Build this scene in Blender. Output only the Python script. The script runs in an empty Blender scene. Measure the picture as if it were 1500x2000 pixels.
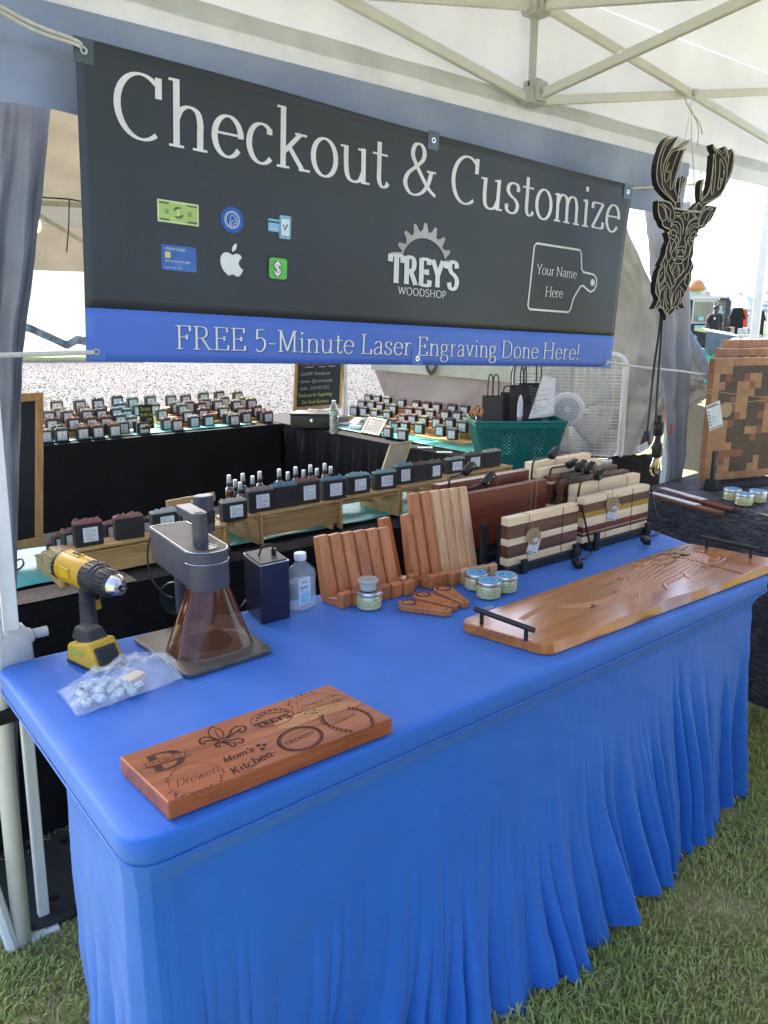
import bpy, bmesh, math, random
import numpy as np
from mathutils import Vector, Matrix, noise
random.seed(7)
D=bpy.data; SC=bpy.context.scene; COL=SC.collection
R=math.radians; PI=math.pi
# ---------------- camera, world, sun, exposure ----------------
CF,CP,CY=1536.0,0.241,0.671
CC=Vector((-.33,-1.021,1.5))
c_f=Vector((math.sin(CY)*math.cos(CP),math.cos(CY)*math.cos(CP),-math.sin(CP)))
c_r=Vector((math.cos(CY),-math.sin(CY),0)); c_u=c_r.cross(c_f)
cd=D.cameras.new('camera'); cam=D.objects.new('camera',cd); COL.objects.link(cam); SC.camera=cam
cd.sensor_fit='VERTICAL'; cd.sensor_height=24; cd.sensor_width=18; cd.lens=24*CF/2000
cd.clip_start=.05; cd.clip_end=600
cam.matrix_world=Matrix(((c_r.x,c_u.x,-c_f.x,CC.x),(c_r.y,c_u.y,-c_f.y,CC.y),(c_r.z,c_u.z,-c_f.z,CC.z),(0,0,0,1)))
W=D.worlds.new('World'); SC.world=W; W.use_nodes=True
SUN_EL,SUN_AZ=R(38),R(8)          # azimuth from +Y towards +X
_n=W.node_tree.nodes; _n.clear()
_o=_n.new('ShaderNodeOutputWorld'); _b=_n.new('ShaderNodeBackground'); _s=_n.new('ShaderNodeTexSky')
_s.sky_type='NISHITA'; _s.sun_disc=False; _s.sun_elevation=SUN_EL; _s.sun_rotation=SUN_AZ
_s.air_density=.7; _s.dust_density=3.0; _s.ozone_density=1.0; _s.altitude=0
_b.inputs[1].default_value=.15
W.node_tree.links.new(_s.outputs[0],_b.inputs[0]); W.node_tree.links.new(_b.outputs[0],_o.inputs[0])
sl=D.lights.new('sun','SUN'); sl.energy=2.4; sl.angle=R(.5); sl.color=(1,.95,.86)
so=D.objects.new('sun',sl); COL.objects.link(so)
sd=Vector((math.sin(SUN_AZ)*math.cos(SUN_EL),math.cos(SUN_AZ)*math.cos(SUN_EL),math.sin(SUN_EL)))
so.rotation_euler=sd.to_track_quat('Z','Y').to_euler(); so.location=(0,0,8)
SC.view_settings.view_transform='Standard'; SC.view_settings.look='None'
SC.view_settings.exposure=2.45; SC.view_settings.gamma=1
SC.view_settings.use_curve_mapping=False
SC.render.engine='CYCLES'
SC.cycles.use_denoising=True; SC.cycles.max_bounces=10; SC.cycles.transparent_max_bounces=24
SC.cycles.caustics_reflective=False; SC.cycles.caustics_refractive=False

# ---------------- measuring helper: a point seen along a line of sight, put on a real plane ----------------
def at(px,py,z=None,y=None,x=None,d=None,n=None,p0=None):
    v=c_r*((px-750)/CF)-c_u*((py-1000)/CF)+c_f
    if z is not None: t=(z-CC.z)/v.z
    elif y is not None: t=(y-CC.y)/v.y
    elif x is not None: t=(x-CC.x)/v.x
    elif d is not None: t=d
    else: t=(Vector(p0)-CC).dot(Vector(n))/v.dot(Vector(n))
    return CC+v*t

# ---------------- materials ----------------
MATS={}
def srgb(h):
    if isinstance(h,str):
        h=h.lstrip('#'); c=[int(h[i:i+2],16)/255 for i in (0,2,4)]
        return tuple((v/12.92 if v<=.04045 else ((v+.055)/1.055)**2.4) for v in c)
    return h
def mat(name,col,rough=.6,metal=0,col2=None,scale=20,stretch=(1,1,1),bump=0,bscale=None,spec=.5,alpha=1,trans=0,ior=1.45,sheen=0,coat=0,translucent=0,emit=None,rand=0,detail=4,ramp=(.35,.65),rough2=None,thin=False):
    if name in MATS: return MATS[name]
    m=D.materials.new(name); MATS[name]=m; m.use_nodes=True
    nt=m.node_tree; N=nt.nodes; L=nt.links; N.clear()
    out=N.new('ShaderNodeOutputMaterial'); b=N.new('ShaderNodeBsdfPrincipled')
    col=srgb(col); b.inputs['Roughness'].default_value=rough; b.inputs['Metallic'].default_value=metal
    b.inputs['Specular IOR Level'].default_value=spec; b.inputs['IOR'].default_value=ior
    b.inputs['Transmission Weight'].default_value=trans; b.inputs['Alpha'].default_value=alpha
    b.inputs['Sheen Weight'].default_value=sheen; b.inputs['Coat Weight'].default_value=coat; b.inputs['Coat Roughness'].default_value=.12
    tc=N.new('ShaderNodeTexCoord'); mp=N.new('ShaderNodeMapping'); L.new(tc.outputs['Object'],mp.inputs[0])
    mp.inputs['Scale'].default_value=stretch
    if rand:
        oi=N.new('ShaderNodeObjectInfo'); ad=N.new('ShaderNodeVectorMath'); ad.operation='SCALE'; 
        cb=N.new('ShaderNodeCombineXYZ'); L.new(oi.outputs['Random'],cb.inputs[0]); L.new(oi.outputs['Random'],cb.inputs[1]); L.new(oi.outputs['Random'],cb.inputs[2])
        L.new(cb.outputs[0],ad.inputs[0]); ad.inputs['Scale'].default_value=37; a2=N.new('ShaderNodeVectorMath'); L.new(mp.outputs[0],a2.inputs[0]); L.new(ad.outputs[0],a2.inputs[1]); vec=a2.outputs[0]
    else: vec=mp.outputs[0]
    csock=None
    c2=srgb(col2) if col2 is not None else tuple(min(1,v*.82) for v in col)
    nz=N.new('ShaderNodeTexNoise'); nz.inputs['Scale'].default_value=scale; nz.inputs['Detail'].default_value=detail; nz.inputs['Roughness'].default_value=.6
    L.new(vec,nz.inputs['Vector'])
    cr=N.new('ShaderNodeValToRGB'); cr.color_ramp.elements[0].position=ramp[0]; cr.color_ramp.elements[1].position=ramp[1]
    cr.color_ramp.elements[0].color=(*col,1); cr.color_ramp.elements[1].color=(*c2,1)
    L.new(nz.outputs['Fac'],cr.inputs[0]); csock=cr.outputs[0]
    if rand:
        hs=N.new('ShaderNodeHueSaturation'); mr=N.new('ShaderNodeMapRange'); L.new(oi.outputs['Random'],mr.inputs[0])
        mr.inputs[3].default_value=1-rand; mr.inputs[4].default_value=1+rand; L.new(mr.outputs[0],hs.inputs['Value']); L.new(csock,hs.inputs['Color']); csock=hs.outputs[0]
    L.new(csock,b.inputs['Base Color'])
    # slight roughness mottling on everything
    mr2=N.new('ShaderNodeMapRange'); mr2.inputs[3].default_value=max(0,rough-.06); mr2.inputs[4].default_value=min(1,rough+.1) if rough2 is None else rough2
    L.new(nz.outputs['Fac'],mr2.inputs[0]); L.new(mr2.outputs[0],b.inputs['Roughness'])
    if bump:
        n2=N.new('ShaderNodeTexNoise'); n2.inputs['Scale'].default_value=bscale or scale*4; n2.inputs['Detail'].default_value=3; L.new(vec,n2.inputs['Vector'])
        bp=N.new('ShaderNodeBump'); bp.inputs['Strength'].default_value=bump; bp.inputs['Distance'].default_value=.002; L.new(n2.outputs['Fac'],bp.inputs['Height']); L.new(bp.outputs[0],b.inputs['Normal'])
    if emit: b.inputs['Emission Color'].default_value=(*srgb(emit[0]),1); b.inputs['Emission Strength'].default_value=emit[1]
    sh=b.outputs[0]
    if translucent:
        t=N.new('ShaderNodeBsdfTranslucent'); L.new(csock,t.inputs[0]); mx=N.new('ShaderNodeMixShader'); mx.inputs[0].default_value=translucent
        L.new(sh,mx.inputs[1]); L.new(t.outputs[0],mx.inputs[2]); sh=mx.outputs[0]
    L.new(sh,out.inputs[0])
    return m
def wood(name,light,dark,axis=0,scale=9,rough=.42,ring=1,coat=0,rand=0,bump=.25):
    """long-grain timber: stretched noise for figure, finer streaks on top"""
    if name in MATS: return MATS[name]
    m=D.materials.new(name); MATS[name]=m; m.use_nodes=True
    nt=m.node_tree; N=nt.nodes; L=nt.links; N.clear()
    out=N.new('ShaderNodeOutputMaterial'); b=N.new('ShaderNodeBsdfPrincipled'); L.new(b.outputs[0],out.inputs[0])
    b.inputs['Roughness'].default_value=rough; b.inputs['Coat Weight'].default_value=coat; b.inputs['Coat Roughness'].default_value=.15
    tc=N.new('ShaderNodeTexCoord'); mp=N.new('ShaderNodeMapping'); L.new(tc.outputs['Object'],mp.inputs[0])
    st=[1.0,1.0,1.0]; st[axis]=.09; mp.inputs['Scale'].default_value=st
    oi=N.new('ShaderNodeObjectInfo'); sc=N.new('ShaderNodeMath'); sc.operation='MULTIPLY'; L.new(oi.outputs['Random'],sc.inputs[0]); sc.inputs[1].default_value=23
    ad=N.new('ShaderNodeVectorMath'); L.new(mp.outputs[0],ad.inputs[0]); L.new(sc.outputs[0],ad.inputs[1])
    n1=N.new('ShaderNodeTexNoise'); n1.inputs['Scale'].default_value=scale*1.6; n1.inputs['Detail'].default_value=3; n1.inputs['Distortion'].default_value=.5; L.new(ad.outputs[0],n1.inputs['Vector'])
    wv=N.new('ShaderNodeMath'); wv.operation='MULTIPLY'; wv.inputs[1].default_value=34*ring; L.new(n1.outputs['Fac'],wv.inputs[0])
    sn=N.new('ShaderNodeMath'); sn.operation='SINE'; L.new(wv.outputs[0],sn.inputs[0])
    m1=N.new('ShaderNodeMapRange'); m1.inputs[1].default_value=-1; m1.inputs[2].default_value=1; L.new(sn.outputs[0],m1.inputs[0])
    n2=N.new('ShaderNodeTexNoise'); n2.inputs['Scale'].default_value=scale*26; n2.inputs['Detail'].default_value=3; L.new(ad.outputs[0],n2.inputs['Vector'])
    mx=N.new('ShaderNodeMath'); mx.operation='MULTIPLY_ADD'; mx.inputs[1].default_value=.3; L.new(m1.outputs[0],mx.inputs[0])
    m3=N.new('ShaderNodeMath'); m3.operation='MULTIPLY'; m3.inputs[1].default_value=.75; L.new(n2.outputs['Fac'],m3.inputs[0]); L.new(m3.outputs[0],mx.inputs[2])
    cr=N.new('ShaderNodeValToRGB'); cr.color_ramp.elements[0].position=.2; cr.color_ramp.elements[1].position=.8
    cr.color_ramp.elements[0].color=(*srgb(light),1); cr.color_ramp.elements[1].color=(*srgb(dark),1); L.new(mx.outputs[0],cr.inputs[0])
    cs=cr.outputs[0]
    if rand:
        hs=N.new('ShaderNodeHueSaturation'); mr=N.new('ShaderNodeMapRange'); L.new(oi.outputs['Random'],mr.inputs[0])
        mr.inputs[3].default_value=1-rand; mr.inputs[4].default_value=1+rand; L.new(mr.outputs[0],hs.inputs['Value']); L.new(cs,hs.inputs['Color']); cs=hs.outputs[0]
    L.new(cs,b.inputs['Base Color'])
    bp=N.new('ShaderNodeBump'); bp.inputs['Strength'].default_value=bump; bp.inputs['Distance'].default_value=.0006; L.new(n2.outputs['Fac'],bp.inputs['Height']); L.new(bp.outputs[0],b.inputs['Normal'])
    return m

# ---------------- mesh helpers ----------------
class MB:
    """collects boxes, tubes, prisms, lathes into ONE mesh"""
    def __init__(s): s.v=[]; s.f=[]; s.mi=[]; s.cur=0
    def add(s,vs,fs,M=None):
        o=len(s.v)
        s.v+= [tuple(M@Vector(p)) for p in vs] if M is not None else [tuple(p) for p in vs]
        s.f+= [tuple(i+o for i in f) for f in fs]; s.mi+=[s.cur]*len(fs); return s
    def box(s,c,d,M=None,rz=0,rx=0,ry=0,bev=0):
        x,y,z=[k/2 for k in d]
        T=Matrix.Translation(Vector(c))@Matrix.Rotation(rz,4,'Z')@Matrix.Rotation(ry,4,'Y')@Matrix.Rotation(rx,4,'X')
        if M is not None: T=M@T
        if bev:
            bm=bmesh.new(); bmesh.ops.create_cube(bm,size=1); bmesh.ops.scale(bm,vec=d,verts=bm.verts)
            bmesh.ops.bevel(bm,geom=bm.edges[:],offset=bev,segments=2,affect='EDGES',profile=.5)
            bm.verts.ensure_lookup_table(); vs=[v.co.copy() for v in bm.verts]; fs=[[v.index for v in f.verts] for f in bm.faces]; bm.free()
            return s.add(vs,fs,T)
        vs=[(-x,-y,-z),(x,-y,-z),(x,y,-z),(-x,y,-z),(-x,-y,z),(x,-y,z),(x,y,z),(-x,y,z)]
        return s.add(vs,[(0,3,2,1),(4,5,6,7),(0,1,5,4),(1,2,6,5),(2,3,7,6),(3,0,4,7)],T)
    def tube(s,pts,r,n=8,closed=False,cap=True,M=None):
        P=[Vector(p) for p in pts]; m=len(P); vs=[]; fs=[]; rr=r if isinstance(r,(list,tuple)) else [r]*m
        up=Vector((0,0,1)); prev=None
        for i in range(m):
            a=P[(i-1)%m] if (closed or i>0) else P[i]; b=P[(i+1)%m] if (closed or i<m-1) else P[i]
            t=(b-a); t=t.normalized() if t.length>1e-9 else Vector((0,0,1))
            if prev is None:
                u=t.cross(up); u=u.normalized() if u.length>1e-4 else Vector((1,0,0))
            else:
                u=prev-t*prev.dot(t); u=u.normalized() if u.length>1e-6 else prev
            prev=u; w=t.cross(u)
            for k in range(n):
                an=2*PI*k/n; vs.append(P[i]+(u*math.cos(an)+w*math.sin(an))*rr[i])
        for i in range(m if closed else m-1):
            j=(i+1)%m
            for k in range(n): fs.append((i*n+k,i*n+(k+1)%n,j*n+(k+1)%n,j*n+k))
        if cap and not closed: fs+=[tuple(range(n))[::-1],tuple((m-1)*n+k for k in range(n))]
        return s.add(vs,fs,M)
    def cyl(s,a,b,r,n=16,r2=None,M=None): return s.tube([a,b],[r,r if r2 is None else r2],n,M=M)
    def lathe(s,prof,n=24,M=None,sx=1,sy=1,capt=True,capb=True):
        vs=[];fs=[];m=len(prof)
        for (r,z) in prof:
            for k in range(n): an=2*PI*k/n; vs.append((r*math.cos(an)*sx,r*math.sin(an)*sy,z))
        for i in range(m-1):
            for k in range(n): fs.append((i*n+k,i*n+(k+1)%n,(i+1)*n+(k+1)%n,(i+1)*n+k))
        if capb: fs.append(tuple(range(n))[::-1])
        if capt: fs.append(tuple((m-1)*n+k for k in range(n)))
        return s.add(vs,fs,M)
    def prism(s,poly,z0,z1,M=None):
        n=len(poly); vs=[(x,y,z0) for x,y in poly]+[(x,y,z1) for x,y in poly]
        fs=[tuple(range(n))[::-1],tuple(range(n,2*n))]+[(i,(i+1)%n,n+(i+1)%n,n+i) for i in range(n)]
        return s.add(vs,fs,M)
    def quad(s,a,b,c,d): return s.add([a,b,c,d],[(0,1,2,3)])
    def grid(s,fn,nu,nv,closed=False):
        vs=[fn(i/(nu if closed else nu-1),j/(nv-1)) for j in range(nv) for i in range(nu)]
        fs=[]
        for j in range(nv-1):
            for i in range(nu if closed else nu-1):
                k=(i+1)%nu; fs.append((j*nu+i,j*nu+k,(j+1)*nu+k,(j+1)*nu+i))
        return s.add(vs,fs)
WM={}
def mw(o): return WM.get(o.name,Matrix.Identity(4)) if o else Matrix.Identity(4)
def obj(name,mb,m,parent=None,smooth=False,bev=0,solid=0,label=None,kind=None,local=False,seg=2):
    """links ONE mesh object; its coordinates are world coordinates unless local=True"""
    me=D.meshes.new(name); me.from_pydata(mb.v,[],mb.f)
    ms=m if isinstance(m,(list,tuple)) else [m]
    for k in ms: me.materials.append(k)
    if len(ms)>1: me.polygons.foreach_set('material_index',mb.mi)
    if parent and not local: me.transform(mw(parent).inverted())
    if smooth:
        me.polygons.foreach_set('use_smooth',[True]*len(me.polygons))
        if smooth is not True: me.set_sharp_from_angle(angle=R(smooth))
    me.validate(); me.update()
    o=D.objects.new(name,me); COL.objects.link(o)
    if parent: o.parent=parent
    WM[o.name]=mw(parent)
    if solid: md=o.modifiers.new('s','SOLIDIFY'); md.thickness=solid; md.offset=0
    if bev:
        md=o.modifiers.new('b','BEVEL'); md.width=bev; md.segments=seg; md.limit_method='ANGLE'; md.angle_limit=R(40); md.harden_normals=False
    if label: o['label']=label
    if kind: o['kind']=kind
    return o
def thing(name,label,cat,loc=(0,0,0),rz=0,group=None):
    o=D.objects.new(name,None); o.empty_display_size=.05; COL.objects.link(o); o.location=loc; o.rotation_euler=(0,0,rz)
    WM[o.name]=Matrix.Translation(Vector(loc))@Matrix.Rotation(rz,4,'Z')
    o['label']=label; o['category']=cat
    if group: o['group']=group
    return o
def tag(o,label,cat,group=None):
    o['label']=label; o['category']=cat
    if group: o['group']=group
    return o
def stru(o): o['kind']='structure'; return o
def dup(root,loc,rz=0,label=None,group=None,swap=None):
    r=root.copy(); COL.objects.link(r); r.location=loc; r.rotation_euler=(0,0,rz)
    WM[r.name]=Matrix.Translation(Vector(loc))@Matrix.Rotation(rz,4,'Z')
    if label: r['label']=label
    if group: r['group']=group
    for ch in list(root.children):
        c=ch.copy(); COL.objects.link(c); c.parent=r
        if swap and ch.name.split('.')[0] in swap:
            c.material_slots[0].link='OBJECT'; c.material_slots[0].material=swap[ch.name.split('.')[0]]
        for g in ch.children:
            d=g.copy(); COL.objects.link(d); d.parent=c
    return r
def smooth_path(P,n=6,closed=False):
    """Catmull-Rom through points (2D or 3D tuples)"""
    m=len(P)
    if m<3: return [tuple(p) for p in P]
    out=[]
    for i in range(m if closed else m-1):
        p0=P[(i-1)%m] if (closed or i>0) else P[0]; p1=P[i]; p2=P[(i+1)%m]; p3=P[(i+2)%m] if (closed or i+2<m) else P[-1]
        for k in range(n):
            t=k/n; out.append(tuple(.5*((2*b)+(-a+c)*t+(2*a-5*b+4*c-d)*t*t+(-a+3*b-3*c+d)*t**3) for a,b,c,d in zip(p0,p1,p2,p3)))
    if not closed: out.append(tuple(P[-1]))
    return out
def frame(o,ex,ey):
    ex=Vector(ex).normalized(); ez=ex.cross(Vector(ey)).normalized(); ey=ez.cross(ex)
    return Matrix(((ex.x,ey.x,ez.x,o[0]),(ex.y,ey.y,ez.y,o[1]),(ex.z,ey.z,ez.z,o[2]),(0,0,0,1)))
def fbm(x,y,z=0,s=1): return noise.fractal(Vector((x*s,y*s,z*s)),1.0,2.0,4)
# ---------------- lettering: ribbons drawn along the strokes of each letter ----------------
def arc(cx,cy,rx,ry,a0,a1,n=18): return [(cx+rx*math.cos(R(a0+(a1-a0)*i/n)),cy+ry*math.sin(R(a0+(a1-a0)*i/n))) for i in range(n+1)]
def S(*p): return smooth_path(p,5)
G={ # advance, strokes, serif list (x, y, width)
'C':(70,[arc(38,35,30,34,52,308,26),[(60,69),(60,47)]],[]),
'h':(58,[[(13,0),(13,73)],S((13,30),(19,41),(30,46),(41,42),(45,31),(45,20)),[(45,22),(45,0)]],[(13,0,20),(45,0,20),(9,73,12)]),
'e':(50,[arc(26,23,19,23,0,325,24),[(8,26),(44.5,26)]],[]),
'c':(47,[arc(26,23,19,23,48,318,22),[(38,42),(38,36)]],[(38,38,8)]),
'k':(56,[[(13,0),(13,73)],[(15,20),(41,44)],[(22,27),(45,1)]],[(13,0,20),(9,73,12),(42,45,20),(48,0,19)]),
'o':(54,[arc(27,23,20,23.5,0,360,28)],[]),
'u':(60,[S((12,45),(12,20),(16,5),(27,0.5),(38,4),(44,14)),[(45,46),(45,0)]],[(8,45,13),(41,45,13),(50,0,14)]),
't':(36,[S((16,60),(16,30),(16,10),(22,1.5),(30,3),(34,8)),[(3,44),(33,44)]],[]),
'&':(78,[S((74,3),(56,14),(30,42),(22,56),(27,68),(38,70),(46,62),(44,50),(30,39),(14,28),(8,15),(16,3),(30,0),(46,6),(58,20),(63,36))],[(63,37,20)]),
's':(43,[S((35,34),(33,43),(22,46),(11,42),(9,33),(17,26),(28,21),(35,13),(31,3),(20,0),(9,4),(7,13)),],[]),
'm':(86,[[(13,0),(13,46)],S((13,30),(19,41),(28,45),(38,41),(41,30)),[(41,31),(41,0)],S((41,30),(47,41),(57,45),(66,41),(70,30)),[(70,31),(70,0)]],[(13,0,19),(41,0,19),(70,0,19),(9,45,12)]),
'n':(58,[[(13,0),(13,46)],S((13,30),(19,41),(30,45),(41,41),(45,30)),[(45,31),(45,0)]],[(13,0,20),(45,0,20),(9,45,12)]),
'i':(28,[[(13,0),(13,46)],[(13,59),(13,67)]],[(13,0,20),(9,45,12)]),
'z':(44,[[(6,44),(37,44)],[(37,44),(7,2)],[(6,2),(39,2)],[(6,44),(5,34)],[(39,2),(40,13)]],[]),
'F':(56,[[(14,0),(14,70)],[(14,68.5),(49,68.5)],[(14,36),(38,36)],[(48,70),(49,54)],[(38,43),(38,29)]],[(14,0,22),(10,70,14)]),
'R':(68,[[(14,0),(14,70)],S((14,68.5),(32,68.5),(44,64),(48,52),(44,40),(32,35),(14,35)),[(32,35),(56,1)]],[(14,0,22),(10,70,14),(60,0,16)]),
'E':(60,[[(14,0),(14,70)],[(14,68.5),(50,68.5)],[(14,36),(40,36)],[(14,1.5),(52,1.5)],[(49,70),(50,55)],[(40,43),(40,29)],[(52,0),(54,16)]],[(10,0,12),(10,70,12)]),
'5':(50,[[(12,68),(40,68)],[(13,69),(11,38)],S((11,38),(22,43),(34,40),(41,30),(40,14),(30,2),(18,-1),(8,6))],[]),
'-':(36,[[(5,25),(31,25)]],[]),
'M':(86,[[(15,0),(15,70)],[(15,69),(41,4)],[(41,4),(67,69)],[(69,0),(69,70)]],[(15,0,20),(9,70,12),(69,0,22),(74,70,12)]),
'L':(56,[[(14,0),(14,70)],[(14,1.5),(48,1.5)],[(48,0),(50,18)]],[(10,0,12),(14,70,22)]),
'a':(49,[S((9,36),(16,44),(27,46),(35,41),(37,30),(37,12),(40,3),(46,2)),S((37,28),(22,25),(11,19),(8,10),(13,1.5),(23,0.5),(33,6),(37,13))],[]),
'r':(40,[[(13,0),(13,46)],S((13,30),(19,41),(28,45),(36,42))],[(13,0,20),(9,45,12)]),
'g':(52,[arc(23,31,15,15,0,360,20),S((15,19),(9,13),(12,7),(24,5),(38,3),(44,-7),(38,-18),(24,-21),(10,-17),(7,-8),(14,2)),[(33,42),(47,46)]],[]),
'v':(52,[[(9,46),(26,1)],[(26,1),(43,46)]],[(9,46,18),(43,46,17)]),
'd':(58,[arc(25,23,18,23,40,330,20),[(43,0),(43,73)]],[(39,73,12),(48,0,13)]),
'D':(74,[[(14,0),(14,70)],S((14,68.5),(34,68.5),(54,61),(63,47),(64,30),(56,10),(38,1.5),(14,1.5))],[(10,0,14),(10,70,14)]),
'H':(80,[[(14,0),(14,70)],[(64,0),(64,70)],[(14,36),(64,36)]],[(14,0,22),(14,70,22),(64,0,22),(64,70,22)]),
'!':(26,[[(13,22),(13,70)],[(13,0),(13,8)]],[]),
'T':(64,[[(32,0),(32,70)],[(5,68.5),(59,68.5)],[(6,70),(4,52)],[(58,70),(60,52)]],[(32,0,24)]),
'Y':(66,[[(33,0),(33,32)],[(9,69),(33,30)],[(33,30),(57,69)]],[(33,0,22),(9,70,20),(57,70,20)]),
"'":(18,[[(9,70),(7,52)]],[]),
'S':(54,[S((43,55),(40,66),(27,71),(13,67),(9,55),(16,44),(30,37),(43,28),(46,15),(38,3),(24,-1),(11,4),(7,16))],[]),
'W':(96,[[(9,70),(27,2)],[(27,2),(47,68)],[(47,68),(67,2)],[(67,2),(86,70)]],[(9,70,18),(86,70,18)]),
'O':(76,[arc(38,35,30,35,0,360,30)],[]),
'P':(60,[[(14,0),(14,70)],S((14,68.5),(32,68.5),(46,62),(48,50),(44,37),(32,31),(14,31))],[(14,0,22),(10,70,14)]),
'N':(80,[[(14,0),(14,70)],[(14,69),(62,2)],[(64,0),(64,70)]],[(14,0,18),(9,70,12),(64,70,18)]),
'w':(74,[[(8,46),(22,1)],[(22,1),(36,45)],[(36,45),(50,1)],[(50,1),(64,46)]],[(8,46,15),(64,46,15)]),
'l':(27,[[(13,0),(13,73)]],[(13,0,20),(9,73,12)]),
'K':(70,[[(14,0),(14,70)],[(16,28),(54,69)],[(26,38),(56,1)]],[(14,0,22),(14,70,22),(56,70,18),(60,0,18)]),
'$':(50,[S((40,52),(36,62),(25,66),(12,61),(10,49),(18,40),(30,33),(40,24),(38,10),(26,4),(12,8),(8,20)),[(25,76),(25,-6)]],[]),
'x':(50,[[(8,45),(42,1)],[(42,45),(8,1)]],[]),
}
def ribbon(mb,P,wf,z,M):
    """flat ribbon along 2D path P; wf(dx,dy)->width"""
    n=len(P); vs=[]
    for i in range(n):
        a=P[max(0,i-1)]; b=P[min(n-1,i+1)]; dx,dy=b[0]-a[0],b[1]-a[1]; l=math.hypot(dx,dy) or 1e-9; dx/=l; dy/=l
        w=wf(dx,dy)/2; vs+=[(P[i][0]-dy*w,P[i][1]+dx*w,z),(P[i][0]+dy*w,P[i][1]-dx*w,z)]
    mb.add(vs,[(2*i,2*i+1,2*i+3,2*i+2) for i in range(n-1)],M)
def text(mb,s,x,y,cap,M,width=None,thick=9,thin=3.2,slant=0,serif=True,track=0,dz=4e-5,z=0,arcf=None):
    """writes s with its baseline at (x,y) in the plane of M; cap height in metres; squeezed to width if given"""
    k=cap/70; tot=sum((G[c][0] if c in G else 26)+track for c in s)
    kx=(width/tot) if width else k
    cx=0; zi=0
    for c in s:
        if c in G:
            adv,st,se=G[c]
            allst=[(p,None) for p in st]
            if serif: allst+=[([(a-w/2,b+(1.5 if b<5 else -1.5)),(a+w/2,b+(1.5 if b<5 else -1.5))],2.7) for a,b,w in se]
            for p,fw in allst:
                zi+=1
                Q=[(x+(cx+px+slant*py)*kx,y+py*k) for px,py in p]
                if arcf: Q=[arcf(*q) for q in Q]
                wf=(lambda dx,dy:fw*k) if fw else (lambda dx,dy:(thin+(thick-thin)*abs(dy)**1.4)*(k+kx)/2)
                ribbon(mb,Q,wf,z+dz*(zi%7),M)
            cx+=adv+track
        else: cx+=26+track
    return x+tot*kx
def scribble(mb,x,y,w,h,M,lines=5,seed=0,lw=.12,z=0,dz=3e-5):
    """rows of small word-like dashes for print too small to read"""
    rr=random.Random(seed); lh=h/lines
    for i in range(lines):
        yy=y+h-(i+.5)*lh; cx=x+rr.uniform(0,w*.12)
        while cx<x+w*.93:
            l=min(rr.uniform(.06,.2)*w,x+w-cx); mb.add([(cx,yy-lh*lw,z),(cx+l,yy-lh*lw,z),(cx+l,yy+lh*lw,z),(cx,yy+lh*lw,z)],[(0,1,2,3)],M); cx+=l+w*.03
            if rr.random()<.12: break
# ---------------- materials shared ----------------
m_grassbase=mat('grass_soil','#757b42',.95,col2='#a09668',scale=6,bump=.6,bscale=120)
m_white_fab=mat('white_canopy_fabric',(.54,.56,.59),.7,col2=(.47,.49,.52),scale=3,translucent=.12,bump=.25,bscale=14)
m_valance=mat('blue_white_valance',(.29,.33,.44),.6,col2=(.23,.27,.39),scale=5,bump=.5,bscale=12)
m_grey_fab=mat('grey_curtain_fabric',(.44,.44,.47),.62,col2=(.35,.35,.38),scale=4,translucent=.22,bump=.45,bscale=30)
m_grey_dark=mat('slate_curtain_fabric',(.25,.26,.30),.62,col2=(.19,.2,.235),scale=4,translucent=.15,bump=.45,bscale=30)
m_beige_fab=mat('beige_canopy_fabric',(.36,.325,.28),.75,col2=(.29,.26,.225),scale=5,translucent=.13,bump=.3,bscale=25)
m_silver_fab=mat('silver_wall_fabric',(.56,.55,.53),.55,col2=(.42,.42,.42),scale=4,translucent=.3,bump=.6,bscale=16)
m_pole=mat('white_powder_coat',(.85,.85,.84),.42,col2=(.78,.78,.77),scale=12)
m_polegrey=mat('grey_plastic',(.5,.5,.49),.45,scale=15)
m_truss=mat('cream_frame_paint',(.66,.65,.62),.45,col2=(.6,.59,.57),scale=10)
m_black=mat('black_plastic',(.012,.012,.013),.4,scale=40)
m_rubber=mat('black_rubber',(.03,.03,.03),.7,scale=40,bump=.2)
m_blackcloth=mat('black_polyester_cloth',(.006,.006,.008),.85,col2=(.010,.010,.012),scale=30,spec=.2,sheen=0,bump=.3,bscale=300)
m_teal=mat('teal_satin_cloth',(.06,.42,.38),.4,col2=(.09,.5,.45),scale=8,bump=.7,bscale=22,translucent=.1)
m_rope=mat('white_rope',(.62,.6,.54),.8,scale=90,bump=.5,bscale=400)
m_paper=mat('white_paper',(.78,.78,.76),.6,scale=30)
m_ink=mat('dark_ink',(.03,.03,.035),.6)
m_greyink=mat('grey_ink',(.22,.22,.24),.6)
m_chrome=mat('polished_steel',(.7,.7,.7),.22,metal=1,scale=30)

# ---------------- ground ----------------
g=MB(); 
def gz(x,y): return .0+.012*fbm(x,y,0,1.3)
N=70; ext=[-400,-120,-40,-14]+[ -6+i*.22 for i in range(62)]+[14,40,120,400]
ny=[-400,-100,-30,-8]+[-3+i*.22 for i in range(44)]+[10,30,90,400]
vs=[];fs=[]
for j,y in enumerate(ny):
    for i,x in enumerate(ext): vs.append((x,y,gz(x,y) if abs(x)<9 and abs(y)<8 else 0))
for j in range(len(ny)-1):
    for i in range(len(ext)-1):
        k=j*len(ext)+i; fs.append((k,k+1,k+len(ext)+1,k+len(ext)))
g.add(vs,fs); o=stru(obj('grass_ground',g,m_grassbase,smooth=True))
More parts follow.
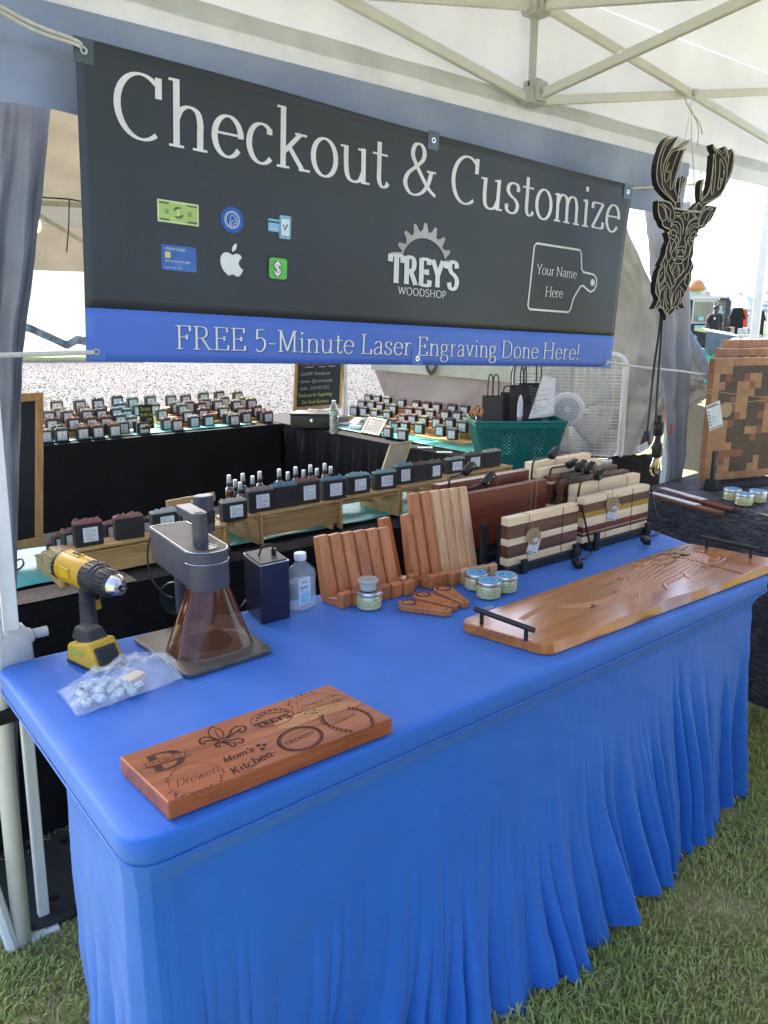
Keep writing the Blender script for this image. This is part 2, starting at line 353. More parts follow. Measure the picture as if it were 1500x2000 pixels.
# pale crushed-stone lot behind the soap booth
m=mat('crushed_stone',(.030,.030,.032),.9,col2=(.072,.071,.070),scale=9,bump=.4,bscale=30,detail=14,ramp=(.38,.62))
mt=m.node_tree; 
for nn in mt.nodes:
    if nn.type=='BUMP': nn.inputs['Distance'].default_value=.05
gv=MB(); P0=[at(-900,830,z=.03),at(1300,835,z=.03),at(1250,704,z=.03),at(-900,704,z=.03)]
def gvf(u,v):
    a=P0[0].lerp(P0[1],u); b=P0[3].lerp(P0[2],u); p=a.lerp(b,v); return (p.x,p.y,.03)
gv.grid(gvf,30,30); stru(obj('gravel_lot',gv,m))
# loose stones on the near part of the lot, uncountable
rr=random.Random(3); st=MB()
for i in range(9000):
    v=rr.random()**1.2*.95; u=.28+rr.random()*.5; p=gvf(u,v); s=rr.uniform(.014,.028); a=rr.uniform(0,6)
    c=math.cos(a)*s; d=math.sin(a)*s; z=.03
    st.add([(p[0]+c,p[1]+d,z),(p[0]-d,p[1]+c,z),(p[0]-c,p[1]-d,z),(p[0]+d,p[1]-c,z),(p[0]+rr.uniform(-.01,.01),p[1],z+s*.7)],[(0,1,4),(1,2,4),(2,3,4),(3,0,4)])
o=obj('gravel_stones',st,mat('loose_stone',(.045,.045,.045),.8,col2=(.075,.073,.071),scale=9)); o['kind']='stuff'; o['label']='loose pale gravel stones over the lot behind the booth'
# far ground beyond the gravel: mown green verge
fv=MB(); fv.quad(at(-1500,704,z=.035),at(1800,704,z=.035),at(1800,645,z=.035),at(-1500,645,z=.035))
stru(obj('far_verge',fv,mat('far_grass',(.10,.16,.04),.9,col2=(.16,.2,.06),scale=.3)))

# ---------------- grass blades ----------------
m_blade=mat('grass_blade',(.27,.40,.08),.55,col2=(.58,.60,.24),scale=2.2,translucent=.3,detail=6,ramp=(.3,.7))
m_dry=mat('dry_grass_blade',(.5,.44,.27),.7,col2=(.22,.2,.09),scale=5,translucent=.2)
def blades(name,regions,dens,mt_,seed,hmin,hmax,label,wid=(.0014,.0030),lean=.6):
    rg=np.random.RandomState(seed); X=[]
    for (x0,x1,y0,y1,dn) in regions:
        n=int((x1-x0)*(y1-y0)*dens*dn); X.append(np.c_[rg.uniform(x0,x1,n),rg.uniform(y0,y1,n)])
    X=np.concatenate(X); n=len(X)
    keep=(np.sin(X[:,0]*9+np.sin(X[:,1]*7)*2)+np.sin(X[:,1]*11+X[:,0]*4)+rg.uniform(-1.5,2.6,n))>-1.0; X=X[keep]; n=len(X)
    h=rg.uniform(hmin,hmax,n)*(0.75+.35*np.sin(X[:,0]*5+1)*np.sin(X[:,1]*6)); w=rg.uniform(wid[0],wid[1],n); a=rg.uniform(0,2*np.pi,n); b=rg.uniform(0,2*np.pi,n)
    ln=rg.uniform(.15,1.0,n)*lean*2; dx=np.cos(a);dy=np.sin(a); px=-dy*w; py=dx*w
    V=np.zeros((n,5,3)); z0=-.004
    V[:,0]=np.c_[X[:,0]-px,X[:,1]-py,np.full(n,z0)]; V[:,1]=np.c_[X[:,0]+px,X[:,1]+py,np.full(n,z0)]
    mx=X[:,0]+dx*h*ln*.35; my=X[:,1]+dy*h*ln*.35; mz=h*.62
    V[:,2]=np.c_[mx+px*.8,my+py*.8,mz]; V[:,3]=np.c_[mx-px*.8,my-py*.8,mz]
    V[:,4]=np.c_[X[:,0]+dx*h*ln*.95,X[:,1]+dy*h*ln*.95,h*(1-.32*ln)]
    me=D.meshes.new(name); nv=n*5; me.vertices.add(nv); me.vertices.foreach_set('co',V.reshape(-1))
    base=(np.arange(n)*5)[:,None]
    loops=np.concatenate([base+np.array([[0,1,2,3]]),base+np.array([[3,2,4]])],1).reshape(-1)
    me.loops.add(n*7); me.loops.foreach_set('vertex_index',loops.astype(np.int32))
    ls=np.empty(2*n,np.int32); ls[0::2]=np.arange(n)*7; ls[1::2]=np.arange(n)*7+4
    me.polygons.add(2*n); me.polygons.foreach_set('loop_start',ls)
    me.materials.append(mt_); me.update(calc_edges=True); me.validate()
    o=D.objects.new(name,me); COL.objects.link(o); o['kind']='stuff'; o['label']=label; return o
RG=[(.35,2.2,-1.0,-.02,1),(1.9,3.2,-.9,1.2,.8),(2.2,5,-.6,.5,.35),(-.5,.3,.2,1.2,1),(-.9,.1,.6,1.6,.6),(2.9,5.5,.4,3.2,.3)]
blades('grass_blades',RG,15000,m_blade,1,.018,.055,'green lawn grass around the foot of the blue table')
blades('dry_grass_blades',RG,5000,m_dry,2,.012,.04,'dry straw coloured blades among the green lawn',lean=.9)

# ---------------- our white canopy tent ----------------
canopy=thing('canopy_tent','white pop-up canopy overhead with cream scissor frame and blue-tinted valance','canopy tent',(1.764,-.68,0))
YB=.85; XL,XR=.0,3.55
hubB=Vector((1.764,YB,2.19)); hubT=Vector((1.764,YB,2.445))
apex=Vector((1.764,-.72,3.5)); ez=2.53
CR=[Vector((XL,YB+.03,ez)),Vector((XR,YB+.03,ez)),Vector((XR,-2.3,ez)),Vector((XL,-2.3,ez))]
fabm=MB()
for i in range(4):
    a,b=CR[i],CR[(i+1)%4]
    def rf(u,v,a=a,b=b):
        p=a.lerp(b,u); q=p.lerp(apex,v); s=math.sin(PI*v)*math.sin(PI*u); q=q.copy(); q.z-= .05*s-.012*fbm(q.x,q.y,1,2.2)*math.sin(PI*v); return tuple(q)
    fabm.grid(rf,24,16)
obj('roof_fabric',fabm,m_white_fab,canopy,smooth=50)
rw=MB(); rw.grid(lambda u,v:(XL-.4+(XR-XL+.8)*u,-2.32+.03*math.sin(u*30),1.9*v+.02),60,4); obj('added_shade_wall',rw,m_grey_fab,canopy,smooth=True)  # unseen wall added behind the camera, keeps low sky light off the blue skirt
# reinforced hem strip under the eave and the hanging valance
def zt(x): return 2.150-.018*x
uv_=MB(); uv_.grid(lambda u,v:(XL-.1+(XR-XL+.1)*u,YB+.035+.006*math.sin(u*40+3*math.sin(u*9))*math.sin(PI*v)+.004*fbm(u*9,v*2,5,1),ez-(ez-zt(XL+(XR-XL)*u)-.05)*v),120,10); obj('upper_valance',uv_,m_white_fab,canopy,smooth=True)
hem=MB(); hem.grid(lambda u,v:(XL+(XR-XL)*u,YB+.026+.003*math.sin(u*60),zt(XL+(XR-XL)*u)+.085-.1*v),80,4)
obj('eave_hem',hem,mat('white_hem_fabric',(.60,.60,.61),.6,scale=6,translucent=.06,bump=.2,bscale=20),canopy,smooth=True)
va=MB()
def vf(u,v):
    x=XL-.25+(2.72-XL+.25)*u; f=v**1.2
    return (x,YB+.012+f*(.012*math.sin(x*17+1.2*math.sin(x*5))+.01*fbm(x,v,2,6))+.02*f,zt(x)-.002-.2*v-.03*f*max(0,(.6-x))+.006*math.sin(x*9)*f)
va.grid(vf,160,10); obj('valance',va,m_valance,canopy,smooth=True)
# valance along the right-hand eave, seen edge-on beyond the corner
def bar(a,b,w=.03,h=.018,mm=m_truss,name='frame_bar',par=canopy):
    a=Vector(a);b=Vector(b); d=b-a; M=frame(a,d,Vector((0,0,1)).cross(d) if abs(d.normalized().z)<.95 else (0,1,0))
    mb=MB(); mb.box((d.length/2,0,0),(d.length,h,w),M); return obj(name,mb,mm,par,bev=.004)
dz=.17
bar(hubB+Vector((-.03,0,-.005)),(.15,YB,hubB.z+dz*1.6)); bar(hubB+Vector((.03,0,-.005)),(3.42,YB,hubB.z+dz*1.66))
bar(hubT+Vector((-.03,0,0)),(.15,YB-.02,hubT.z-dz*1.6)); bar(hubT+Vector((.03,-.02,0)),(3.42,YB-.02,hubT.z-.13*1.66))
cz=2.36
bar(hubB+Vector((0,-.03,0)),(1.764,-.62,hubB.z+.125*1.5)); bar(hubT+Vector((0,-.03,0)),(1.764,-.62,hubT.z-.21*1.5))
def hub(c,name='frame_hub'):
    mb=MB(); mb.box(c,(.075,.06,.05),bev=.006); mb.box((c[0],c[1]-.0,c[2]+.035),(.03,.06,.03),bev=.004); mb.box((c[0],c[1]-.035,c[2]+.01),(.045,.02,.06),bev=.004)
    h=obj(name,mb,m_polegrey,canopy); b2=MB(); b2.cyl((c[0]-.01,c[1]-.05,c[2]+.01),(c[0]-.01,c[1]-.043,c[2]+.01),.008,10); obj('bolt',b2,m_chrome,h)
hub(hubB); hub(hubT)
J=Vector((2.64,YB-.01,2.335)); mb=MB(); mb.cyl(J+Vector((0,-.03,0)),J+Vector((0,.02,0)),.014,12); obj('pivot_bolt',mb,m_polegrey,canopy)
pst=MB(); pst.box(((hubB.x),YB+.005,(hubB.z+hubT.z)/2),(.03,.006,.24)); obj('white_strap',pst,m_white_fab,canopy)
# left leg: square outer tube, round inner tube, plastic slider
lg=MB(); A=Vector((.087,.84,2.13)); Bt=Vector((.026,.84,0))
def legp(z): return Bt+(A-Bt)*(z/2.13)
bar(legp(.80),legp(2.12),.034,.03,m_pole,'outer_leg')
bar(legp(.02)+Vector((.022,.012,0)),legp(.81)+Vector((.018,.012,0)),.026,.026,m_pole,'inner_leg')
mb=MB(); mb.tube([legp(.0)+Vector((-.04,-.03,0)),legp(1.3)+Vector((-.045,-.03,0)),legp(2.0)+Vector((-.05,-.03,0))],.021,16); obj('round_leg_post',mb,m_pole,canopy,smooth=True)
mb=MB(); mb.box(legp(.765)+Vector((-.005,-.012,0)),(.085,.07,.085),bev=.012); mb.cyl(legp(.79)+Vector((.03,-.02,0)),legp(.79)+Vector((.075,-.02,0)),.012,12); mb.box(legp(.79)+Vector((.02,-.02,.0)),(.05,.05,.03),bev=.012)
sl_=obj('leg_slider',mb,m_polegrey,canopy,smooth=35)
mb=MB(); mb.box(legp(.62)+Vector((-.02,-.02,0)),(.10,.08,.035),bev=.008); obj('leg_strap',mb,m_black,canopy)
mb=MB(); mb.box(legp(.0)+Vector((-.01,0,.008)),(.11,.09,.008)); obj('foot_plate',mb,m_pole,canopy)
mb=MB(); p=at(-30,1690,y=.80); q=at(25,1850,z=.01); mb.tube([p,q],.016,8); obj('leg_brace',mb,m_pole,canopy)
# right leg behind the grey curtain
bar((3.04,1.06,0),(3.05,1.04,2.16),.034,.034,m_pole,'outer_leg')

# ---------------- grey curtains gathered on the legs ----------------
def curtain(name,label,L,Rr,folds,amp,seed,m=m_grey_fab,grp=None,y0=0,nz=50,nx=70):
    """L,Rr: lists of world points down the left and right edges"""
    mb=MB(); n=len(L)-1
    def f(u,v):
        k=min(int(v*n),n-1); t=v*n-k; a=L[k].lerp(L[k+1],t); b=Rr[k].lerp(Rr[k+1],t); p=a.lerp(b,u)
        w=math.sin(u*folds*2*PI+seed+1.5*math.sin(v*3))*amp*(1-.3*math.cos(v*5))+.5*amp*math.sin(u*folds*4.7+v*4)+amp*1.2*fbm(u*4,v*9,seed,1)
        return (p.x,p.y+w,p.z)
    mb.grid(f,nx,nz); o=obj(name,mb,m,smooth=True,solid=.0012); tag(o,label,'curtain',grp); return o
yc=.99
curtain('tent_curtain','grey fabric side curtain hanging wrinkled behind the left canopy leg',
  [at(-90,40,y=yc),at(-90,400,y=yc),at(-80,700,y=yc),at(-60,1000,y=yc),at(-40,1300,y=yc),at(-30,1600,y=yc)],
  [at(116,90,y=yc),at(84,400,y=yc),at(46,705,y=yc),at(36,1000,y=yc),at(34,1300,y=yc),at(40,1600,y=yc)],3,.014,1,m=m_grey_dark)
yr=1.0
curtain('tent_curtain','narrow grey curtain wrapped round the right canopy leg behind the hanging deer',
  [at(1256,385,y=yr),at(1264,500,y=yr),at(1283,640,y=yr),at(1296,780,y=yr),at(1300,900,y=yr),at(1296,1030,y=yr)],
  [at(1345,395,y=yr),at(1343,500,y=yr),at(1340,640,y=yr),at(1338,780,y=yr),at(1330,900,y=yr),at(1322,1030,y=yr)],2,.014,4)
mb=MB(); mb.box(at(1311,838,y=.95),(.012,.004,.05),rz=.1); tag(obj('red_tape',mb,mat('red_tape_plastic',(.6,.03,.03),.5)),'small red tape tab on the narrow grey curtain','tape')

# ---------------- soap vendor's tent behind ----------------
soapt=thing('vendor_tent','beige canopy of the neighbouring soap booth seen left of the banner','canopy tent',(1.6,2.7,0))
SX0,SX1,SY0,SY1,SE=.30,3.45,1.22,4.25,2.18
ap=Vector((1.65,2.73,3.05)); C4=[Vector((SX0,SY0,SE)),Vector((SX1,SY0,SE)),Vector((SX1,SY1,SE)),Vector((SX0,SY1,SE))]
mb=MB()
for i in range(4):
    a,b=C4[i],C4[(i+1)%4]
    mb.grid(lambda u,v,a=a,b=b:(lambda q:(q.x,q.y,q.z-.09*math.sin(PI*v)*math.sin(PI*u)+.02*fbm(q.x,q.y,3,3)))(a.lerp(b,u).lerp(ap,v)),20,14)
obj('roof_fabric',mb,m_beige_fab,soapt,smooth=50)
mb=MB(); mb.grid(lambda u,v:(SX0+(SX1-SX0)*u,SY1+.01*math.sin(u*50)*v,SE-.13*v),60,4); obj('valance',mb,mat('dark_valance_fabric',(.2,.2,.19),.7,scale=5,translucent=.3),soapt,smooth=True)
mb=MB(); mb.grid(lambda u,v:(SX0+(SX1-SX0)*.46*u,SY1+.03+.012*math.sin(u*40)*v,SE-.12-.27*v),60,5); obj('rear_skirt',mb,m_beige_fab,soapt,smooth=True)
bar((SX0,SY1-.02,SE-.02),(SX1,SY1-.02,SE+.05),.03,.02,m_polegrey,'frame_bar',soapt)
bar((.9,SY1-.05,2.25),(1.9,SY1-.05,1.70),.022,.018,m_polegrey,'frame_bar',soapt)
bar((SX1-.02,SY1-.02,0),(SX1-.02,SY1-.02,SE),.034,.034,m_polegrey,'leg',soapt)
bar((SX0,SY1-.02,0),(SX0,SY1-.02,SE),.034,.034,m_polegrey,'leg',soapt)
# string of lamps under that roof
lb=thing('light_bulb','small lit amber bulb hanging beside the left grey curtain','light bulb',at(68,425,y=2.2))
c=at(71,438,y=2.2); mb=MB(); mb.lathe([(.004,.03),(.012,.02),(.017,.0),(.013,-.02),(.002,-.03)],12,Matrix.Translation(c)); obj('glass_bulb',mb,mat('lit_amber_bulb',(1,.6,.25),.3,emit=('#ffb060',3)),lb,smooth=True)
mb=MB(); mb.cyl(c+Vector((0,0,.03)),c+Vector((0,0,.07)),.011,10); obj('socket',mb,m_black,lb)
mb=MB(); q1=at(60,384,y=2.2);q2=at(135,389,y=2.2); mb.tube([c+Vector((0,0,.07)),q1,q2,at(166,395,y=2.2)],.003,6); mb.tube([at(135,389,y=2.2),at(134,440,y=2.2),at(130,493,y=2.2)],.003,6); tag(obj('light_string',mb,m_black),'thin black light cord strung under the beige roof left of the banner','cord')

# side wall of the soap tent, half dropped and creased, on the right
def wallgrid(name,label,pts_top,pts_bot,m,amp,seed,x=3.45,cat='tent wall'):
    mb=MB(); n=len(pts_top)-1
    def f(u,v):
        k=min(int(u*n),n-1); t=u*n-k; a=pts_top[k].lerp(pts_top[k+1],t); b=pts_bot[k].lerp(pts_bot[k+1],t); p=a.lerp(b,v)
        r=fbm(u*3+v*2.2,v*2.5-u*1.5,seed,1.3)
        return (p.x+amp*(r+.6*math.sin((u*1.7+v*1.1)*9+seed)*(.5+v)),p.y,p.z)
    mb.grid(f,90,50); return tag(obj(name,mb,m,smooth=True,solid=.001),label,cat)
xw=3.42
wallgrid('tent_wall','pale beige tent wall behind the right group of soaps',
  [at(716,640,x=xw),at(730,640,x=xw),at(900,640,x=xw),at(1060,640,x=xw)],
  [at(768,870,x=xw),at(800,880,x=xw),at(930,890,x=xw),at(1060,905,x=xw)],mat('pink_beige_wall',(.52,.45,.42),.6,col2=(.45,.39,.37),scale=3,translucent=.3,bump=.3,bscale=9),.02,2)
xq=3.40
wallgrid('tent_wall','creased silver grey tent wall sloping down behind the fan and bulbs',
  [at(1060,250,x=xq),at(1180,330,x=xq),at(1240,480,x=xq),at(1290,600,x=xq),at(1345,648,x=xq),at(1386,725,x=xq)],
  [at(1060,905,x=xq),at(1130,905,x=xq),at(1215,905,x=xq),at(1260,880,x=xq),at(1330,800,x=xq),at(1386,785,x=xq)],m_silver_fab,.05,5)
# brown flap under it, right of the curtain
wallgrid('tent_flap','brown grey tent flap hanging low between curtain and checkered boards',
  [at(1328,775,y=1.6),at(1350,785,y=1.6),at(1390,800,y=1.6)],[at(1326,915,y=1.6),at(1350,918,y=1.6),at(1392,930,y=1.6)],mat('taupe_fabric',(.2,.17,.15),.7,scale=4,translucent=.15,bump=.3),.01,8,cat='tent flap')
# blue edge binding of the wall
mb=MB(); e=[at(1340,640,x=3.37),at(1362,680,x=3.37),at(1387,735,x=3.37),at(1390,770,x=3.37)]
mb.tube(e,[.012,.02,.022,.012],8); tag(obj('wall_binding',mb,mat('blue_grey_binding',(.25,.3,.42),.6)),'blue grey binding along the sloping tent wall edge','fabric trim')
# logo band of the neighbour (pale green strip with black mark)
mb=MB(); a=at(722,640,x=3.36);b=at(1060,640,x=3.36);c_=at(1060,752,x=3.36);d_=at(725,722,x=3.36)
mb.grid(lambda u,v:tuple(a.lerp(b,u).lerp(d_.lerp(c_,u),v)+Vector((.012*math.sin(u*14),0,0))),40,6)
ban=tag(obj('vendor_banner',mb,mat('pale_sage_vinyl',(.5,.53,.47),.6,scale=4)),'pale sage vinyl strip with a black mark under the banner bottom edge','banner')
mb=MB(); Mv=frame(at(842,722,x=3.33),(0,-1,0),(0,0,1))
ribbon(mb,smooth_path([(-.055,.06),(-.035,.0),(0,-.025),(.035,.0),(.06,.05)],5),lambda a,b:.03,0,Mv); obj('printed_mark',mb,m_ink,ban,local=False)

# extra white leg of a further tent at the right
mb=MB(); a=at(1488,480,d=5.0); b=at(1478,670,d=5.0); ax=Vector((a.x,a.y,0)); mb.box((a.x+.03,a.y,1.1),(.05,.05,2.3),rz=.3)
tag(obj('tent_pole',mb,m_pole,bev=.004),'white square tent pole at the far right above the checkered boards','tent pole')
mb=MB(); c=at(1440,655,d=5.0); mb.box((a.x+.0,a.y-.02,1.16),(.17,.12,.012),rz=.3); tag(obj('pole_bracket',mb,m_polegrey,bev=.003),'flat grey bracket at the foot of the white pole','bracket')
# ropes of the banner
def rope(name,label,pts,r=.004,mm=m_rope,cat='rope'):
    mb=MB(); mb.tube(smooth_path([tuple(p) for p in pts],5),r,8); return tag(obj(name,mb,mm,smooth=True),label,cat)
yb=.795
rope('tie_rope','white cord from upper left banner eyelet running up out of view',[at(-40,-10,y=yb-.05),at(60,45,y=yb-.02),at(145,78,y=yb),at(160,90,y=yb)],.0045)
rope('tie_rope','doubled white cord end looped beside the upper left eyelet',[at(-40,-2,y=yb-.05),at(60,56,y=yb-.02),at(140,84,y=yb-.004),at(158,92,y=yb-.004)],.0035)
rope('tie_rope','white cord from lower left banner eyelet to the pole',[at(-60,696,y=yb-.03),at(60,692,y=yb),at(184,688,y=yb-.002)],.0055)
rope('tie_rope','taut white cord from upper right banner corner behind the deer antlers',[at(1232,368,y=yb),at(1300,364,y=yb+.06),at(1400,357,y=yb+.1),at(1560,348,y=yb+.2)],.0035)
rope('tie_rope','taut white cord from lower right banner corner across to the boards',[at(1184,707,y=yb-.002),at(1250,717,y=yb),at(1330,725,y=yb+.02),at(1400,733,y=yb+.1),at(1600,745,y=yb+.3)],.0045)
# ---------------- banner ----------------
bT0,bT1,bB0,bB1=[Vector(p) for p in ((.3003,.80,2.0712),(2.2656,.80,1.9678),(.2619,.80,1.4068),(2.1953,.80,1.3236))]
bex=((bB1-bB0)+(bT1-bT0)).normalized(); bez=Vector((-bex.z,0,bex.x))
bn=thing('banner','dark grey Checkout & Customize banner with blue bottom stripe tied under the canopy','banner',bB0)
BM=frame(bB0,bex,bez)       # local x along, y up, z towards the camera
def bwave(u,v): return .006*math.sin(u*3.1)+.004*math.sin(u*7+v*5)
m_vinyl=mat('dark_grey_vinyl',(.032,.036,.040),.40,col2=(.027,.031,.035),scale=2,bump=.35,bscale=4)
m_blue=mat('blue_vinyl_print',(.075,.16,.55),.42,col2=(.065,.145,.50),scale=2)
m_wprint=mat('white_vinyl_print',(.78,.77,.75),.45,scale=5)
def bpt(u,v):   # u,v in 0..1 across the sheet
    a=bB0.lerp(bB1,u); b=bT0.lerp(bT1,u); p=a.lerp(b,v); p=p.copy(); p.y-=bwave(u*2,v); p.z+= -.006*math.sin(PI*u)*v; return tuple(p)
mb=MB(); mb.grid(lambda u,v:bpt(u,v*.823+.177),90,24); obj('dark_panel',mb,m_vinyl,bn,smooth=True,solid=.0008)
mb=MB(); mb.grid(lambda u,v:bpt(u,v*.177),90,6); obj('blue_stripe',mb,m_blue,bn,smooth=True,solid=.0008)
# print follows the sheet: local (x,y) -> sheet surface, 1.4 mm proud
def onb(mb,dz=.0014):
    dz+=.0004
    out=[]
    for (x,y,z) in mb.v:
        w=bwave(x/1.95*2,y/.66); p=BM@Vector((x,y,0)); out.append((p.x,p.y-w-dz-z,p.z-.006*math.sin(PI*min(1,max(0,x/1.95)))*(y/.66)))
    mb.v=out; return mb
m_shadowprint=mat('navy_print',(.03,.05,.17),.5)
def words(s,x,y,cap,width,thick,thin,name,m,dz,shadow=None,space=26):
    adv=lambda w:sum(G[c][0] for c in w); ws=s.split(' '); tot=sum(adv(w) for w in ws)+space*(len(ws)-1); kx=width/tot
    for w in ws:
        mb=MB(); text(mb,w,x,y,cap,None,width=adv(w)*kx,thick=thick,thin=thin)
        par=None
        if shadow:
            sh=MB(); sh.v=[(a+.0025,b-.0025,c) for a,b,c in mb.v]; sh.f=list(mb.f); sh.mi=list(mb.mi); obj(name+'_outline',onb(sh,.0011),shadow,bn)
        obj(name,onb(mb,dz),m,bn); x+=(adv(w)+space)*kx
words('Checkout & Customize',.075,.487,.137,1.845,8.2,2.8,'headline_word',m_wprint,.0012)
words('FREE 5-Minute Laser Engraving Done Here!',.208,.033,.056,1.545,7.4,2.6,'tagline_word',m_wprint,.0018,m_shadowprint)
def flat(mb,poly,z): mb.add([(x,y,z) for x,y in poly],[tuple(range(len(poly)))])
def rrect(x0,y0,x1,y1,r,n=4):
    out=[]
    for cx,cy,a in ((x1-r,y0+r,-90),(x1-r,y1-r,0),(x0+r,y1-r,90),(x0+r,y0+r,180)):
        for k in range(n+1): t=R(a+90*k/n); out.append((cx+r*math.cos(t),cy+r*math.sin(t)))
    return out
def ring(mb,cx,cy,r0,r1,z,n=32,a0=0,a1=360,ry=1):
    vs=[];fs=[]
    for i in range(n+1):
        t=R(a0+(a1-a0)*i/n); vs+=[(cx+r0*math.cos(t),cy+r0*ry*math.sin(t),z),(cx+r1*math.cos(t),cy+r1*ry*math.sin(t),z)]
    mb.add(vs,[(2*i,2*i+1,2*i+3,2*i+2) for i in range(n)])
def disc(mb,cx,cy,r,z,n=32,ry=1): flat(mb,[(cx+r*math.cos(2*PI*i/n),cy+r*ry*math.sin(2*PI*i/n)) for i in range(n)],z)
gl=mat('bill_green_print',(.42,.55,.17),.5); gd=mat('bill_dark_print',(.12,.17,.07),.5); gp=mat('bill_pale_print',(.62,.72,.36),.5)
# bank note
mb=MB(); mb.cur=0; flat(mb,rrect(.174,.320,.276,.369,.001),0); mb.cur=1; flat(mb,[(.178,.324),(.272,.324),(.272,.365),(.178,.365)],.0003)
mb.cur=2
for x,s in ((.178,1),(.272,-1)):
    flat(mb,[(x,.365),(x+s*.028,.365),(x+s*.022,.3605),(x,.3605)],.0006); flat(mb,[(x,.324),(x,.3285),(x+s*.022,.3285),(x+s*.028,.324)],.0006)
disc(mb,.225,.3445,.0135,.0006)
for x in (.197,.253): ring(mb,x,.3445,.0045,.006,.0006,20); disc(mb,x,.3445,.0028,.0006,14)
mb.cur=0; text(mb,'$',.2195,.3375,.0135,None,thick=14,thin=9,serif=False,z=.0009)
obj('banknote_print',onb(mb),[gp,gl,gd],bn)
# round payment badge
pb=mat('badge_blue_print',(.022,.105,.42),.45); pw=mat('badge_white_print',(.72,.78,.85),.45)
mb=MB(); mb.cur=0; disc(mb,.363,.346,.0305,0,40); mb.cur=1; ring(mb,.363,.346,.0185,.0203,.0004,40); ring(mb,.363,.346,.0155,.0166,.0004,40)
for q in ([(.356,.334),(.359,.356),(.367,.356),(.372,.351),(.370,.345),(.364,.343),(.361,.343),(.360,.334),(.356,.334)],[(.361,.334),(.362,.330),(.366,.330),(.367,.338),(.373,.339),(.376,.345),(.374,.350)]):
    ribbon(mb,q,lambda a,b:.0014,.0007,None)
obj('badge_print',onb(mb),[pb,pw],bn)
# phone and card
pl=mat('phone_blue_print',(.24,.48,.68),.45)
mb=MB(); mb.cur=0; flat(mb,rrect(.494,.318,.5275,.374,.004),0); flat(mb,rrect(.462,.357,.493,.362,.001),0); flat(mb,rrect(.462,.332,.493,.353,.002),0); mb.cur=2; flat(mb,rrect(.4975,.3245,.524,.3675,.001),.0003); mb.cur=1; flat(mb,rrect(.4985,.3255,.523,.3665,.001),.0006)
flat(mb,[(.466,.337),(.487,.337),(.487,.339),(.466,.339)],.0004); mb.cur=2
ribbon(mb,[(.505,.352),(.509,.339),(.517,.353)],lambda a,b:.0042,.0009,None); disc(mb,.5108,.3213,.0014,.0006,10)
obj('phone_print',onb(mb),[pl,pw,m_ink],bn)
# credit card
cb=mat('card_blue_print',(.035,.10,.33),.45,col2=(.06,.16,.45),scale=18); cy_=mat('card_chip_print',(.7,.6,.2),.45)
mb=MB(); mb.cur=0; flat(mb,rrect(.180,.214,.268,.271,.003),0); mb.cur=2; flat(mb,rrect(.189,.241,.203,.255,.002),.0004)
mb.cur=1; 
def sans(mb,s,size,x,y,z,M=None,sx=1.0):
    """ordinary sans print from the built-in face, as flat mesh"""
    cu=D.curves.new('tmp','FONT'); cu.body=s; cu.size=size; o=D.objects.new('tmp',cu); COL.objects.link(o)
    dg=bpy.context.evaluated_depsgraph_get(); dg.update(); me=o.evaluated_get(dg).to_mesh()
    vs=[(x+v.co.x*sx,y+v.co.y,z) for v in me.vertices]; fs=[tuple(p.vertices) for p in me.polygons]; mb.add(vs,fs,M); o.evaluated_get(dg).to_mesh_clear(); D.objects.remove(o); D.curves.remove(cu)
sans(mb,'CREDIT CARD',.0085,.189,.259,.0005,sx=.92); sans(mb,'4275 3156 0372 5690',.0072,.188,.232,.0005)
sans(mb,'**  11/27',.004,.215,.2255,.0005); sans(mb,'CARDHOLDER  NAME',.0042,.188,.2185,.0005)
obj('credit_card_print',onb(mb),[cb,pw,cy_],bn)
# fruit mark: bitten apple with leaf
def apple(x,y,s):
    body=smooth_path([(-.30,-.62),(-.52,-.42),(-.66,-.08),(-.60,.30),(-.34,.47),(-.10,.42),(.04,.36),(.22,.44),(.44,.42),(.585,.28)],4)
    bite=[(.585-.17*math.sin(PI*t)*1.15,.28-.60*t) for t in [i/8 for i in range(1,8)]]
    low=smooth_path([(.66,-.34),(.52,-.58),(.36,-.70),(.20,-.67),(.02,-.61),(-.14,-.68),(-.30,-.66)],4)
    return [(x+a*s,y+b*s) for a,b in body[:-1]+[(.585,.28)]+bite+low]
mb=MB(); mb.cur=0; flat(mb,apple(.3625,.247,.047)[::-1],0)
flat(mb,[(.3625+a*.047,.247+b*.047) for a,b in smooth_path([(.02,.52),(.01,.70),(.12,.88),(.26,.96),(.27,.78),(.18,.62),(.02,.52)],3)],0)
ap_=obj('apple_print',onb(mb),m_wprint,bn)
# green dollar tile
mb=MB(); mb.cur=1; flat(mb,rrect(.463,.214,.5225,.2725,.010),0); mb.cur=0; flat(mb,rrect(.4665,.2175,.519,.269,.008),.0004)
mb.cur=1; text(mb,'$',.4795,.2265,.032,None,thick=22,thin=20,serif=False,z=.0007); mb.cur=2; text(mb,'$',.4795,.2265,.032,None,thick=11,thin=9,serif=False,z=.0013)
obj('dollar_tile_print',onb(mb),[mat('tile_green_print',(.13,.5,.08),.45),m_ink,m_wprint],bn)
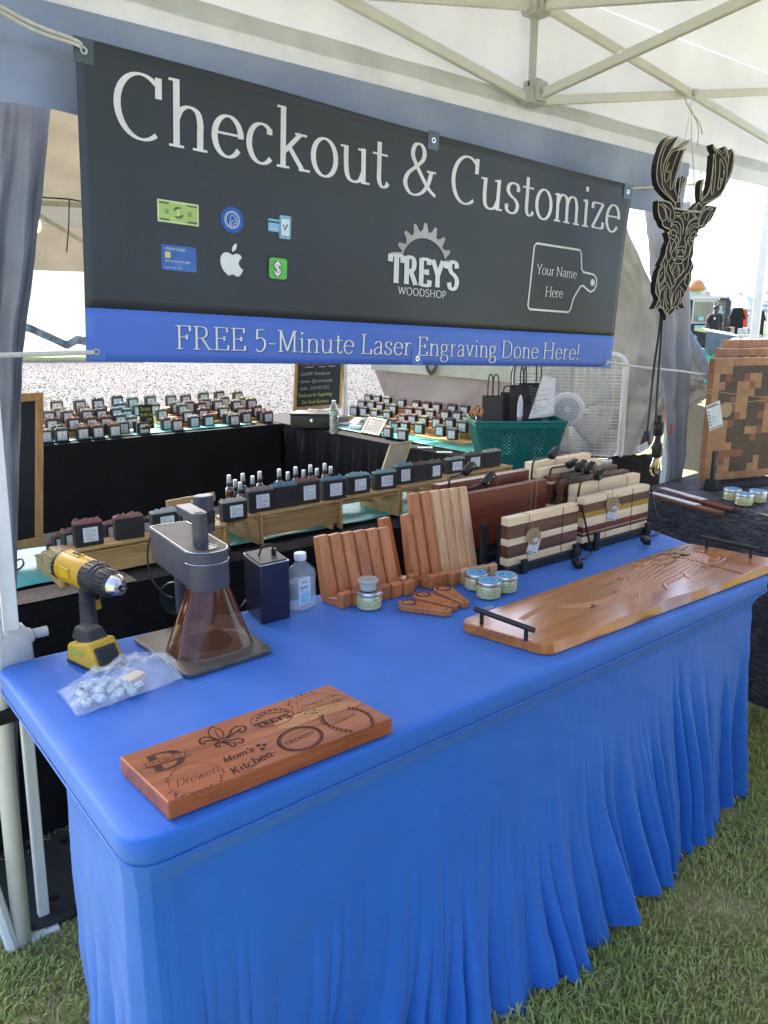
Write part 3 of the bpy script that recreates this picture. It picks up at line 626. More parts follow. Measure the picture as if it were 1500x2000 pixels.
# saw blade logo
mb=MB(); cx,cy,r=.990,.302,.112
pts=[]
for i in range(8):
    a=160-i*22.5; pts+=[(a+6,.092),(a+3,.095),(a,.113),(a-5,.113),(a-8,.1)]+[(a-9-2*k,.094-.006*math.sin(PI*k/4)) for k in range(1,4)]
outer=[(cx+rr_*math.cos(R(a)),cy+rr_*math.sin(R(a))) for a,rr_ in pts if 6<a<172]
outer=[(cx-.135,cy+.018)]+outer+[(cx+.138,cy+.022)]
inner=[(cx+.088*math.cos(R(a))*1.02,cy-.005+.075*math.sin(R(a))) for a in range(166,13,-6)]
no,ni=len(outer),len(inner)
vs=[(x,y,.0005) for x,y in outer]; 
inn=[inner[min(ni-1,int(round(i*(ni-1)/(no-1))))] for i in range(no)]
vs+=[(x,y,.0005) for x,y in inn]; 
sh=MB(); sh.add([(x+.003,y-.003,0) for x,y,z in vs],[(i,i+1,no+i+1,no+i) for i in range(no-1)]); obj('blade_shade_print',onb(sh,.0011),m_ink,bn)
mb.add(vs,[(i,i+1,no+i+1,no+i) for i in range(no-1)]); obj('saw_blade_print',onb(mb),mat('warm_grey_print',(.36,.33,.32),.45,col2=(.5,.48,.47),scale=7),bn)
mb=MB(); text(mb,"TREY'S",.853,.237,.078,None,width=.283,thick=19,thin=9,dz=.00004)
sh=MB(); sh.v=[(x+.004,y-.003,z) for x,y,z in mb.v]; sh.f=list(mb.f); sh.mi=list(mb.mi); obj('logo_shade',onb(sh,.0011),m_ink,bn); obj('logo_lettering',onb(mb,.0022),m_wprint,bn)
mb=MB(); text(mb,'WOODSHOP',.889,.207,.0205,None,width=.198,thick=9,thin=6); obj('logo_subtitle',onb(mb),m_wprint,bn)
# cutting board outline
P=[(1.478,.408),(1.705,.408),(1.713,.400),(1.722,.345),(1.733,.336),(1.775,.334),(1.795,.332),(1.811,.318),(1.812,.298),(1.800,.280),(1.782,.272),(1.763,.278),(1.735,.291),(1.722,.287),(1.690,.245),(1.678,.205),(1.668,.196),(1.474,.196),(1.464,.206),(1.468,.398),(1.478,.408)]
mb=MB(); ribbon(mb,P,lambda a,b:.0065,0,None); ring(mb,1.789,.305,.006,.0125,0,20); disc(mb,1.789,.305,.006,.0003,16)
text(mb,'Your Name',1.488,.312,.031,None,width=.208,thick=7,thin=3,track=-4); text(mb,'Here',1.541,.242,.033,None,width=.09,thick=7,thin=3,track=-4)
obj('cutting_board_print',onb(mb),m_wprint,bn)
# eyelets on clear corner patches
m_clear=mat('clear_patch',(.09,.11,.13),.15,spec=.6)
for (x,y) in ((.022,.640),(1.005,.643),(1.945,.630),(.022,.022),(1.915,.026),(.977,.024)):
    mb=MB(); mb.box((x,max(y,.029),0),(.042,.05,.0006)); mb2=MB(); onb(mb,.0012); p=obj('corner_patch',mb,m_clear if y>.1 else m_blue,bn)
    ring(mb2,x,y,.004,.008,.0016,16); obj('eyelet',onb(mb2),m_chrome,p)
# ---------------- blue stretch cover on the front table ----------------
m_bluecloth=mat('royal_blue_spandex',(.020,.145,.56),.52,col2=(.018,.133,.52),scale=7,spec=.4,sheen=.15,bump=.25,bscale=420)
TZ=.74
tc_=[Vector((0,0,0)),Vector((2.03,.03,0)),Vector((2.23,.66,0)),Vector((0,.81,0))]
def outline(r=.06,n=10,inset=0):
    """rounded outline of the table top, counter-clockwise from the middle of the back edge"""
    ctr=sum(tc_,Vector())/4; P=[]
    for i in (3,0,1,2):
        c=tc_[i]; a=(tc_[(i-1)%4]-c).normalized(); b=(tc_[(i+1)%4]-c).normalized(); q=c+(a+b)*r
        for k in range(n+1):
            t=k/n; p=c+a*r*(1-t)**2+b*r*t**2; P.append(p)
    return [Vector((p.x,p.y,0))+(ctr-p).normalized()*inset for p in P]
def resample(P,n,closed=True):
    Q=P+[P[0]] if closed else P; L=[0]
    for i in range(len(Q)-1): L.append(L[-1]+(Q[i+1]-Q[i]).length)
    out=[];k=0
    for j in range(n):
        s=L[-1]*j/(n if closed else n-1)
        while k<len(L)-2 and L[k+1]<s: k+=1
        out.append(Q[k].lerp(Q[k+1],(s-L[k])/max(1e-9,L[k+1]-L[k])))
    return out
PO=resample(outline(),400); ctr=Vector((1.06,.38,0))
mb=MB(); nn_=400
def lay(f): 
    o=len(mb.v); mb.v+=[tuple(f(i,p)) for i,p in enumerate(PO)]; return o
def inward(p,d): 
    v=(ctr-p); 
    # move inwards perpendicular-ish: scale towards centre by fixed distance on each axis
    return Vector((p.x+ (1 if v.x>0 else -1)*min(d,abs(v.x)),p.y+(1 if v.y>0 else -1)*min(d,abs(v.y)),0))
rings=[(.28,0),(.2,0),(.1,0),(.03,0),(.007,-.0008),(.002,-.003),(0,-.007),(.0005,-.03),(.001,-.043),(.004,-.048)]
offs=[]
for d,z in rings:
    offs.append(lay(lambda i,p,d=d,z=z:(lambda q:(q.x,q.y,TZ+z+(.0008*fbm(q.x,q.y,0,5) if .02<d<.25 else 0)))(inward(p,d))))
for a,b in zip(offs[1:],offs): 
    for i in range(nn_): mb.f.append((b+i,b+(i+1)%nn_,a+(i+1)%nn_,a+i)) if False else mb.f.append((a+i,a+(i+1)%nn_,b+(i+1)%nn_,b+i))
mb.f.append(tuple(offs[0]+i for i in range(nn_))); mb.mi=[0]*len(mb.f)
blue=thing('tablecloth','royal blue stretch cover on the front table falling to the grass in folds','tablecloth',(1.05,.35,0))
obj('top_cover',mb,m_bluecloth,blue,smooth=50)
# skirt: open path  left side -> front -> right side
Q=[Vector((.012,.345,0)),Vector((.010,.2,0)),Vector((.008,.06,0)),Vector((.016,.026,0)),Vector((.034,.012,0)),Vector((.07,.006,0)),Vector((.5,.012,0)),Vector((1.0,.019,0)),Vector((1.5,.026,0)),Vector((1.94,.034,0)),Vector((1.99,.044,0)),Vector((2.02,.075,0)),Vector((2.08,.25,0)),Vector((2.16,.5,0))]
SP=resample(Q,1100,closed=False)
def sm(a,b,x): t=max(0,min(1,(x-a)/(b-a))); return t*t*(3-2*t)
rr=random.Random(11)
fold=[]; s=.05
while s<3.2: 
    fold.append((s,rr.uniform(.45,1.35),rr.uniform(-.7,.7))); s+=rr.choice((.035,.045,.055,.07,.085,.12))*rr.uniform(.85,1.15)
skl=(Q[-1]-Q[-2]).length
Ls=[0]
for i in range(len(SP)-1): Ls.append(Ls[-1]+(SP[i+1]-SP[i]).length)
def ridge(s):
    """rounded pleat ridges of uneven spacing with sharp valleys"""
    for k in range(len(fold)-1):
        a,b=fold[k],fold[k+1]
        if a[0]<=s<b[0]:
            t=(s-a[0])/(b[0]-a[0]); t=t**(1+.5*a[2]); return a[1]*(math.sin(PI*t)**.8) 
    return 0
NV=70; mb=MB(); V=[]
H=.70
for j in range(NV):
    v=j/(NV-1)
    for i,p in enumerate(SP):
        a=SP[max(0,i-2)]; b=SP[min(len(SP)-1,i+2)]; t=(b-a).normalized(); nrm=Vector((t.y,-t.x,0))
        if nrm.dot(p-ctr)<0: nrm=-nrm
        s=Ls[i]; x=p.x if s>.36 else 0
        front=sm(.28,.42,s)*(1-sm(2.3,2.4,s))
        on=(.60-.48*sm(.2,1.9,x))+.22*fbm(s*4.5,0,8,1) if front>.5 else .35
        amp=sm(on,min(1.15,on+.75),v)*(.050+.008*sm(.5,1.4,x))*(1-.45*sm(1.7,1.95,x))*(front if s>.36 else .55)
        if s<.42: amp=sm(.25,1.0,v)*.022
        sw=s+.02*math.sin(v*3+s*5)*v+.05*v*v*math.sin(s*2.3)
        rdg=ridge(sw)
        flare=(.085*v**1.5)*sm(.3,.7,x)*(1-.75*sm(1.65,1.95,x))*front+.018*v*(1-sm(1.65,1.95,x))
        tuck=-.022*sm(.0,.08,v)*front*(1-.0)
        big=.03*v*math.sin(s*5.3+1)*front*sm(.3,1,v)
        amp2=.0075*sm(.2,.75,v)*front
        off=amp2*(ridge(1.37*sw+.31)-.5)+.006*fbm(x*2.2+v*1.6,v*1.3,12,1.4)*sm(.05,.4,v)+tuck+flare+amp*(rdg-.45)+big+.004*fbm(s*2,v*2,2,2)+.0012*math.sin(v*40+s*70+3*fbm(s,v,1,4))*sm(.5,1,v)+.0022*max(0,fbm(s*6-v*7,v*2+s,4,1.5))+.0016*math.sin(s*46+v*6+2*fbm(s*2,v,6,1))*sm(.1,.6,v)
        z=TZ-.046-v*(H-.012)+ (.03*math.sin(s*21+2*math.sin(s*6))+.022*rdg-.012)*v**3*.8
        z=max(z,.004)
        V.append((p.x+nrm.x*off,p.y+nrm.y*off,z))
n=len(SP); F=[(j*n+i,j*n+i+1,(j+1)*n+i+1,(j+1)*n+i) for j in range(NV-1) for i in range(n-1)]
mb.add(V,F); obj('skirt',mb,m_bluecloth,blue,smooth=True)
mb=MB(); q=[p+Vector((0,0,TZ-.0475)) for p in outline(inset=.0)]; 
seam=[tuple(p) for p in resample([q[i] for i in range(len(q))],300)]
mb.tube(seam,.0022,6,closed=True); obj('lip_seam',mb,m_bluecloth,blue,smooth=True)
mb=MB(); mb.box((1.25,.36,.70),(1.9,.6,.03)); 
for x,y in ((.35,.2),(.35,.55),(1.85,.2),(1.9,.5)): mb.cyl((x,y,0),(x,y,.69),.014,10)
# folding table under the cover
tb=thing('folding_table','white folding table hidden beneath the royal blue cover','table',(1.05,.36,0))
mb=MB(); mb.box((1.06,.36,.705),(1.85,.58,.04)); obj('tabletop',mb,m_pole,tb,bev=.006)
for x,y in ((.35,.2),(.35,.55),(1.75,.2),(1.8,.5)):
    mb=MB(); mb.cyl((x,y,0),(x,y,.69),.014,10); obj('leg',mb,m_polegrey,tb)
# black rubber tent weight on the grass by the pole
wt=thing('tent_weight','round black rubber weight plate with holes on grass behind the left pole','tent weight',at(85,1720,z=0))
c=at(80,1722,z=.0); mb=MB(); mb.lathe([(.20,0),(.205,.02),(.2,.03),(.03,.034)],40,Matrix.Translation(c),capb=False); obj('plate',mb,m_rubber,wt,smooth=30)
for a in range(0,360,45):
    mb=MB(); mb.cyl(c+Vector((.13*math.cos(R(a)),.13*math.sin(R(a)),.0305)),c+Vector((.13*math.cos(R(a)),.13*math.sin(R(a)),.0345)),.011,12); obj('hole',mb,m_black,wt)

# ---------------- black-clothed soap tables ----------------
def drape(name,label,x0,x1,y0,y1,z=.735,front='y0',amp=.012,seed=0,m=m_blackcloth,freq=9,rz=0):
    root=thing(name,label,'tablecloth',((x0+x1)/2,(y0+y1)/2,0)); mb=MB()
    mb.grid(lambda u,v:(x0+(x1-x0)*u,y0+(y1-y0)*v,z+.0015*fbm(x0+u*2,v*2,seed,3)),40,20); obj('cloth_top',mb,m,root,smooth=True)
    per=[Vector((x0,y1,0)),Vector((x0,y0,0)),Vector((x1,y0,0)),Vector((x1,y1,0)),Vector((x0,y1,0))]
    pp=resample(per,420,closed=False); c=Vector(((x0+x1)/2,(y0+y1)/2,0)); V=[];nv=24; L=0
    for j in range(nv):
        v=j/(nv-1); L=0
        for i,p in enumerate(pp):
            if i: L+=(p-pp[i-1]).length
            d=Vector((0,0,0)); e=.004
            if abs(p.y-y0)<e: d.y=-1
            if abs(p.y-y1)<e: d.y=1
            if abs(p.x-x0)<e: d.x=-1
            if abs(p.x-x1)<e: d.x=1
            w=amp*sm(0,.35,v)*(math.sin(L*freq*2+seed+2*math.sin(L*3))+.6*math.sin(L*freq*4.3+v*3)+.8*fbm(L*3,v*2,seed,1.5))+.01*v+.004
            zz=z-v*(z-.01)-(.004 if j==0 else 0)
            V.append((p.x+d.x*w,p.y+d.y*w,zz if j else z))
    n=len(pp); mb=MB(); mb.add(V,[(j*n+i,j*n+i+1,(j+1)*n+i+1,(j+1)*n+i) for j in range(nv-1) for i in range(n-1)]); obj('cloth_drop',mb,m,root,smooth=60)
    return root
drape('black_tablecloth','black cloth over the soap table right behind the blue table',-.35,2.72,1.19,1.93,seed=1,amp=.012)
drape('black_tablecloth','long black cloth over the farthest soap table along the gravel',-.35,2.70,4.03,4.62,z=.742,seed=5,amp=.012,freq=4)
drape('black_tablecloth','gathered black cloth over the right-hand soap table with cash box',2.735,3.38,1.45,4.62,z=.738,seed=9,amp=.022,freq=17)
# brown paper mat and teal runner at the left end of the middle table
mb=MB(); mb.grid(lambda u,v:(-.3+.78*u,1.185+.12*v,.7405+.002*fbm(u*3,v,1,2)),20,6); tag(obj('paper_mat',mb,mat('brown_paper',(.24,.18,.13),.8,col2=(.17,.125,.09),scale=60)),'brown paper strip on the black cloth by the left curtain','paper')
def runner(name,label,x0,x1,y0,y1,z,amp=.008,seed=0,nx=70,ny=30):
    mb=MB(); mb.grid(lambda u,v:(x0+(x1-x0)*u,y0+(y1-y0)*v,z+amp*(.5+.5*fbm(x0+(x1-x0)*u*1.0,v*.6,seed,5))+amp*.5*math.sin((x0+(x1-x0)*u)*30+v*5+2*fbm(u*3,v*3,seed,2))*.5),nx,ny); return tag(obj(name,mb,m_teal,smooth=True,solid=.001),label,'table runner')
runner('teal_runner','crumpled teal satin runner on middle soap table under the bamboo risers',-.3,2.6,1.325,1.72,.742,.006,2,160,24)
runner('teal_runner','sunlit crumpled teal satin runner below the right group of soaps',2.86,3.34,2.0,3.62,.743,.008,4,40,110)
runner('teal_runner','teal satin runner peeking out on the farthest soap table',.6,2.5,4.1,4.58,.746,.006,7,80,20)
# ---------------- timbers ----------------
w_eng=wood('reddish_mahogany','#a85e38','#7f4226',0,6,.42,rand=.0,ring=.9)
w_cherry=wood('cherry_wood','#c87d4b','#a35f39',2,14,.45,ring=.6,rand=.10)
w_maplev=wood('pale_maple_upright','#d8ad84','#bd9068',2,14,.5,ring=.6,rand=.06)
w_cedar=wood('oiled_cedar','#c2732f','#8f5020',0,4,.2,ring=1.3,coat=.6)
w_maple=wood('maple_strip','#f6dcb8','#e8c79e',0,12,.42,ring=.5,rand=.05)
w_walnut=wood('walnut_strip','#7a4f3a','#4c2f20',0,14,.42,ring=1,rand=.08)
w_yellow=wood('yellowheart_strip','#c39a3c','#aa802c',0,12,.42,ring=.5)
w_paduk=wood('padauk_strip','#7d3c24','#5a2615',0,12,.4,ring=.6,rand=.06)
w_bamboo=wood('bamboo','#c6a067','#a67f49',0,11,.5,ring=.6,rand=.04)
w_burn=mat('laser_burnt_wood','#4c2716',.8,col2='#38190d',scale=60)
w_burnl=mat('light_engraved_line','#8a5028',.8)
w_black=mat('black_painted_wood',(.012,.013,.016),.5,scale=30,bump=.15,bscale=90)
m_bluepr=mat('blue_label_print',(.05,.3,.62),.4,col2=(.09,.4,.72),scale=120)
m_kraft=mat('kraft_card',(.42,.28,.15),.7,col2=(.36,.24,.13),scale=60)
m_twine=mat('jute_twine',(.42,.31,.18),.9,scale=200,bump=.5,bscale=500)

# ---------------- engraved sample board ----------------
zt_=.775
eF,eL,eR,eB=at(328,1568,z=zt_),at(233,1478,z=zt_),at(766,1402,z=zt_),at(642,1336,z=zt_)
eb=thing('engraved_board','reddish wood sample board engraved with eight laser designs','cutting board',(.30,.14,TZ))
mb=MB(); top=[eF,eR,eB,eL]; bot=[Vector((p.x,p.y,TZ+.003)) for p in top]
mb.add(bot+top,[(3,2,1,0),(4,5,6,7),(0,1,5,4),(1,2,6,5),(2,3,7,6),(3,0,4,7)]); obj('board',mb,w_eng,eb,bev=.0025)
m_pale_streak=wood('sapwood_streak','#c08a52','#9c6237',0,12,.4)
def EP(px,py): return at(px,py,z=zt_)
mb=MB(); q=[EP(533,1412),EP(590,1392),EP(655,1372),EP(706,1370),EP(700,1377),EP(640,1394),EP(580,1418),EP(548,1424)]
mb.add([(p.x,p.y,zt_+.0002) for p in q],[tuple(range(len(q)))[::-1]]); obj('sapwood_streak',mb,m_pale_streak,eb)
def EM(px0,py0,px1,py1):   # frame on the board with x from point 0 to point 1
    a=EP(px0,py0); b=EP(px1,py1); return frame((a.x,a.y,zt_+.0004),(b-a),Vector((0,0,1)).cross(b-a)),(b-a).length
def epath(pts,w,name=None,mb=None,closed=False,sm_=5,z=.0004):
    P=[EP(220+x/2.586,1300+y/2.586) for x,y in pts]; P=smooth_path([(p.x,p.y) for p in P],sm_,closed)
    if closed: P.append(P[0])
    ribbon(mb,P,(lambda a,b:w) if not callable(w) else w,zt_+z,None)
def leaf(mb,x,y,ang,l,w=None,z=.00055):
    """x,y crop coords; small pointed leaf"""
    p=EP(220+x/2.586,1300+y/2.586); w=w or l*.36; c,s=math.cos(ang),math.sin(ang)
    P=[(0,0),(l*.35,w*.5),(l*.7,w*.35),(l,0),(l*.7,-w*.35),(l*.35,-w*.5)]
    mb.add([(p.x+a*c-b*s,p.y+a*s+b*c,zt_+z) for a,b in P],[tuple(range(6))])
def engr(name,mb): return obj(name,mb,w_burn,eb)
# 1 monogram D with DREWETT
M_,L_=EM(298,1503,373,1480)
mb=MB(); text(mb,'D',-.002,-.012,.056,M_,width=.062,thick=17,thin=5); 
mb2=MB(); text(mb2,'DREWETT',-.008,.012,.0105,M_,width=.074,thick=12,thin=6,z=.0004)
band=MB(); band.add([(-.006,.0095,.0002),(.066,.0095,.0002),(.066,.025,.0002),(-.006,.025,.0002)],[(0,1,2,3)],M_); obj('board_gap',band,w_eng,eb)
for yy in (.0088,.0255): mb2.add([(-.009,yy,.0004),(.07,yy,.0004),(.07,yy+.0012,.0004),(-.009,yy+.0012,.0004)],[(0,1,2,3)],M_)
engr('monogram_engraving',mb); engr('monogram_name',mb2)
# 2 oval twig wreath with script name
mb=MB(); epath([(320,525),(370,500),(430,490),(500,494),(545,515),(560,545),(545,585)],.0008,mb=mb); epath([(280,600),(295,625),(340,640),(420,638),(480,615)],.0008,mb=mb); epath([(283,598),(285,570),(300,545)],.0008,mb=mb)
for x,y,a in [(283,590,1.9),(285,572,2.4),(290,560,.9),(300,545,1.2),(308,535,.6),(540,590,.4),(545,575,.9),(552,560,1.6),(560,545,.8),(563,530,1.9),(300,635,3.4),(318,640,3.9),(335,645,3.2),(350,655,4),(370,648,3.4),(395,650,5.2),(410,652,5.8),(430,640,.3),(445,640,5.2),(460,628,.4),(475,622,5.3),(490,612,.4),(325,655,3.8),(415,660,4.8)]: leaf(mb,x,y,a,.0078)
engr('wreath_engraving',mb)
M_,L_=EM(345,1540,418,1512); mb=MB(); text(mb,'Drewett',.0,.001,.021,M_,width=.078,thick=6,thin=2.2,slant=.55,serif=False); engr('script_name',mb)
# 3 fleur-de-lis
mb=MB(); W1=lambda a,b:.0034
epath([(497,308),(485,335),(490,355),(510,372),(535,378),(555,365),(560,345),(545,325),(497,308)],.0026,mb=mb); epath([(515,330),(528,350),(545,370)],.002,mb=mb)
for P in ([(540,382),(510,368),(470,362),(443,372),(440,388),(455,398),(470,392)],[(560,372),(590,350),(600,325),(630,308),(665,308),(672,325),(655,338),(635,330)],[(555,382),(600,378),(635,370),(660,375),(650,392),(630,388)],[(535,385),(520,400),(530,412),(548,402)],[(520,378),(480,380),(455,388)],[(580,368),(610,345),(650,318)],[(548,385),(590,402),(608,410),(622,400),(610,388)],[(520,396),(555,388),(600,392)]):
    epath(P,lambda a,b:.0042,mb=mb)
engr('lily_engraving',mb)
# 4 oval logo TREY'S
mb=MB(); pts=[(805+108*math.cos(t)+0*math.sin(t),265+43*math.sin(t)-18*math.cos(t)) for t in [2*PI*i/24 for i in range(24)]]; epath(pts,.0016,mb=mb,closed=True,sm_=3)
for i in range(9):
    t=PI*(.98-.9*i/8); leaf(mb,810+78*math.cos(t),262-33*math.sin(t)-14*math.cos(t),t+.6,.007,.005)
epath([(738,270),(765,248),(805,240),(850,236),(885,232)],.0024,mb=mb)
M_,L_=EM(517,1419,568,1402); text(mb,"TREY'S",-.012,.001,.0165,M_,width=.07,thick=19,thin=11,z=.0002); engr('oval_logo_engraving',mb)
# 5 Mom's Kitchen
M_,L_=EM(441,1490,500,1466); mb=MB(); text(mb,"Mom's",-.003,.0,.0165,M_,width=.060,thick=15,thin=9,slant=.35,serif=False); engr('moms_lettering',mb)
M_,L_=EM(463,1510,528,1478); mb=MB()
text(mb,'Kitchen',-.008,-.001,.0195,M_,width=.083,thick=14,thin=8,slant=.3,serif=False); epath([(625,520),(640,540),(690,528),(760,465),(800,440),(818,445),(812,458),(790,462)],.0014,mb=mb); 
for x,y in ((714,415),(745,412),(735,432)): leaf(mb,x+12,y-4,.35,.011,.010)
engr('kitchen_lettering',mb)
# 6 dense leaf wreath DREWETT
mb=MB(); 
for i in range(58):
    t=2*PI*i/58; x=948+113*math.cos(t); y=370+58*math.sin(t)-15*math.cos(t)
    for s in (-.7,.7): leaf(mb,x,y,-t+PI/2+s+(PI if i%2 else 0)*0,.0072,.003)
engr('leaf_ring_engraving',mb)
M_,L_=EM(562,1456,618,1433); mb=MB(); text(mb,'DREWETT',.0,.0015,.0088,M_,width=.062,thick=11,thin=6); engr('ring_name',mb)
# 7 octagon twig frame with script name
mb=MB(); epath([(930,185),(985,150),(1060,135),(1115,152),(1120,190),(1060,225),(985,232),(935,215),(930,185)],.0007,mb=mb,sm_=1)
for x,y,a in [(900,200,2.8),(895,190,3.6),(905,183,2),(915,210,3.5),(930,165,1.2),(945,158,.5),(960,155,1.6),(985,148,2),(1000,142,.8),(1010,140,.2),(1105,160,1),(1115,155,.3),(1130,155,.1),(1135,175,5.6),(1125,185,.2),(1118,195,5.4),(975,238,4),(1000,240,5.3),(1020,240,5.9),(1010,228,.2),(950,235,3.4),(1095,170,2)]: leaf(mb,x,y,a,.0085)
engr('twig_frame_engraving',mb)
M_,L_=EM(590,1384,633,1370); mb=MB(); text(mb,'Drewett',.0,.0,.012,M_,width=.05,thick=6,thin=2.4,slant=.5,serif=False); engr('script_name',mb)
# 8 laurel with DREWETT
mb=MB(); epath([(1222,325),(1170,332),(1110,318),(1075,290),(1068,265)],.0007,mb=mb); epath([(1185,222),(1240,218),(1290,240),(1305,270),(1285,300)],.0007,mb=mb)
for i in range(11):
    t=i/10; x=1210-150*math.sin(t*PI/2); y=330-72*t**1.6
    for s in (1,-1): leaf(mb,x,y,2.9-1.3*t+s*.7,.0095,.004)
    t2=i/10; x=1190+115*math.sin(t2*PI*.55); y=220+85*t2**1.8
    for s in (1,-1): leaf(mb,x,y,.1-1.5*t2+s*.7,.0095,.004)
engr('laurel_engraving',mb)
M_,L_=EM(652,1418,704,1395); mb=MB(); text(mb,'DREWETT',.0,.001,.008,M_,width=.058,thick=9,thin=5); engr('laurel_name',mb)

# ---------------- cedar serving board ----------------
zs=.768
sF,sL,sR,sB=at(1068,1262,z=zs),at(895,1212,z=zs),at(1528,1094,z=zs),at(1342,1060,z=zs)
sb=thing('serving_board','long glossy cedar serving board with carved alligator skeleton and black handles','serving board',(1.5,.2,TZ))
c=[sL,sF,sR,sB]
def rpoly(c,r=.03,n=6):
    out=[]
    for i in range(4):
        a=(c[i-1]-c[i]).normalized(); b=(c[(i+1)%4]-c[i]).normalized()
        for k in range(n+1):
            t=k/n; out.append(c[i]+a*r*(1-t)**2+b*r*t**2)
    return out
P=[]
for p in resample(rpoly(c),220): P.append(p)
long=(sR-sF).normalized()
# lower front edge is live-edge wavy on the underside
top=[];bot=[]
for p in P:
    dist=abs((p-sF).cross(long).length); wv=0
    s=(p-sF).dot(long)/(sR-sF).length
    if dist<.012 and .03<s<.97: wv=.010*math.sin(PI*min(1,s*1.3))*(.5+.5*math.sin(s*13+1))+.004*math.sin(s*31)
    nrm=Vector((long.y,-long.x,0))
    top.append(p-nrm*wv); bot.append(Vector((p.x,p.y,TZ+.002))+nrm*.004)
n=len(P); mb=MB(); mb.add(bot+top,[tuple(range(n))[::-1],tuple(range(n,2*n))]+[(i,(i+1)%n,n+(i+1)%n,n+i) for i in range(n)]); obj('board',mb,w_cedar,sb,smooth=30,bev=.002)
def SPt(x,y,dz=0): return at(760+x/2.027,1000+y/2.027,z=zs+dz)
# gator skeleton in low relief: ribs either side of the spine, scutes, skull
w_rel=wood('carved_relief','#cf8440','#a8642c',0,6,.28,ring=.6,coat=.6)
spine=smooth_path([(525,425),(575,395),(640,372),(720,375),(800,365),(880,348),(945,322),(1000,285),(1060,245),(1130,205),(1200,180),(1260,175)],8)
wid=[.006+.0*i for i in range(len(spine))]; mb=MB(); ng=len(spine)
mbp=MB()
for i in range(0,ng):
    t=i/(ng-1); x,y=spine[i]; p=SPt(x,y); 
    x2,y2=spine[min(ng-1,i+1)]; x1,y1=spine[max(0,i-1)]; d=(SPt(x2,y2)-SPt(x1,y1)).normalized(); nn2=Vector((-d.y,d.x,0))
    hw=(.006+.012*t) if t<.52 else (.012+.065*math.sin(PI*min(1,(t-.52)/.48*.93))**.8*.85)
    rows=3 if t<.52 else 9
    for k in range(rows):
        o=(k-(rows-1)/2)/((rows-1)/2)*hw
        q=p+nn2*o+d*(-.008*(o/max(hw,1e-6))**2 if t>.5 else 0)
        a_=max(.0022,hw/(rows-1)*.95); b_=.0040+.0022*t; M_=frame((q.x,q.y,zs),d,nn2); h_=.0024+.0016*t
        mbp.add([(-b_,0,0),(-b_*.3,-a_,0),(b_*.7,-a_*.8,0),(b_,0,.0002),(b_*.7,a_*.8,0),(-b_*.3,a_,0),(b_*.35,0,h_)],[(0,1,6),(1,2,6),(2,3,6),(3,4,6),(4,5,6),(5,0,6)],M_)
    if t>.55 and i%9==4:
        for sgn in (-1,1):
            pts=[p+nn2*sgn*hw*(.95+.35*f)+d*.03*f*(1 if t>.8 else -1)+Vector((0,0,.0006)) for f in (0,.5,1.0)]; mb.tube(pts,[.006,.0045,.002],6)
obj('carved_limbs',mb,w_rel,sb,kind='stuff'); obj('carved_scutes',mbp,w_rel,sb,kind='stuff',smooth=50)
mb=MB()
for P_ in ([(1245,170),(1290,165),(1330,180),(1300,200),(1260,205),(1240,190),(1245,170)],[(1270,172),(1310,178),(1285,195)],[(1200,160),(1235,158),(1250,170)],[(1210,205),(1240,215),(1270,210)],[(1180,165),(1150,170),(1130,180)]):
    mb.tube(smooth_path([tuple(SPt(x,y,.001)) for x,y in P_],4),.0022,6)
obj('carved_skull',mb,w_rel,sb)
for P_ in ([(800,380),(815,372),(800,368)],):
    mb=MB(); mb.tube([tuple(SPt(x,y,.0004)) for x,y in P_],.003,6); obj('knot',mb,mat('dark_knot',(.09,.04,.02),.5),sb)
mb=MB(); q=SPt(395,380); mb.tube([(q.x+.012*math.cos(a),q.y+.007*math.sin(a),zs+.0008) for a in [2*PI*i/20 for i in range(20)]],.0011,6,closed=True); obj('maker_mark',mb,mat('pale_maker_mark',(.7,.5,.3),.5),sb)
def handle(a,b):
    a=Vector(a);b=Vector(b); d=(b-a).normalized(); h=.032; root=MB()
    root.cyl(a-d*.022+Vector((0,0,h)),b+d*.022+Vector((0,0,h)),.0068,14); o=obj('handle',root,m_black,sb,smooth=40)
    for p in (a,b): m2=MB(); m2.cyl(p,p+Vector((0,0,h)),.0052,12); obj('handle_post',m2,m_black,o,smooth=40)
handle(SPt(366,442),SPt(541,508)); handle(SPt(1257,142),SPt(1430,180))
# twine with kraft tag tied round the board
tw=thing('twine_bow','jute twine tied in a bow around the far end of the cedar board','twine',SPt(1120,180))
mb=MB(); mb.tube(smooth_path([tuple(SPt(x,y,.002)) for x,y in ((1125,170),(1200,190),(1300,215),(1360,232),(1405,243))],5)+[tuple(SPt(1405,243)+Vector((.003,-.004,-.02)))],.0018,6)
mb.tube(smooth_path([tuple(SPt(x,y,.004)) for x,y in ((1150,172),(1090,162),(1045,175),(1060,188),(1110,180),(1150,172),(1110,200),(1060,208),(1040,200))],5),.0018,6); mb.tube([tuple(SPt(1130,172,.003)),tuple(SPt(1140,160,.003)),tuple(SPt(1180,135,.001))],.0016,6)
obj('cord',mb,m_twine,tw,smooth=True)
mb=MB(); q=SPt(1158,160,.004); mb.lathe([(.029,0),(.029,.0008)],30,Matrix.Translation(q)@Matrix.Rotation(.12,4,'Y')); obj('kraft_tag',mb,m_kraft,tw)
mb=MB(); q=SPt(1135,172,.006); mb.add([v for v in [(q.x+.011*math.cos(a)*(1.5),q.y+.011*math.sin(a),q.z+.006*(i==0)) for i,a in enumerate([2*PI*j/8 for j in range(8)])]],[tuple(range(8))]); obj('knot',mb,m_twine,tw)

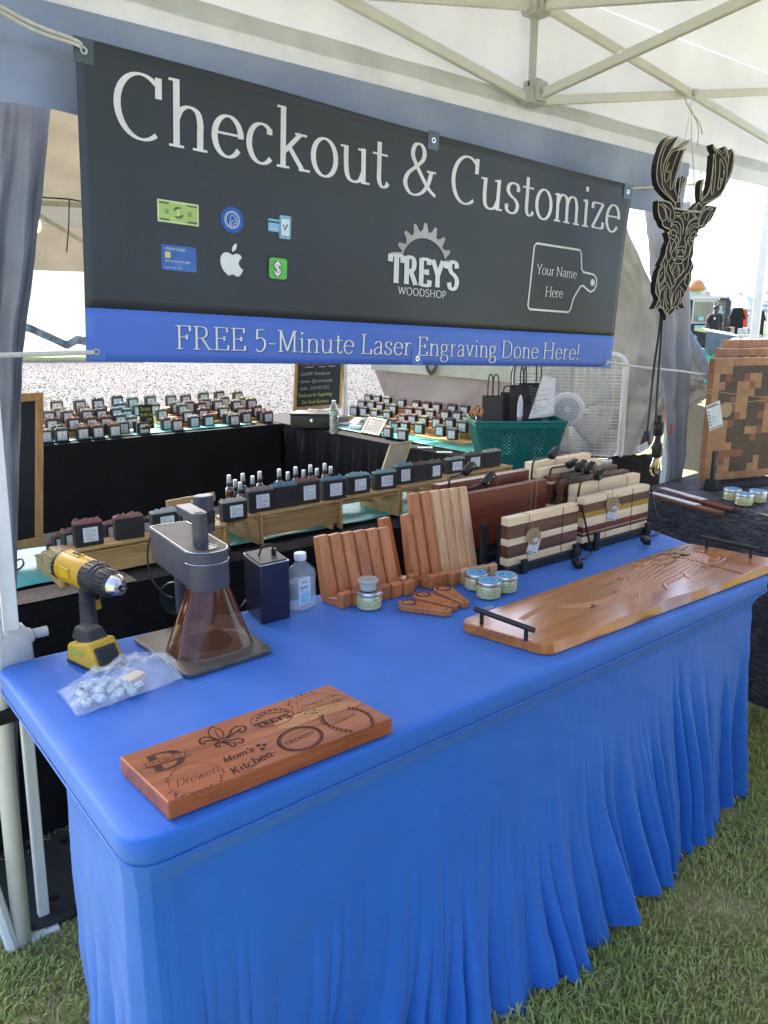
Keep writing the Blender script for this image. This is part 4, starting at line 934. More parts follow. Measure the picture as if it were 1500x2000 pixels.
# ---------------- jars ----------------
m_glass=mat('clear_glass',(1,1,1),.03,trans=1,ior=1.45); m_wax=mat('pale_board_wax','#c9c48a',.5,col2='#b9b377',scale=60)
m_lid=mat('steel_jar_lid',(.62,.62,.63),.28,metal=1,scale=80)
def jar(name,label,p,h=.050,r=.0345,grp=None,top='blue'):
    t=thing(name,label,'jar',p,0,grp); T=Matrix.Identity(4)
    mb=MB(); mb.lathe([(r*.86,.001),(r*.97,.004),(r,.010),(r,h*.72),(r*.93,h*.8)],28,T); 
    obj('glass',mb,mat('jar_glass','#c9c691',.08,col2='#bcb880',scale=40,coat=1,spec=.8),t,smooth=40,local=True)
    # quilted facets
    mb=MB()
    for row in range(3):
        for k in range(14):
            a=2*PI*(k+.5*(row%2))/14; z=.012+row*.0085; c=(math.cos(a),math.sin(a)); 
            mb.add([(c[0]*r*1.002-c[1]*.0045,c[1]*r*1.002+c[0]*.0045,z),(c[0]*(r+.0018),c[1]*(r+.0018),z+.0042),(c[0]*r*1.002+c[1]*.0045,c[1]*r*1.002-c[0]*.0045,z),(c[0]*(r+.0018),c[1]*(r+.0018),z-.0042)],[(0,1,2,3)])
    obj('quilted_facets',mb,MATS['jar_glass'],t,local=True,kind='stuff')
    mb=MB(); mb.lathe([(r*1.03,h*.78),(r*1.07,h*.79),(r*1.07,h*.83),(r*1.03,h*.84),(r*1.03,h*.97),(r*1.0,h*1.0),(r*.9,h*1.0),(r*.88,h*.985)],30,T); obj('lid',mb,m_lid,t,smooth=40,local=True)
    mb=MB(); mb.lathe([(r*.86,h*.986),(r*.86,h*.996)],30,T); L_=obj('lid_disc',mb,m_bluepr if top=='blue' else m_lid,t,local=True)
    if top=='blue':
        mb=MB(); Mt=Matrix.Translation((0,0,h*.998)); rr_=random.Random(4)
        ring(mb,0,0,r*.75,r*.79,0,30); 
        for k in range(14): a=2*PI*k/14; disc(mb,r*.62*math.cos(a),r*.62*math.sin(a),r*.05,0,8)
        mb2=MB(); mb2.add(mb.v,mb.f,Mt); text(mb2,'KEEP',-r*.32,r*.08,r*.2,Mt,width=r*.64,serif=False,thick=14,thin=12) if False else scribble(mb2,-r*.4,-r*.35,r*.8,r*.75,Mt,3,2)
        obj('lid_print',mb2,m_paper,L_,local=True)
    return t
j=at(969,1172,z=TZ); j1=jar('wax_jar','small wax jar with blue lid, in front of two others by the cedar board',(j.x,j.y+.03,TZ+.001),grp='blue lid jars on the blue table')
for lab,p in (('small wax jar with blue lid, behind left beside the wooden uprights',(944,1155)),('small wax jar with blue lid, behind right touching the striped board rack',(1001,1160))):
    q=at(*p,z=TZ); dup(j1,(q.x,q.y+.03,TZ+.001),.7,lab)
j=at(734,1193,z=TZ); jm=jar('wax_jar','small wax jar with plain steel lid carrying a clear plastic cup',(j.x,j.y+.03,TZ+.001),top='steel')
m_frost=mat('frosted_plastic',(.75,.76,.74),.25,trans=.35,alpha=.85,scale=60,translucent=.2)
cp=thing('plastic_cup','small lidded clear plastic cup of cream balm standing on a jar','cup',(j.x-.003,j.y+.03,TZ+.0525))
mb=MB(); mb.lathe([(.019,.0),(.021,.003),(.0255,.024)],26); obj('cup',mb,mat('cream_balm','#d9d8c8',.4,coat=.6),cp,smooth=40,local=True)
mb=MB(); mb.lathe([(.0275,.022),(.029,.024),(.0285,.029),(.026,.031),(.024,.0285),(.001,.0285)],28); obj('lid',mb,m_frost,cp,smooth=40,local=True)

# ---------------- cherry and maple phone-stand uprights ----------------
def upright(label,x,y,h,w,foot,m,lean=.22,rz=0,grp='L shaped wooden stands in a row'):
    """L-shaped book stand: leaning back, short foot with a raised lip (profile in depth and height)"""
    t=thing('wooden_stand',label,'wooden stand',(x,y,TZ+.001),rz,grp); th=.022; lx=math.sin(lean)*h; 
    prof=[(-foot,0),(-foot+.0,.040),(-foot+.016,.044),(-foot+.022,.026),(-.006,.020),(lx*.97,h),(lx+th*.9,h-.004),(th+.004,.0)]
    prof=[(a,b) for a,b in prof]
    mb=MB(); vs=[(-w/2,a,b) for a,b in prof]+[(w/2,a,b) for a,b in prof]; n=len(prof)
    fs=[tuple(range(n)),tuple(range(n,2*n))[::-1]]+[(i,n+i,n+(i+1)%n,(i+1)%n) for i in range(n)]
    mb.add(vs,fs); obj('stand_body',mb,m,t,bev=.002,local=True,seg=1); return t
ords=['first','second','third','fourth','fifth','sixth']
for i in range(6):
    x0=at(610+i*22.5+ (6 if i>1 else 0),1180,y=.68).x
    upright('reddish cherry stand, %s from left in the short row next to the oil bottle'%ords[i],.832+i*.0395,.672-.004*i,+.183-.001*i,.0385,.062+.002*i,w_cherry,lean=.20,rz=.10)
upright('single cherry stand leaning between the short row and the tall row',1.075,.690,.190,.036,.075,w_cherry,lean=.24,rz=.10)
xs=[1.090,1.118,1.155,1.192,1.226,1.258,1.292]
hs=[.205,.262,.262,.262,.262,.262,.262]
names=['short cherry stand at the left end of the tall row','tall cherry stand, left one of two in the tall row','tall cherry stand next to the pale maple stands','pale maple stand, first from left in the tall row','pale maple stand, second from left in the tall row','pale maple stand, third from left in the tall row','pale maple stand at the right end by the dark board']
for i,x in enumerate(xs):
    upright(names[i],x+.03,.648-.0045*i+(.0),hs[i],.034 if i else .04,.072+(.01 if i>1 else 0),w_cherry if i<3 else w_maplev,lean=.17,rz=.13)
# ---------------- bottle openers ----------------
def opener(label,A,B):
    a=at(*A,z=TZ+.017); b=at(*B,z=TZ+.017); d=b-a; L_=d.length; t=thing('bottle_opener',label,'bottle opener',(a.x,a.y,TZ+.001),0,'wooden bottle openers fanned out')
    M_=frame((a.x,a.y,TZ+.001),Vector((d.x,d.y,0)),Vector((-d.y,d.x,0))); mb=MB()
    out=[(.029*math.cos(R(k)),.029*math.sin(R(k))) for k in range(75,286,15)]; out=out+[(L_,-.013)]+[(L_+.006*math.cos(R(k)),.0+.012*math.sin(R(k))) for k in (-50,0,50)]+[(L_,.013)]
    mb.prism(out,0,.018,M_); obj('paddle',mb,w_cherry,t,bev=.003,smooth=30)
    mb=MB(); mb.lathe([(.021,.0178),(.021,.0192),(.0175,.0192),(.0172,.0165),(.002,.0165)],24,M_); r_=obj('metal_ring',mb,m_black,t,smooth=30)
    mb=MB(); mb.box((.003,0,.0185),(.022,.006,.002),M_); obj('pry_tab',mb,m_chrome,r_)
    mb=MB(); mb.cyl(M_@Vector((L_-.006,0,.0176)),M_@Vector((L_-.006,0,.0186)),.0035,10); obj('cord_hole',mb,m_black,t)
def oz(x,y): return (560+x/3.409,840+y/3.409)
opener('bottle opener lying nearest the front of the fanned trio',oz(812,1152),oz(1080,1200))
opener('middle bottle opener of the fanned trio',oz(908,1098),oz(1122,1165))
opener('rearmost bottle opener, beside the foot of the maple stands',oz(1045,1058),oz(1188,1145))
# ---------------- boards in black wire racks ----------------
def striped(label,x0,x1,y,z0,z1,strips,th=.033,lean=.0,cat='cutting board',grp=None,seam=None,name='cutting_board'):
    """strips: list of (fraction of height, material) from the bottom"""
    t=thing(name,label,cat,(x0,y,z0),0,grp); z=z0; tot=sum(s for s,_ in strips); H=z1-z0
    for s,m in strips:
        h=H*s/tot; mb=MB(); mb.box(((x0+x1)/2,y+th/2+lean*(z-z0+h/2),z+h/2),(x1-x0,th,h-.0004)); obj('wood_strip',mb,m,t,bev=.0015 if h>.008 else 0,seg=1); z+=h
    if seam:
        for sx in seam:
            mb=MB(); xx=x0+(x1-x0)*sx; mb.tube([(xx,y-.0015,z0-.001),(xx+.001,y-.0015,z1+.0015),(xx+.001,y+th+.001,z1+.0015)],.0011,5); obj('twine',mb,m_twine,t)
    return t
Wn,Mp,Yl,Pd=w_walnut,w_maple,w_yellow,w_paduk
m_dkline=mat('dark_string_line',(.05,.025,.015),.7)
A_=striped('walnut and pale maple striped board in the front black rack with a round kraft tag',1.378,1.708,.529,.768,.919,[(1,Mp),(1.5,Wn),(.85,Mp),(1.6,Wn),(1,Mp)],seam=[.27])
mb=MB(); mb.box((1.628,.5285,.843),(.0012,.002,.15)); obj('join_line',mb,m_dkline,A_)
B_=striped('long striped board with yellow, red and maple bands in the right black rack',1.762,2.133,.548,.768,.923,[(.8,Mp),(.38,Wn),(.08,Mp),(.75,Pd),(1.15,Mp),(.7,Yl),(1.0,Wn),(.8,Mp)],seam=[.33])
mb=MB(); mb.box((2.03,.5475,.846),(.0012,.002,.154)); obj('join_line',mb,m_dkline,B_)
C_=striped('maple striped board with yellow band directly behind the long yellow banded board',1.815,2.19,.628,.768,.945,[(1,Yl),(1,Wn),(1,Yl),(1,Mp),(1.0,Mp)],seam=[.33,.78])
I_=striped('brown walnut board with light lower band behind the yellow banded pair',1.80,2.185,.672,.768,.952,[(1.2,Mp),(1,Mp),(.9,Wn),(1.2,Wn)],seam=[.72])
H_=striped('dark walnut board leaning fourth from front in the right rack',1.785,2.165,.712,.768,.968,[(1.5,Wn),(.8,Mp),(1.6,Wn),(.2,Mp),(.4,Wn)])
G_=striped('maple and walnut board second from the back of the right rack',1.765,2.12,.752,.768,.990,[(2,Mp),(1,Wn),(.4,Wn),(.6,Mp)])
F_=striped('plain pale maple board at the very back of the right rack',1.77,2.105,.79,.768,1.008,[(1,Mp),(1,Mp)],seam=[.38])
D_=striped('dark red padauk board with white strings at the front of the left rack',1.338,1.738,.690,.785,.970,[(1,Pd)],seam=[.80,.86],th=.03)
E_=striped('dark red padauk board standing behind the white-stringed one',1.30,1.72,.755,.785,.995,[(1,Pd)],seam=[.62])
# kraft tags and price cards on the two front boards
def tagset(label,px,py,y,tilt):
    c=at(px,py,y=y); t=thing('price_tag',label,'price tag',c); c=c+Vector((0,-.012,0)); M_=frame(c,(.86,-.45,tilt),(0,0,1))
    mb=MB(); mb.lathe([(.024,0),(.024,.001)],28,M_@Matrix.Scale(1.12,4,(0,1,0))); obj('kraft_disc',mb,m_kraft,t)
    mb=MB(); text(mb,'Trey',-.013,.006,.006,M_@Matrix.Translation((0,0,.0012)),width=.026,slant=.4,serif=False); scribble(mb,-.016,-.01,.032,.012,M_@Matrix.Translation((0,0,.0012)),2,5); obj('tag_writing',mb,mat('brown_ink',(.2,.1,.04),.7),t)
    M2=frame(c+Vector((.010,.004,-.026)),(.86,-.40,tilt-.28),(0,0,1)); mb=MB(); mb.box((0,0,-.0006),(.036,.062,.0008),M2); cd_=obj('care_card',mb,m_paper,t)
    mb=MB(); mb.add([(-.016,-.029,0),(.016,-.029,0),(.016,-.026,0),(-.016,-.026,0)],[(0,1,2,3)],M2); scribble(mb,-.010,-.024,.024,.034,M2,6,3); mb.add([(-.016,.024,0),(.016,.024,0),(.016,.029,0),(-.016,.029,0)],[(0,1,2,3)],M2); obj('card_print',mb,m_greyink,cd_)
    mb=MB(); mb.box((.006,-.012,.0018),(.016,.011,.0004),M_,rz=.2); s_=obj('price_sticker',mb,m_paper,t)
    mb=MB(); text(mb,'$35',-.001,-.0165,.006,M_@Matrix.Translation((0,0,.0024)),width=.012,serif=False); obj('price_writing',mb,m_ink,s_)
    mb=MB(); mb.tube(smooth_path([tuple(c+Vector(v)) for v in ((-.008,0,.055),(-.006,-.003,.025),(0,-.004,.016),(.014,-.004,.030),(.02,-.003,.022),(.004,-.004,.014))],5),.001,5); obj('tag_string',mb,m_twine,t); return t
tagset('round kraft tag with white care card on the walnut striped board',1036,1046,.526,.03)
tagset('round kraft tag with white care card on the yellow banded board',1191,984,.545,.03)
# racks: black rails with notched posts
def rack(label,x0,x1,y0,y1,posts):
    t=thing('board_rack',label,'display rack',(x0,y0,TZ))
    for yy in (y0,y1): mb=MB(); mb.box(((x0+x1)/2,yy,TZ+.016),(x1-x0,.018,.026)); obj('rail',mb,w_black,t,bev=.001)
    for x in (x0+.02,x1-.02): mb=MB(); mb.box((x,(y0+y1)/2,TZ+.012),(.02,y1-y0-.02,.018)); obj('cross_bar',mb,w_black,t,bev=.001)
    for (x,y,h) in posts: mb=MB(); mb.box((x,y,TZ+h/2),(.022,.012,h)); obj('upright_post',mb,w_black,t,bev=.0015)
    return t
rack('black painted rack under the walnut striped front board',1.36,1.72,.527,.80,[(1.437,.514,.045),(1.685,.514,.05),(1.345,.60,.155),(1.385,.566,.15)])
rack('black painted rack under the long yellow banded board',1.78,2.15,.546,.82,[(1.815,.530,.065),(2.11,.530,.05),(1.80,.60,.05)])
rack('black painted rack holding the two dark red boards',1.31,1.70,.665,.79,[(1.352,.648,.05)])
# wire arms ending in black rubber blocks
def arm(label,pts,block_dir,r=.0034,bl=.052):
    P=[Vector(p) for p in pts]; t=thing('rack_arm',label,'rack arm',P[0]); mb=MB(); mb.tube(smooth_path([tuple(p) for p in P],1) if 0 else round_corners(P,.014),r,8); obj('wire',mb,m_black,t,smooth=True)
    d=(P[-1]-P[-2]).normalized() if block_dir is None else Vector(block_dir).normalized(); side=d.cross(Vector((0,0,1))).normalized() if abs(d.z)<.95 else Vector((1,0,0)); M_=frame(P[-1]-d*.006,d,side)
    mb=MB(); mb.box((bl/2,0,0),(bl,.026,.022),M_,bev=.005); b_=obj('rubber_block',mb,m_black,t,smooth=40)
    for s in (.2,.75): mb=MB(); mb.cyl(M_@Vector((bl*s,.0132,0)),M_@Vector((bl*s,.0115,0)),.0018,8); mb.cyl(M_@Vector((bl*s,-.0136,0)),M_@Vector((bl*s,-.0115,0)),.0018,8); obj('screw',mb,m_chrome,b_)
def round_corners(P,r):
    out=[P[0]]
    for i in range(1,len(P)-1):
        a=(P[i-1]-P[i]); b=(P[i+1]-P[i]); ra=min(r,a.length*.45); rb=min(r,b.length*.45); p0=P[i]+a.normalized()*ra; p1=P[i]+b.normalized()*rb
        for k in range(5): t=k/4; out.append(p0*(1-t)**2+P[i]*2*t*(1-t)+p1*t*t)
    return out+[P[-1]]
def A3(*q): return [at(880+a/3.571,880+b/3.571,y=y) for a,b,y in q]
arm('wire arm with rubber block over the front left dark red board',A3((85,618,.68),(95,272,.68),(240,228,.695)),A3((240,228,.695))[0]*0+(A3((300,165,.70))[0]-A3((250,225,.70))[0]))
arm('wire arm with rubber block over the rear left dark red board',A3((-10,560,.74),(-10,190,.74),(100,152,.76)),A3((165,90,.76))[0]-A3((105,150,.76))[0])
arm('wire arm with rubber block rising behind the plain maple board',A3((560,230,.77),(575,72,.78),(700,40,.80)),A3((750,-15,.8))[0]-A3((690,45,.8))[0])
arm('wire arm with rubber block on the maple and walnut board',A3((690,190,.74),(700,122,.74),(820,104,.75)),A3((900,62,.75))[0]-A3((830,104,.75))[0])
arm('wire arm with rubber block on the dark walnut board',A3((725,340,.70),(765,165,.70),(890,132,.71)),A3((955,70,.71))[0]-A3((900,132,.71))[0])
arm('wire arm with rubber block behind the yellow banded pair',A3((805,325,.66),(820,190,.66),(950,148,.67)),A3((1010,80,.67))[0]-A3((955,150,.67))[0])
arm('wire arm with rubber block over the maple board with yellow band',A3((885,350,.615),(905,220,.615),(1020,188,.62)),A3((1095,120,.62))[0]-A3((1020,190,.62))[0])
q=A3((890,380,.522),(915,385,.522),(985,715,.515),(965,742,.50),(870,770,.47))
arm('wire arm with rubber foot in front of the walnut striped board',q,at(1135,1118,z=TZ+.012)-at(1115,1095,z=TZ+.016))
q=A3((1395,265,.54),(1460,565,.535),(1440,580,.51),(1350,612,.47))
arm('wire arm with rubber foot in front of the long yellow banded board',q,at(1274,1068,z=TZ+.012)-at(1256,1046,z=TZ+.016))

# ---------------- knives of the display table (right) and dark wood-print table ----------------
m_wpcloth=mat('charcoal_woodprint_cloth',(.022,.022,.028),.75,col2=(.16,.15,.17),scale=16,stretch=(1,1,7),bump=.3,detail=7,ramp=(.42,.72))
for nn in m_wpcloth.node_tree.nodes:
    if nn.type=='TEX_NOISE' and nn.inputs['Scale'].default_value==16: nn.inputs['Distortion'].default_value=1.6
dt=thing('display_table_cloth','charcoal wood-grain printed cloth over the display table at the right','tablecloth',(3.0,.5,0))
wz=.76; c0=at(1262,953,z=wz); c1=at(1560,1020,z=wz); c2=at(1380,918,z=wz); c3=at(1560,936,z=wz)
mb=MB(); mb.grid(lambda u,v:tuple(c0.lerp(c1,u).lerp(c2.lerp(c3,u),v)+Vector((0,0,.002*fbm(u*4,v*4,3,1)))),30,12); obj('cloth_top',mb,m_wpcloth,dt,smooth=True)
nx_=(c1-c0).normalized(); nf=Vector((-nx_.y,nx_.x,0)); 
if nf.dot(CC-c0)<0: nf=-nf
mb=MB(); mb.grid(lambda u,v:tuple(c0.lerp(c1+nx_*.5,u)+nf*(.02+.05*v+(.03*math.sin(u*16+2*math.sin(u*7))*v+.02*fbm(u*4,v*3,1,1.5))*(1))+Vector((0,0,-v*(wz-.03)-(.0 if v else .0)))) if v>0 else tuple(c0.lerp(c1+nx_*.5,u)),90,24); obj('cloth_drop',mb,m_wpcloth,dt,smooth=True)
mb=MB(); mb.grid(lambda u,v:tuple(c0.lerp(c2,u)+Vector((-.03*v-.015*math.sin(u*14)*v,0,-v*(wz-.02)))),30,12); obj('cloth_side',mb,m_wpcloth,dt,smooth=True)
def knife(label,A,Bm,Bh,top):
    a,b,c=[at(*p,z=wz+.012) for p in (A,Bm,Bh)]; t=thing('bread_knife',label,'bow knife',(a.x,a.y,wz),0,'wooden bow knives with white paper sleeves')
    d=(b-a).normalized(); s=Vector((-d.y,d.x,0)); 
    if s.y<0: s=-s
    mb=MB(); pr=[(-.002,.0),(0,.018),((b-a).length,.018),((b-a).length,0)]; M_=frame((a.x,a.y,wz+.004),d,s); mb.prism([(0,.010),((b-a).length+.01,.010),((b-a).length+.02,.028),(0,.020)],0,.014,M_); obj('wooden_bow',mb,top,t,bev=.002)
    mb=MB(); mb.box(((b-a).length*.5,-.010,.004),((b-a).length*.97,.034,.005),M_); obj('paper_sleeve',mb,m_paper,t)
    mb=MB(); L2=(c-b).length; mb.prism([((b-a).length-.005,-.012),((b-a).length+.03,-.016),((b-a).length+L2-.01,-.012),((b-a).length+L2,.006),((b-a).length+L2-.006,.020),((b-a).length,.026)],0,.016,M_); obj('handle',mb,top,t,bev=.004)
knife('bow knife with dark walnut handle lying nearest the table edge',(1268,957),(1362,982),(1426,994),w_walnut)
knife('bow knife with reddish handle lying behind the walnut one',(1288,948),(1375,972),(1438,988),w_paduk)
j=at(1466,990,z=wz); jr=jar('wax_jar','small wax jar in front of a pair beside the checkered boards',(j.x,j.y+.03,wz+.002),grp='wax jars on the charcoal table')
for lab,p in (('small wax jar with blue lid, left rear beside the checkered board stand',(1442,980)),('small wax jar with blue lid, cut by the right photo edge',(1492,984))):
    q=at(*p,z=wz); dup(jr,(q.x,q.y+.03,wz+.002),.5,lab)

# checkered end-grain boards
wA=wood('endgrain_dark','#4a2c1e','#2f1a11',1,22,.5,rand=.25); wB=wood('endgrain_tan','#ad7a50','#8f6140',1,22,.5,rand=.16); wC=wood('endgrain_red','#8a4f33','#6b3922',1,22,.5,rand=.15)
def checker(label,A,Bx,top,bottom,d,seed,full):
    """front board standing on the stand; A,Bx px of left and right edge"""
    pl=at(A[0],bottom,z=wz+.02+.0*d); pl=pl+Vector((0,0,0)); 
    dirx=Vector((1,-.30,0)).normalized(); n=Vector((dirx.y,-dirx.x,0)); o0=pl+(-n)*d*-1
    pl=at(1380,938,z=wz+.02); base=at(A[0],A[1],n=n,p0=pl-n*d); 
    tl=base; H=tl.z-(wz+.02); w=.46; t=thing('checkered_board',label,'cutting board',(tl.x,tl.y,wz+.02))
    lean=.06; rr_=random.Random(seed); cols,rows=13,int(round(H/w*13)); cw,ch=w/cols,H/rows
    M_=frame((tl.x,tl.y,wz+.02),dirx,Vector((0,0,1))+(-n)*lean*0)
    pat=full
    for r_ in range(rows):
        if not full and r_<rows-4: continue
        for c_ in range(cols):
            u,v=c_/cols,r_/rows; e=min(c_,cols-1-c_,r_,rows-1-r_)
            k=2.4*fbm(c_*.37+seed,r_*.37,seed*1.7,1)+rr_.uniform(-.4,.45)
            if e<1 or (e<2 and k<.25): m=wB
            elif k>-.12: m=wA
            elif k>-.5: m=wC
            else: m=wB
            mb=MB(); mb.box(((c_+.5)*cw,(r_+.5)*ch,0),(cw-.0003,ch-.0003,.034),M_); obj('end_grain_block',mb,m,t)
    if not full:
        mb=MB(); mb.box((w/2,(rows-4)*ch/2,0),(w,(rows-4)*ch,.034),M_); obj('lower_board',mb,wB,t)
    return t
checker('large checkered end-grain board standing in front of two others',(1392,700),1500,700,938,0,3,True)
checker('large checkered end-grain board, middle of the three standing',(1402,681),1500,681,930,.10,5,False)
checker('large checkered end-grain board, rearmost of the three standing',(1416,664),1500,664,925,.20,8,False)
# stand of those boards
s=thing('board_stand','black display stand gripping the front checkered board','display stand',at(1388,960,z=wz))
a=at(1389,955,z=wz+.005); mb=MB(); mb.box((a.x,a.y,wz+.09),(.018,.014,.17)); obj('stand_post',mb,w_black,s,bev=.001)
mb=MB(); mb.box((a.x+.14,a.y-.045,wz+.012),(.34,.05,.02),rz=-.30); mb.box((a.x,a.y,wz+.025),(.03,.05,.045)); obj('stand_base',mb,w_black,s,bev=.001)
# care tag and jute on the front checkered board
c=at(1396,812,d=3.25); tg=thing('care_tag','white care instruction tag hanging off the front checkered board','tag',c)
M_=frame(c,(1,-.3,.32),(0,0,1)); mb=MB(); mb.box((0,0,0),(.072,.110,.0012),M_,bev=.0004); obj('card',mb,m_paper,tg)
mb=MB(); M3=M_@Matrix.Translation((0,0,.0012)); scribble(mb,-.018,-.04,.045,.072,M3,8,9,lw=.09); mb.add([(-.032,.040,0),(.02,.040,0),(.02,.050,0),(-.032,.050,0)],[(0,1,2,3)],M3); mb.add([(-.032,-.051,0),(.032,-.051,0),(.032,-.046,0),(-.032,-.046,0)],[(0,1,2,3)],M3)
for k in range(5): mb.add([(-.032,-.035+k*.014,0),(-.024,-.035+k*.014,0),(-.024,-.027+k*.014,0),(-.032,-.027+k*.014,0)],[(0,1,2,3)],M3)
obj('card_print',mb,m_greyink,tg)
c2_=at(1418,800,d=3.27); mb=MB(); mb.lathe([(.032,0),(.032,.001)],26,frame(c2_,(1,-.3,0),(0,0,1))); obj('kraft_disc',mb,m_kraft,tg)
for k,(L_) in enumerate(([(1372,768),(1385,762),(1420,768),(1510,778)],[(1400,790),(1440,787),(1510,780)],[(1372,768),(1362,780),(1374,776),(1385,766),(1395,785)])):
    rope('jute_string','%s jute string across the front checkered board'%['upper','lower','looped'][k],[at(a,b,d=3.24) for a,b in L_],.0016,m_twine,'string')

# ---------------- cordless drill ----------------
m_yel=mat('drill_yellow_plastic',(.62,.36,.025),.42,col2=(.55,.32,.03),scale=30,bump=.1,bscale=200)
m_dgrey=mat('drill_charcoal',(.028,.03,.033),.5,scale=30,bump=.15,bscale=260)
dr=thing('cordless_drill','yellow and black cordless drill standing on its battery','drill',at(190,1300,z=TZ))
b0=at(196,1292,z=TZ); ux=Vector((.62,-.78,0)).normalized()   # muzzle points to the right and towards the viewer
ux=(at(245,1150,z=.93)-at(118,1105,z=.985)); 
# drill axis found from its two ends at their heights
pA=at(128,1103,d=1.93); pB=at(240,1150,d=1.80); ux=(pB-pA).normalized(); uh=Vector((ux.x,ux.y,0)).normalized(); us=Vector((-uh.y,uh.x,0))
MD=frame(pA,ux,us)     # x along the barrel, y sideways, z up
Z_=Matrix.Rotation(PI/2,4,'Y')
BL=(pB-pA).length+.004
def along(mb,prof,n=28,sx=1,sy=1): mb.lathe([(r*1.2,x) for x,r in prof],n,MD@Z_,sx,sy)
k=BL/.20
mb=MB(); along(mb,[(-.012*k,.010),(-.008*k,.022),(0,.029),(.012*k,.031),(.085*k,.030),(.10*k,.027)],sx=1.08); obj('motor_housing',mb,m_yel,dr,smooth=40)
mb=MB(); along(mb,[(-.016*k,.012),(-.013*k,.024),(-.004*k,.0305),(.004*k,.0305),(.005*k,.028)],sx=1.08); obj('rear_cap',mb,m_dgrey,dr,smooth=35)
mb=MB(); along(mb,[(.088*k,.024),(.090*k,.031),(.118*k,.032),(.122*k,.029),(.128*k,.029),(.131*k,.026)]); cl=obj('clutch_collar',mb,m_dgrey,dr,smooth=30)
mb=MB()
for i in range(22):
    a=2*PI*i/22; mb.box((.104*k,.0378*math.cos(a),.0378*math.sin(a)),(.022,.003,.003),MD)
obj('collar_ribs',mb,m_dgrey,cl)
mb=MB(); along(mb,[(.131*k,.022),(.133*k,.027),(.165*k,.0255),(.172*k,.022)]); ch=obj('chuck_sleeve',mb,m_dgrey,dr,smooth=30)
mb=MB()
for i in range(18):
    a=2*PI*i/18; mb.box((.150*k,.0312*math.cos(a),.0312*math.sin(a)),(.028,.0034,.003),MD)
obj('sleeve_ribs',mb,m_black,ch)
mb=MB(); along(mb,[(.170*k,.0225),(.176*k,.0222),(.190*k,.015),(.193*k,.0085),(.186*k,.006)]); obj('chuck_nose',mb,m_chrome,dr,smooth=35)
mb=MB(); along(mb,[(.186*k,.0045),(.203*k,.0030),(.2035*k,.001)],12); obj('chuck_jaws',mb,mat('dark_steel',(.2,.2,.2),.35,metal=1),dr)
mb=MB(); mb.box((.035*k,0,.038),(.06,.020,.007),MD,bev=.002); obj('top_rib',mb,m_yel,dr); mb=MB(); mb.box((.045*k,0,.0425),(.022,.010,.003),MD,bev=.001); obj('speed_switch',mb,m_dgrey,dr)
mb=MB(); mb.box((.045*k,-.0375,.004),(.04,.003,.026),MD,bev=.001); obj('side_plate',mb,mat('drill_bright_yellow',(.72,.45,.02),.4),dr)
for i in range(4):
    for s in (-1,1): mb=MB(); mb.box((.0*k+.003+.0*i,s*.0375,-.012+.009*i),(.008,.004,.004),MD); obj('vent_slot',mb,m_black,dr)
# handle and battery, in a frame upright on the table
HB=frame(at(187,1298,z=TZ)+Vector((0,.02,0)),uh,us)@Matrix.Scale(1.13,4)
hx=.022; top=MD@Vector((.070*k,0,-.026)); botp=HB@Vector((0,0,.062))
mb=MB(); pts=[]; 
for i in range(9):
    t=i/8; p=top.lerp(botp,t); w1=.023-.004*math.sin(PI*t); w2=.0165
    ring_=[]
    for q in range(16):
        a=2*PI*q/16; ring_.append(p+uh*w1*math.cos(a)+us*w2*math.sin(a))
    pts.append(ring_)
vs=[p for r_ in pts for p in r_]; fs=[(i*16+q,i*16+(q+1)%16,(i+1)*16+(q+1)%16,(i+1)*16+q) for i in range(8) for q in range(16)]; mb.add(vs,fs); gh=obj('grip',mb,m_dgrey,dr,smooth=True)
mb=MB()
for i in range(11):
    t=.36+.05*i; p=top.lerp(botp,t); w1=.0235-.004*math.sin(PI*t); mb.tube([p+uh*w1*math.cos(2*PI*q/18)+us*.0172*math.sin(2*PI*q/18) for q in range(18)],.0013,5,closed=True)
obj('grip_ridges',mb,m_dgrey,gh)
tp=top+uh*.028; mb=MB(); M_=frame(tp,uh,us); mb.prism([(-.030,.02),(.036,.018),(.040,.006),(.022,-.002),(.010,-.022),(.006,-.048),(.012,-.058),(.006,-.062),(-.004,-.050),(-.012,-.02)],-.014,.014,M_@Matrix.Rotation(PI/2,4,'X')); obj('trigger_housing',mb,m_yel,dr,bev=.002)
mb=MB(); mb.box((.008,0,-.020),(.016,.018,.03),M_,bev=.004); obj('trigger',mb,m_black,dr)
mb=MB(); mb.add([(-.032,-.024,.050),(.036,-.024,.046),(.036,.024,.046),(-.032,.024,.050),(-.024,-.019,.078),(.020,-.019,.074),(.020,.019,.074),(-.024,.019,.078)],[(3,2,1,0),(4,5,6,7),(0,1,5,4),(1,2,6,5),(2,3,7,6),(3,0,4,7)],HB); obj('battery_shoe',mb,m_dgrey,dr,bev=.006,smooth=40)
mb=MB(); mb.add([(-.040,-.034,.006),(.066,-.034,.004),(.066,.034,.004),(-.040,.034,.006),(-.036,-.031,.042),(.038,-.031,.058),(.038,.031,.058),(-.036,.031,.042)],[(3,2,1,0),(4,5,6,7),(0,1,5,4),(1,2,6,5),(2,3,7,6),(3,0,4,7)],HB); obj('battery',mb,m_yel,dr,bev=.007,smooth=40)
mb=MB(); mb.box((.012,0,.005),(.104,.066,.010),HB,bev=.003); obj('battery_base',mb,m_dgrey,dr)
Mf=HB@Matrix.Translation((.053,0,.030))@Matrix.Rotation(R(62),4,'Y'); mb=MB(); mb.box((0,0,.001),(.036,.046,.006),Mf,bev=.002); pl_=obj('release_panel',mb,m_dgrey,dr)
mb=MB()
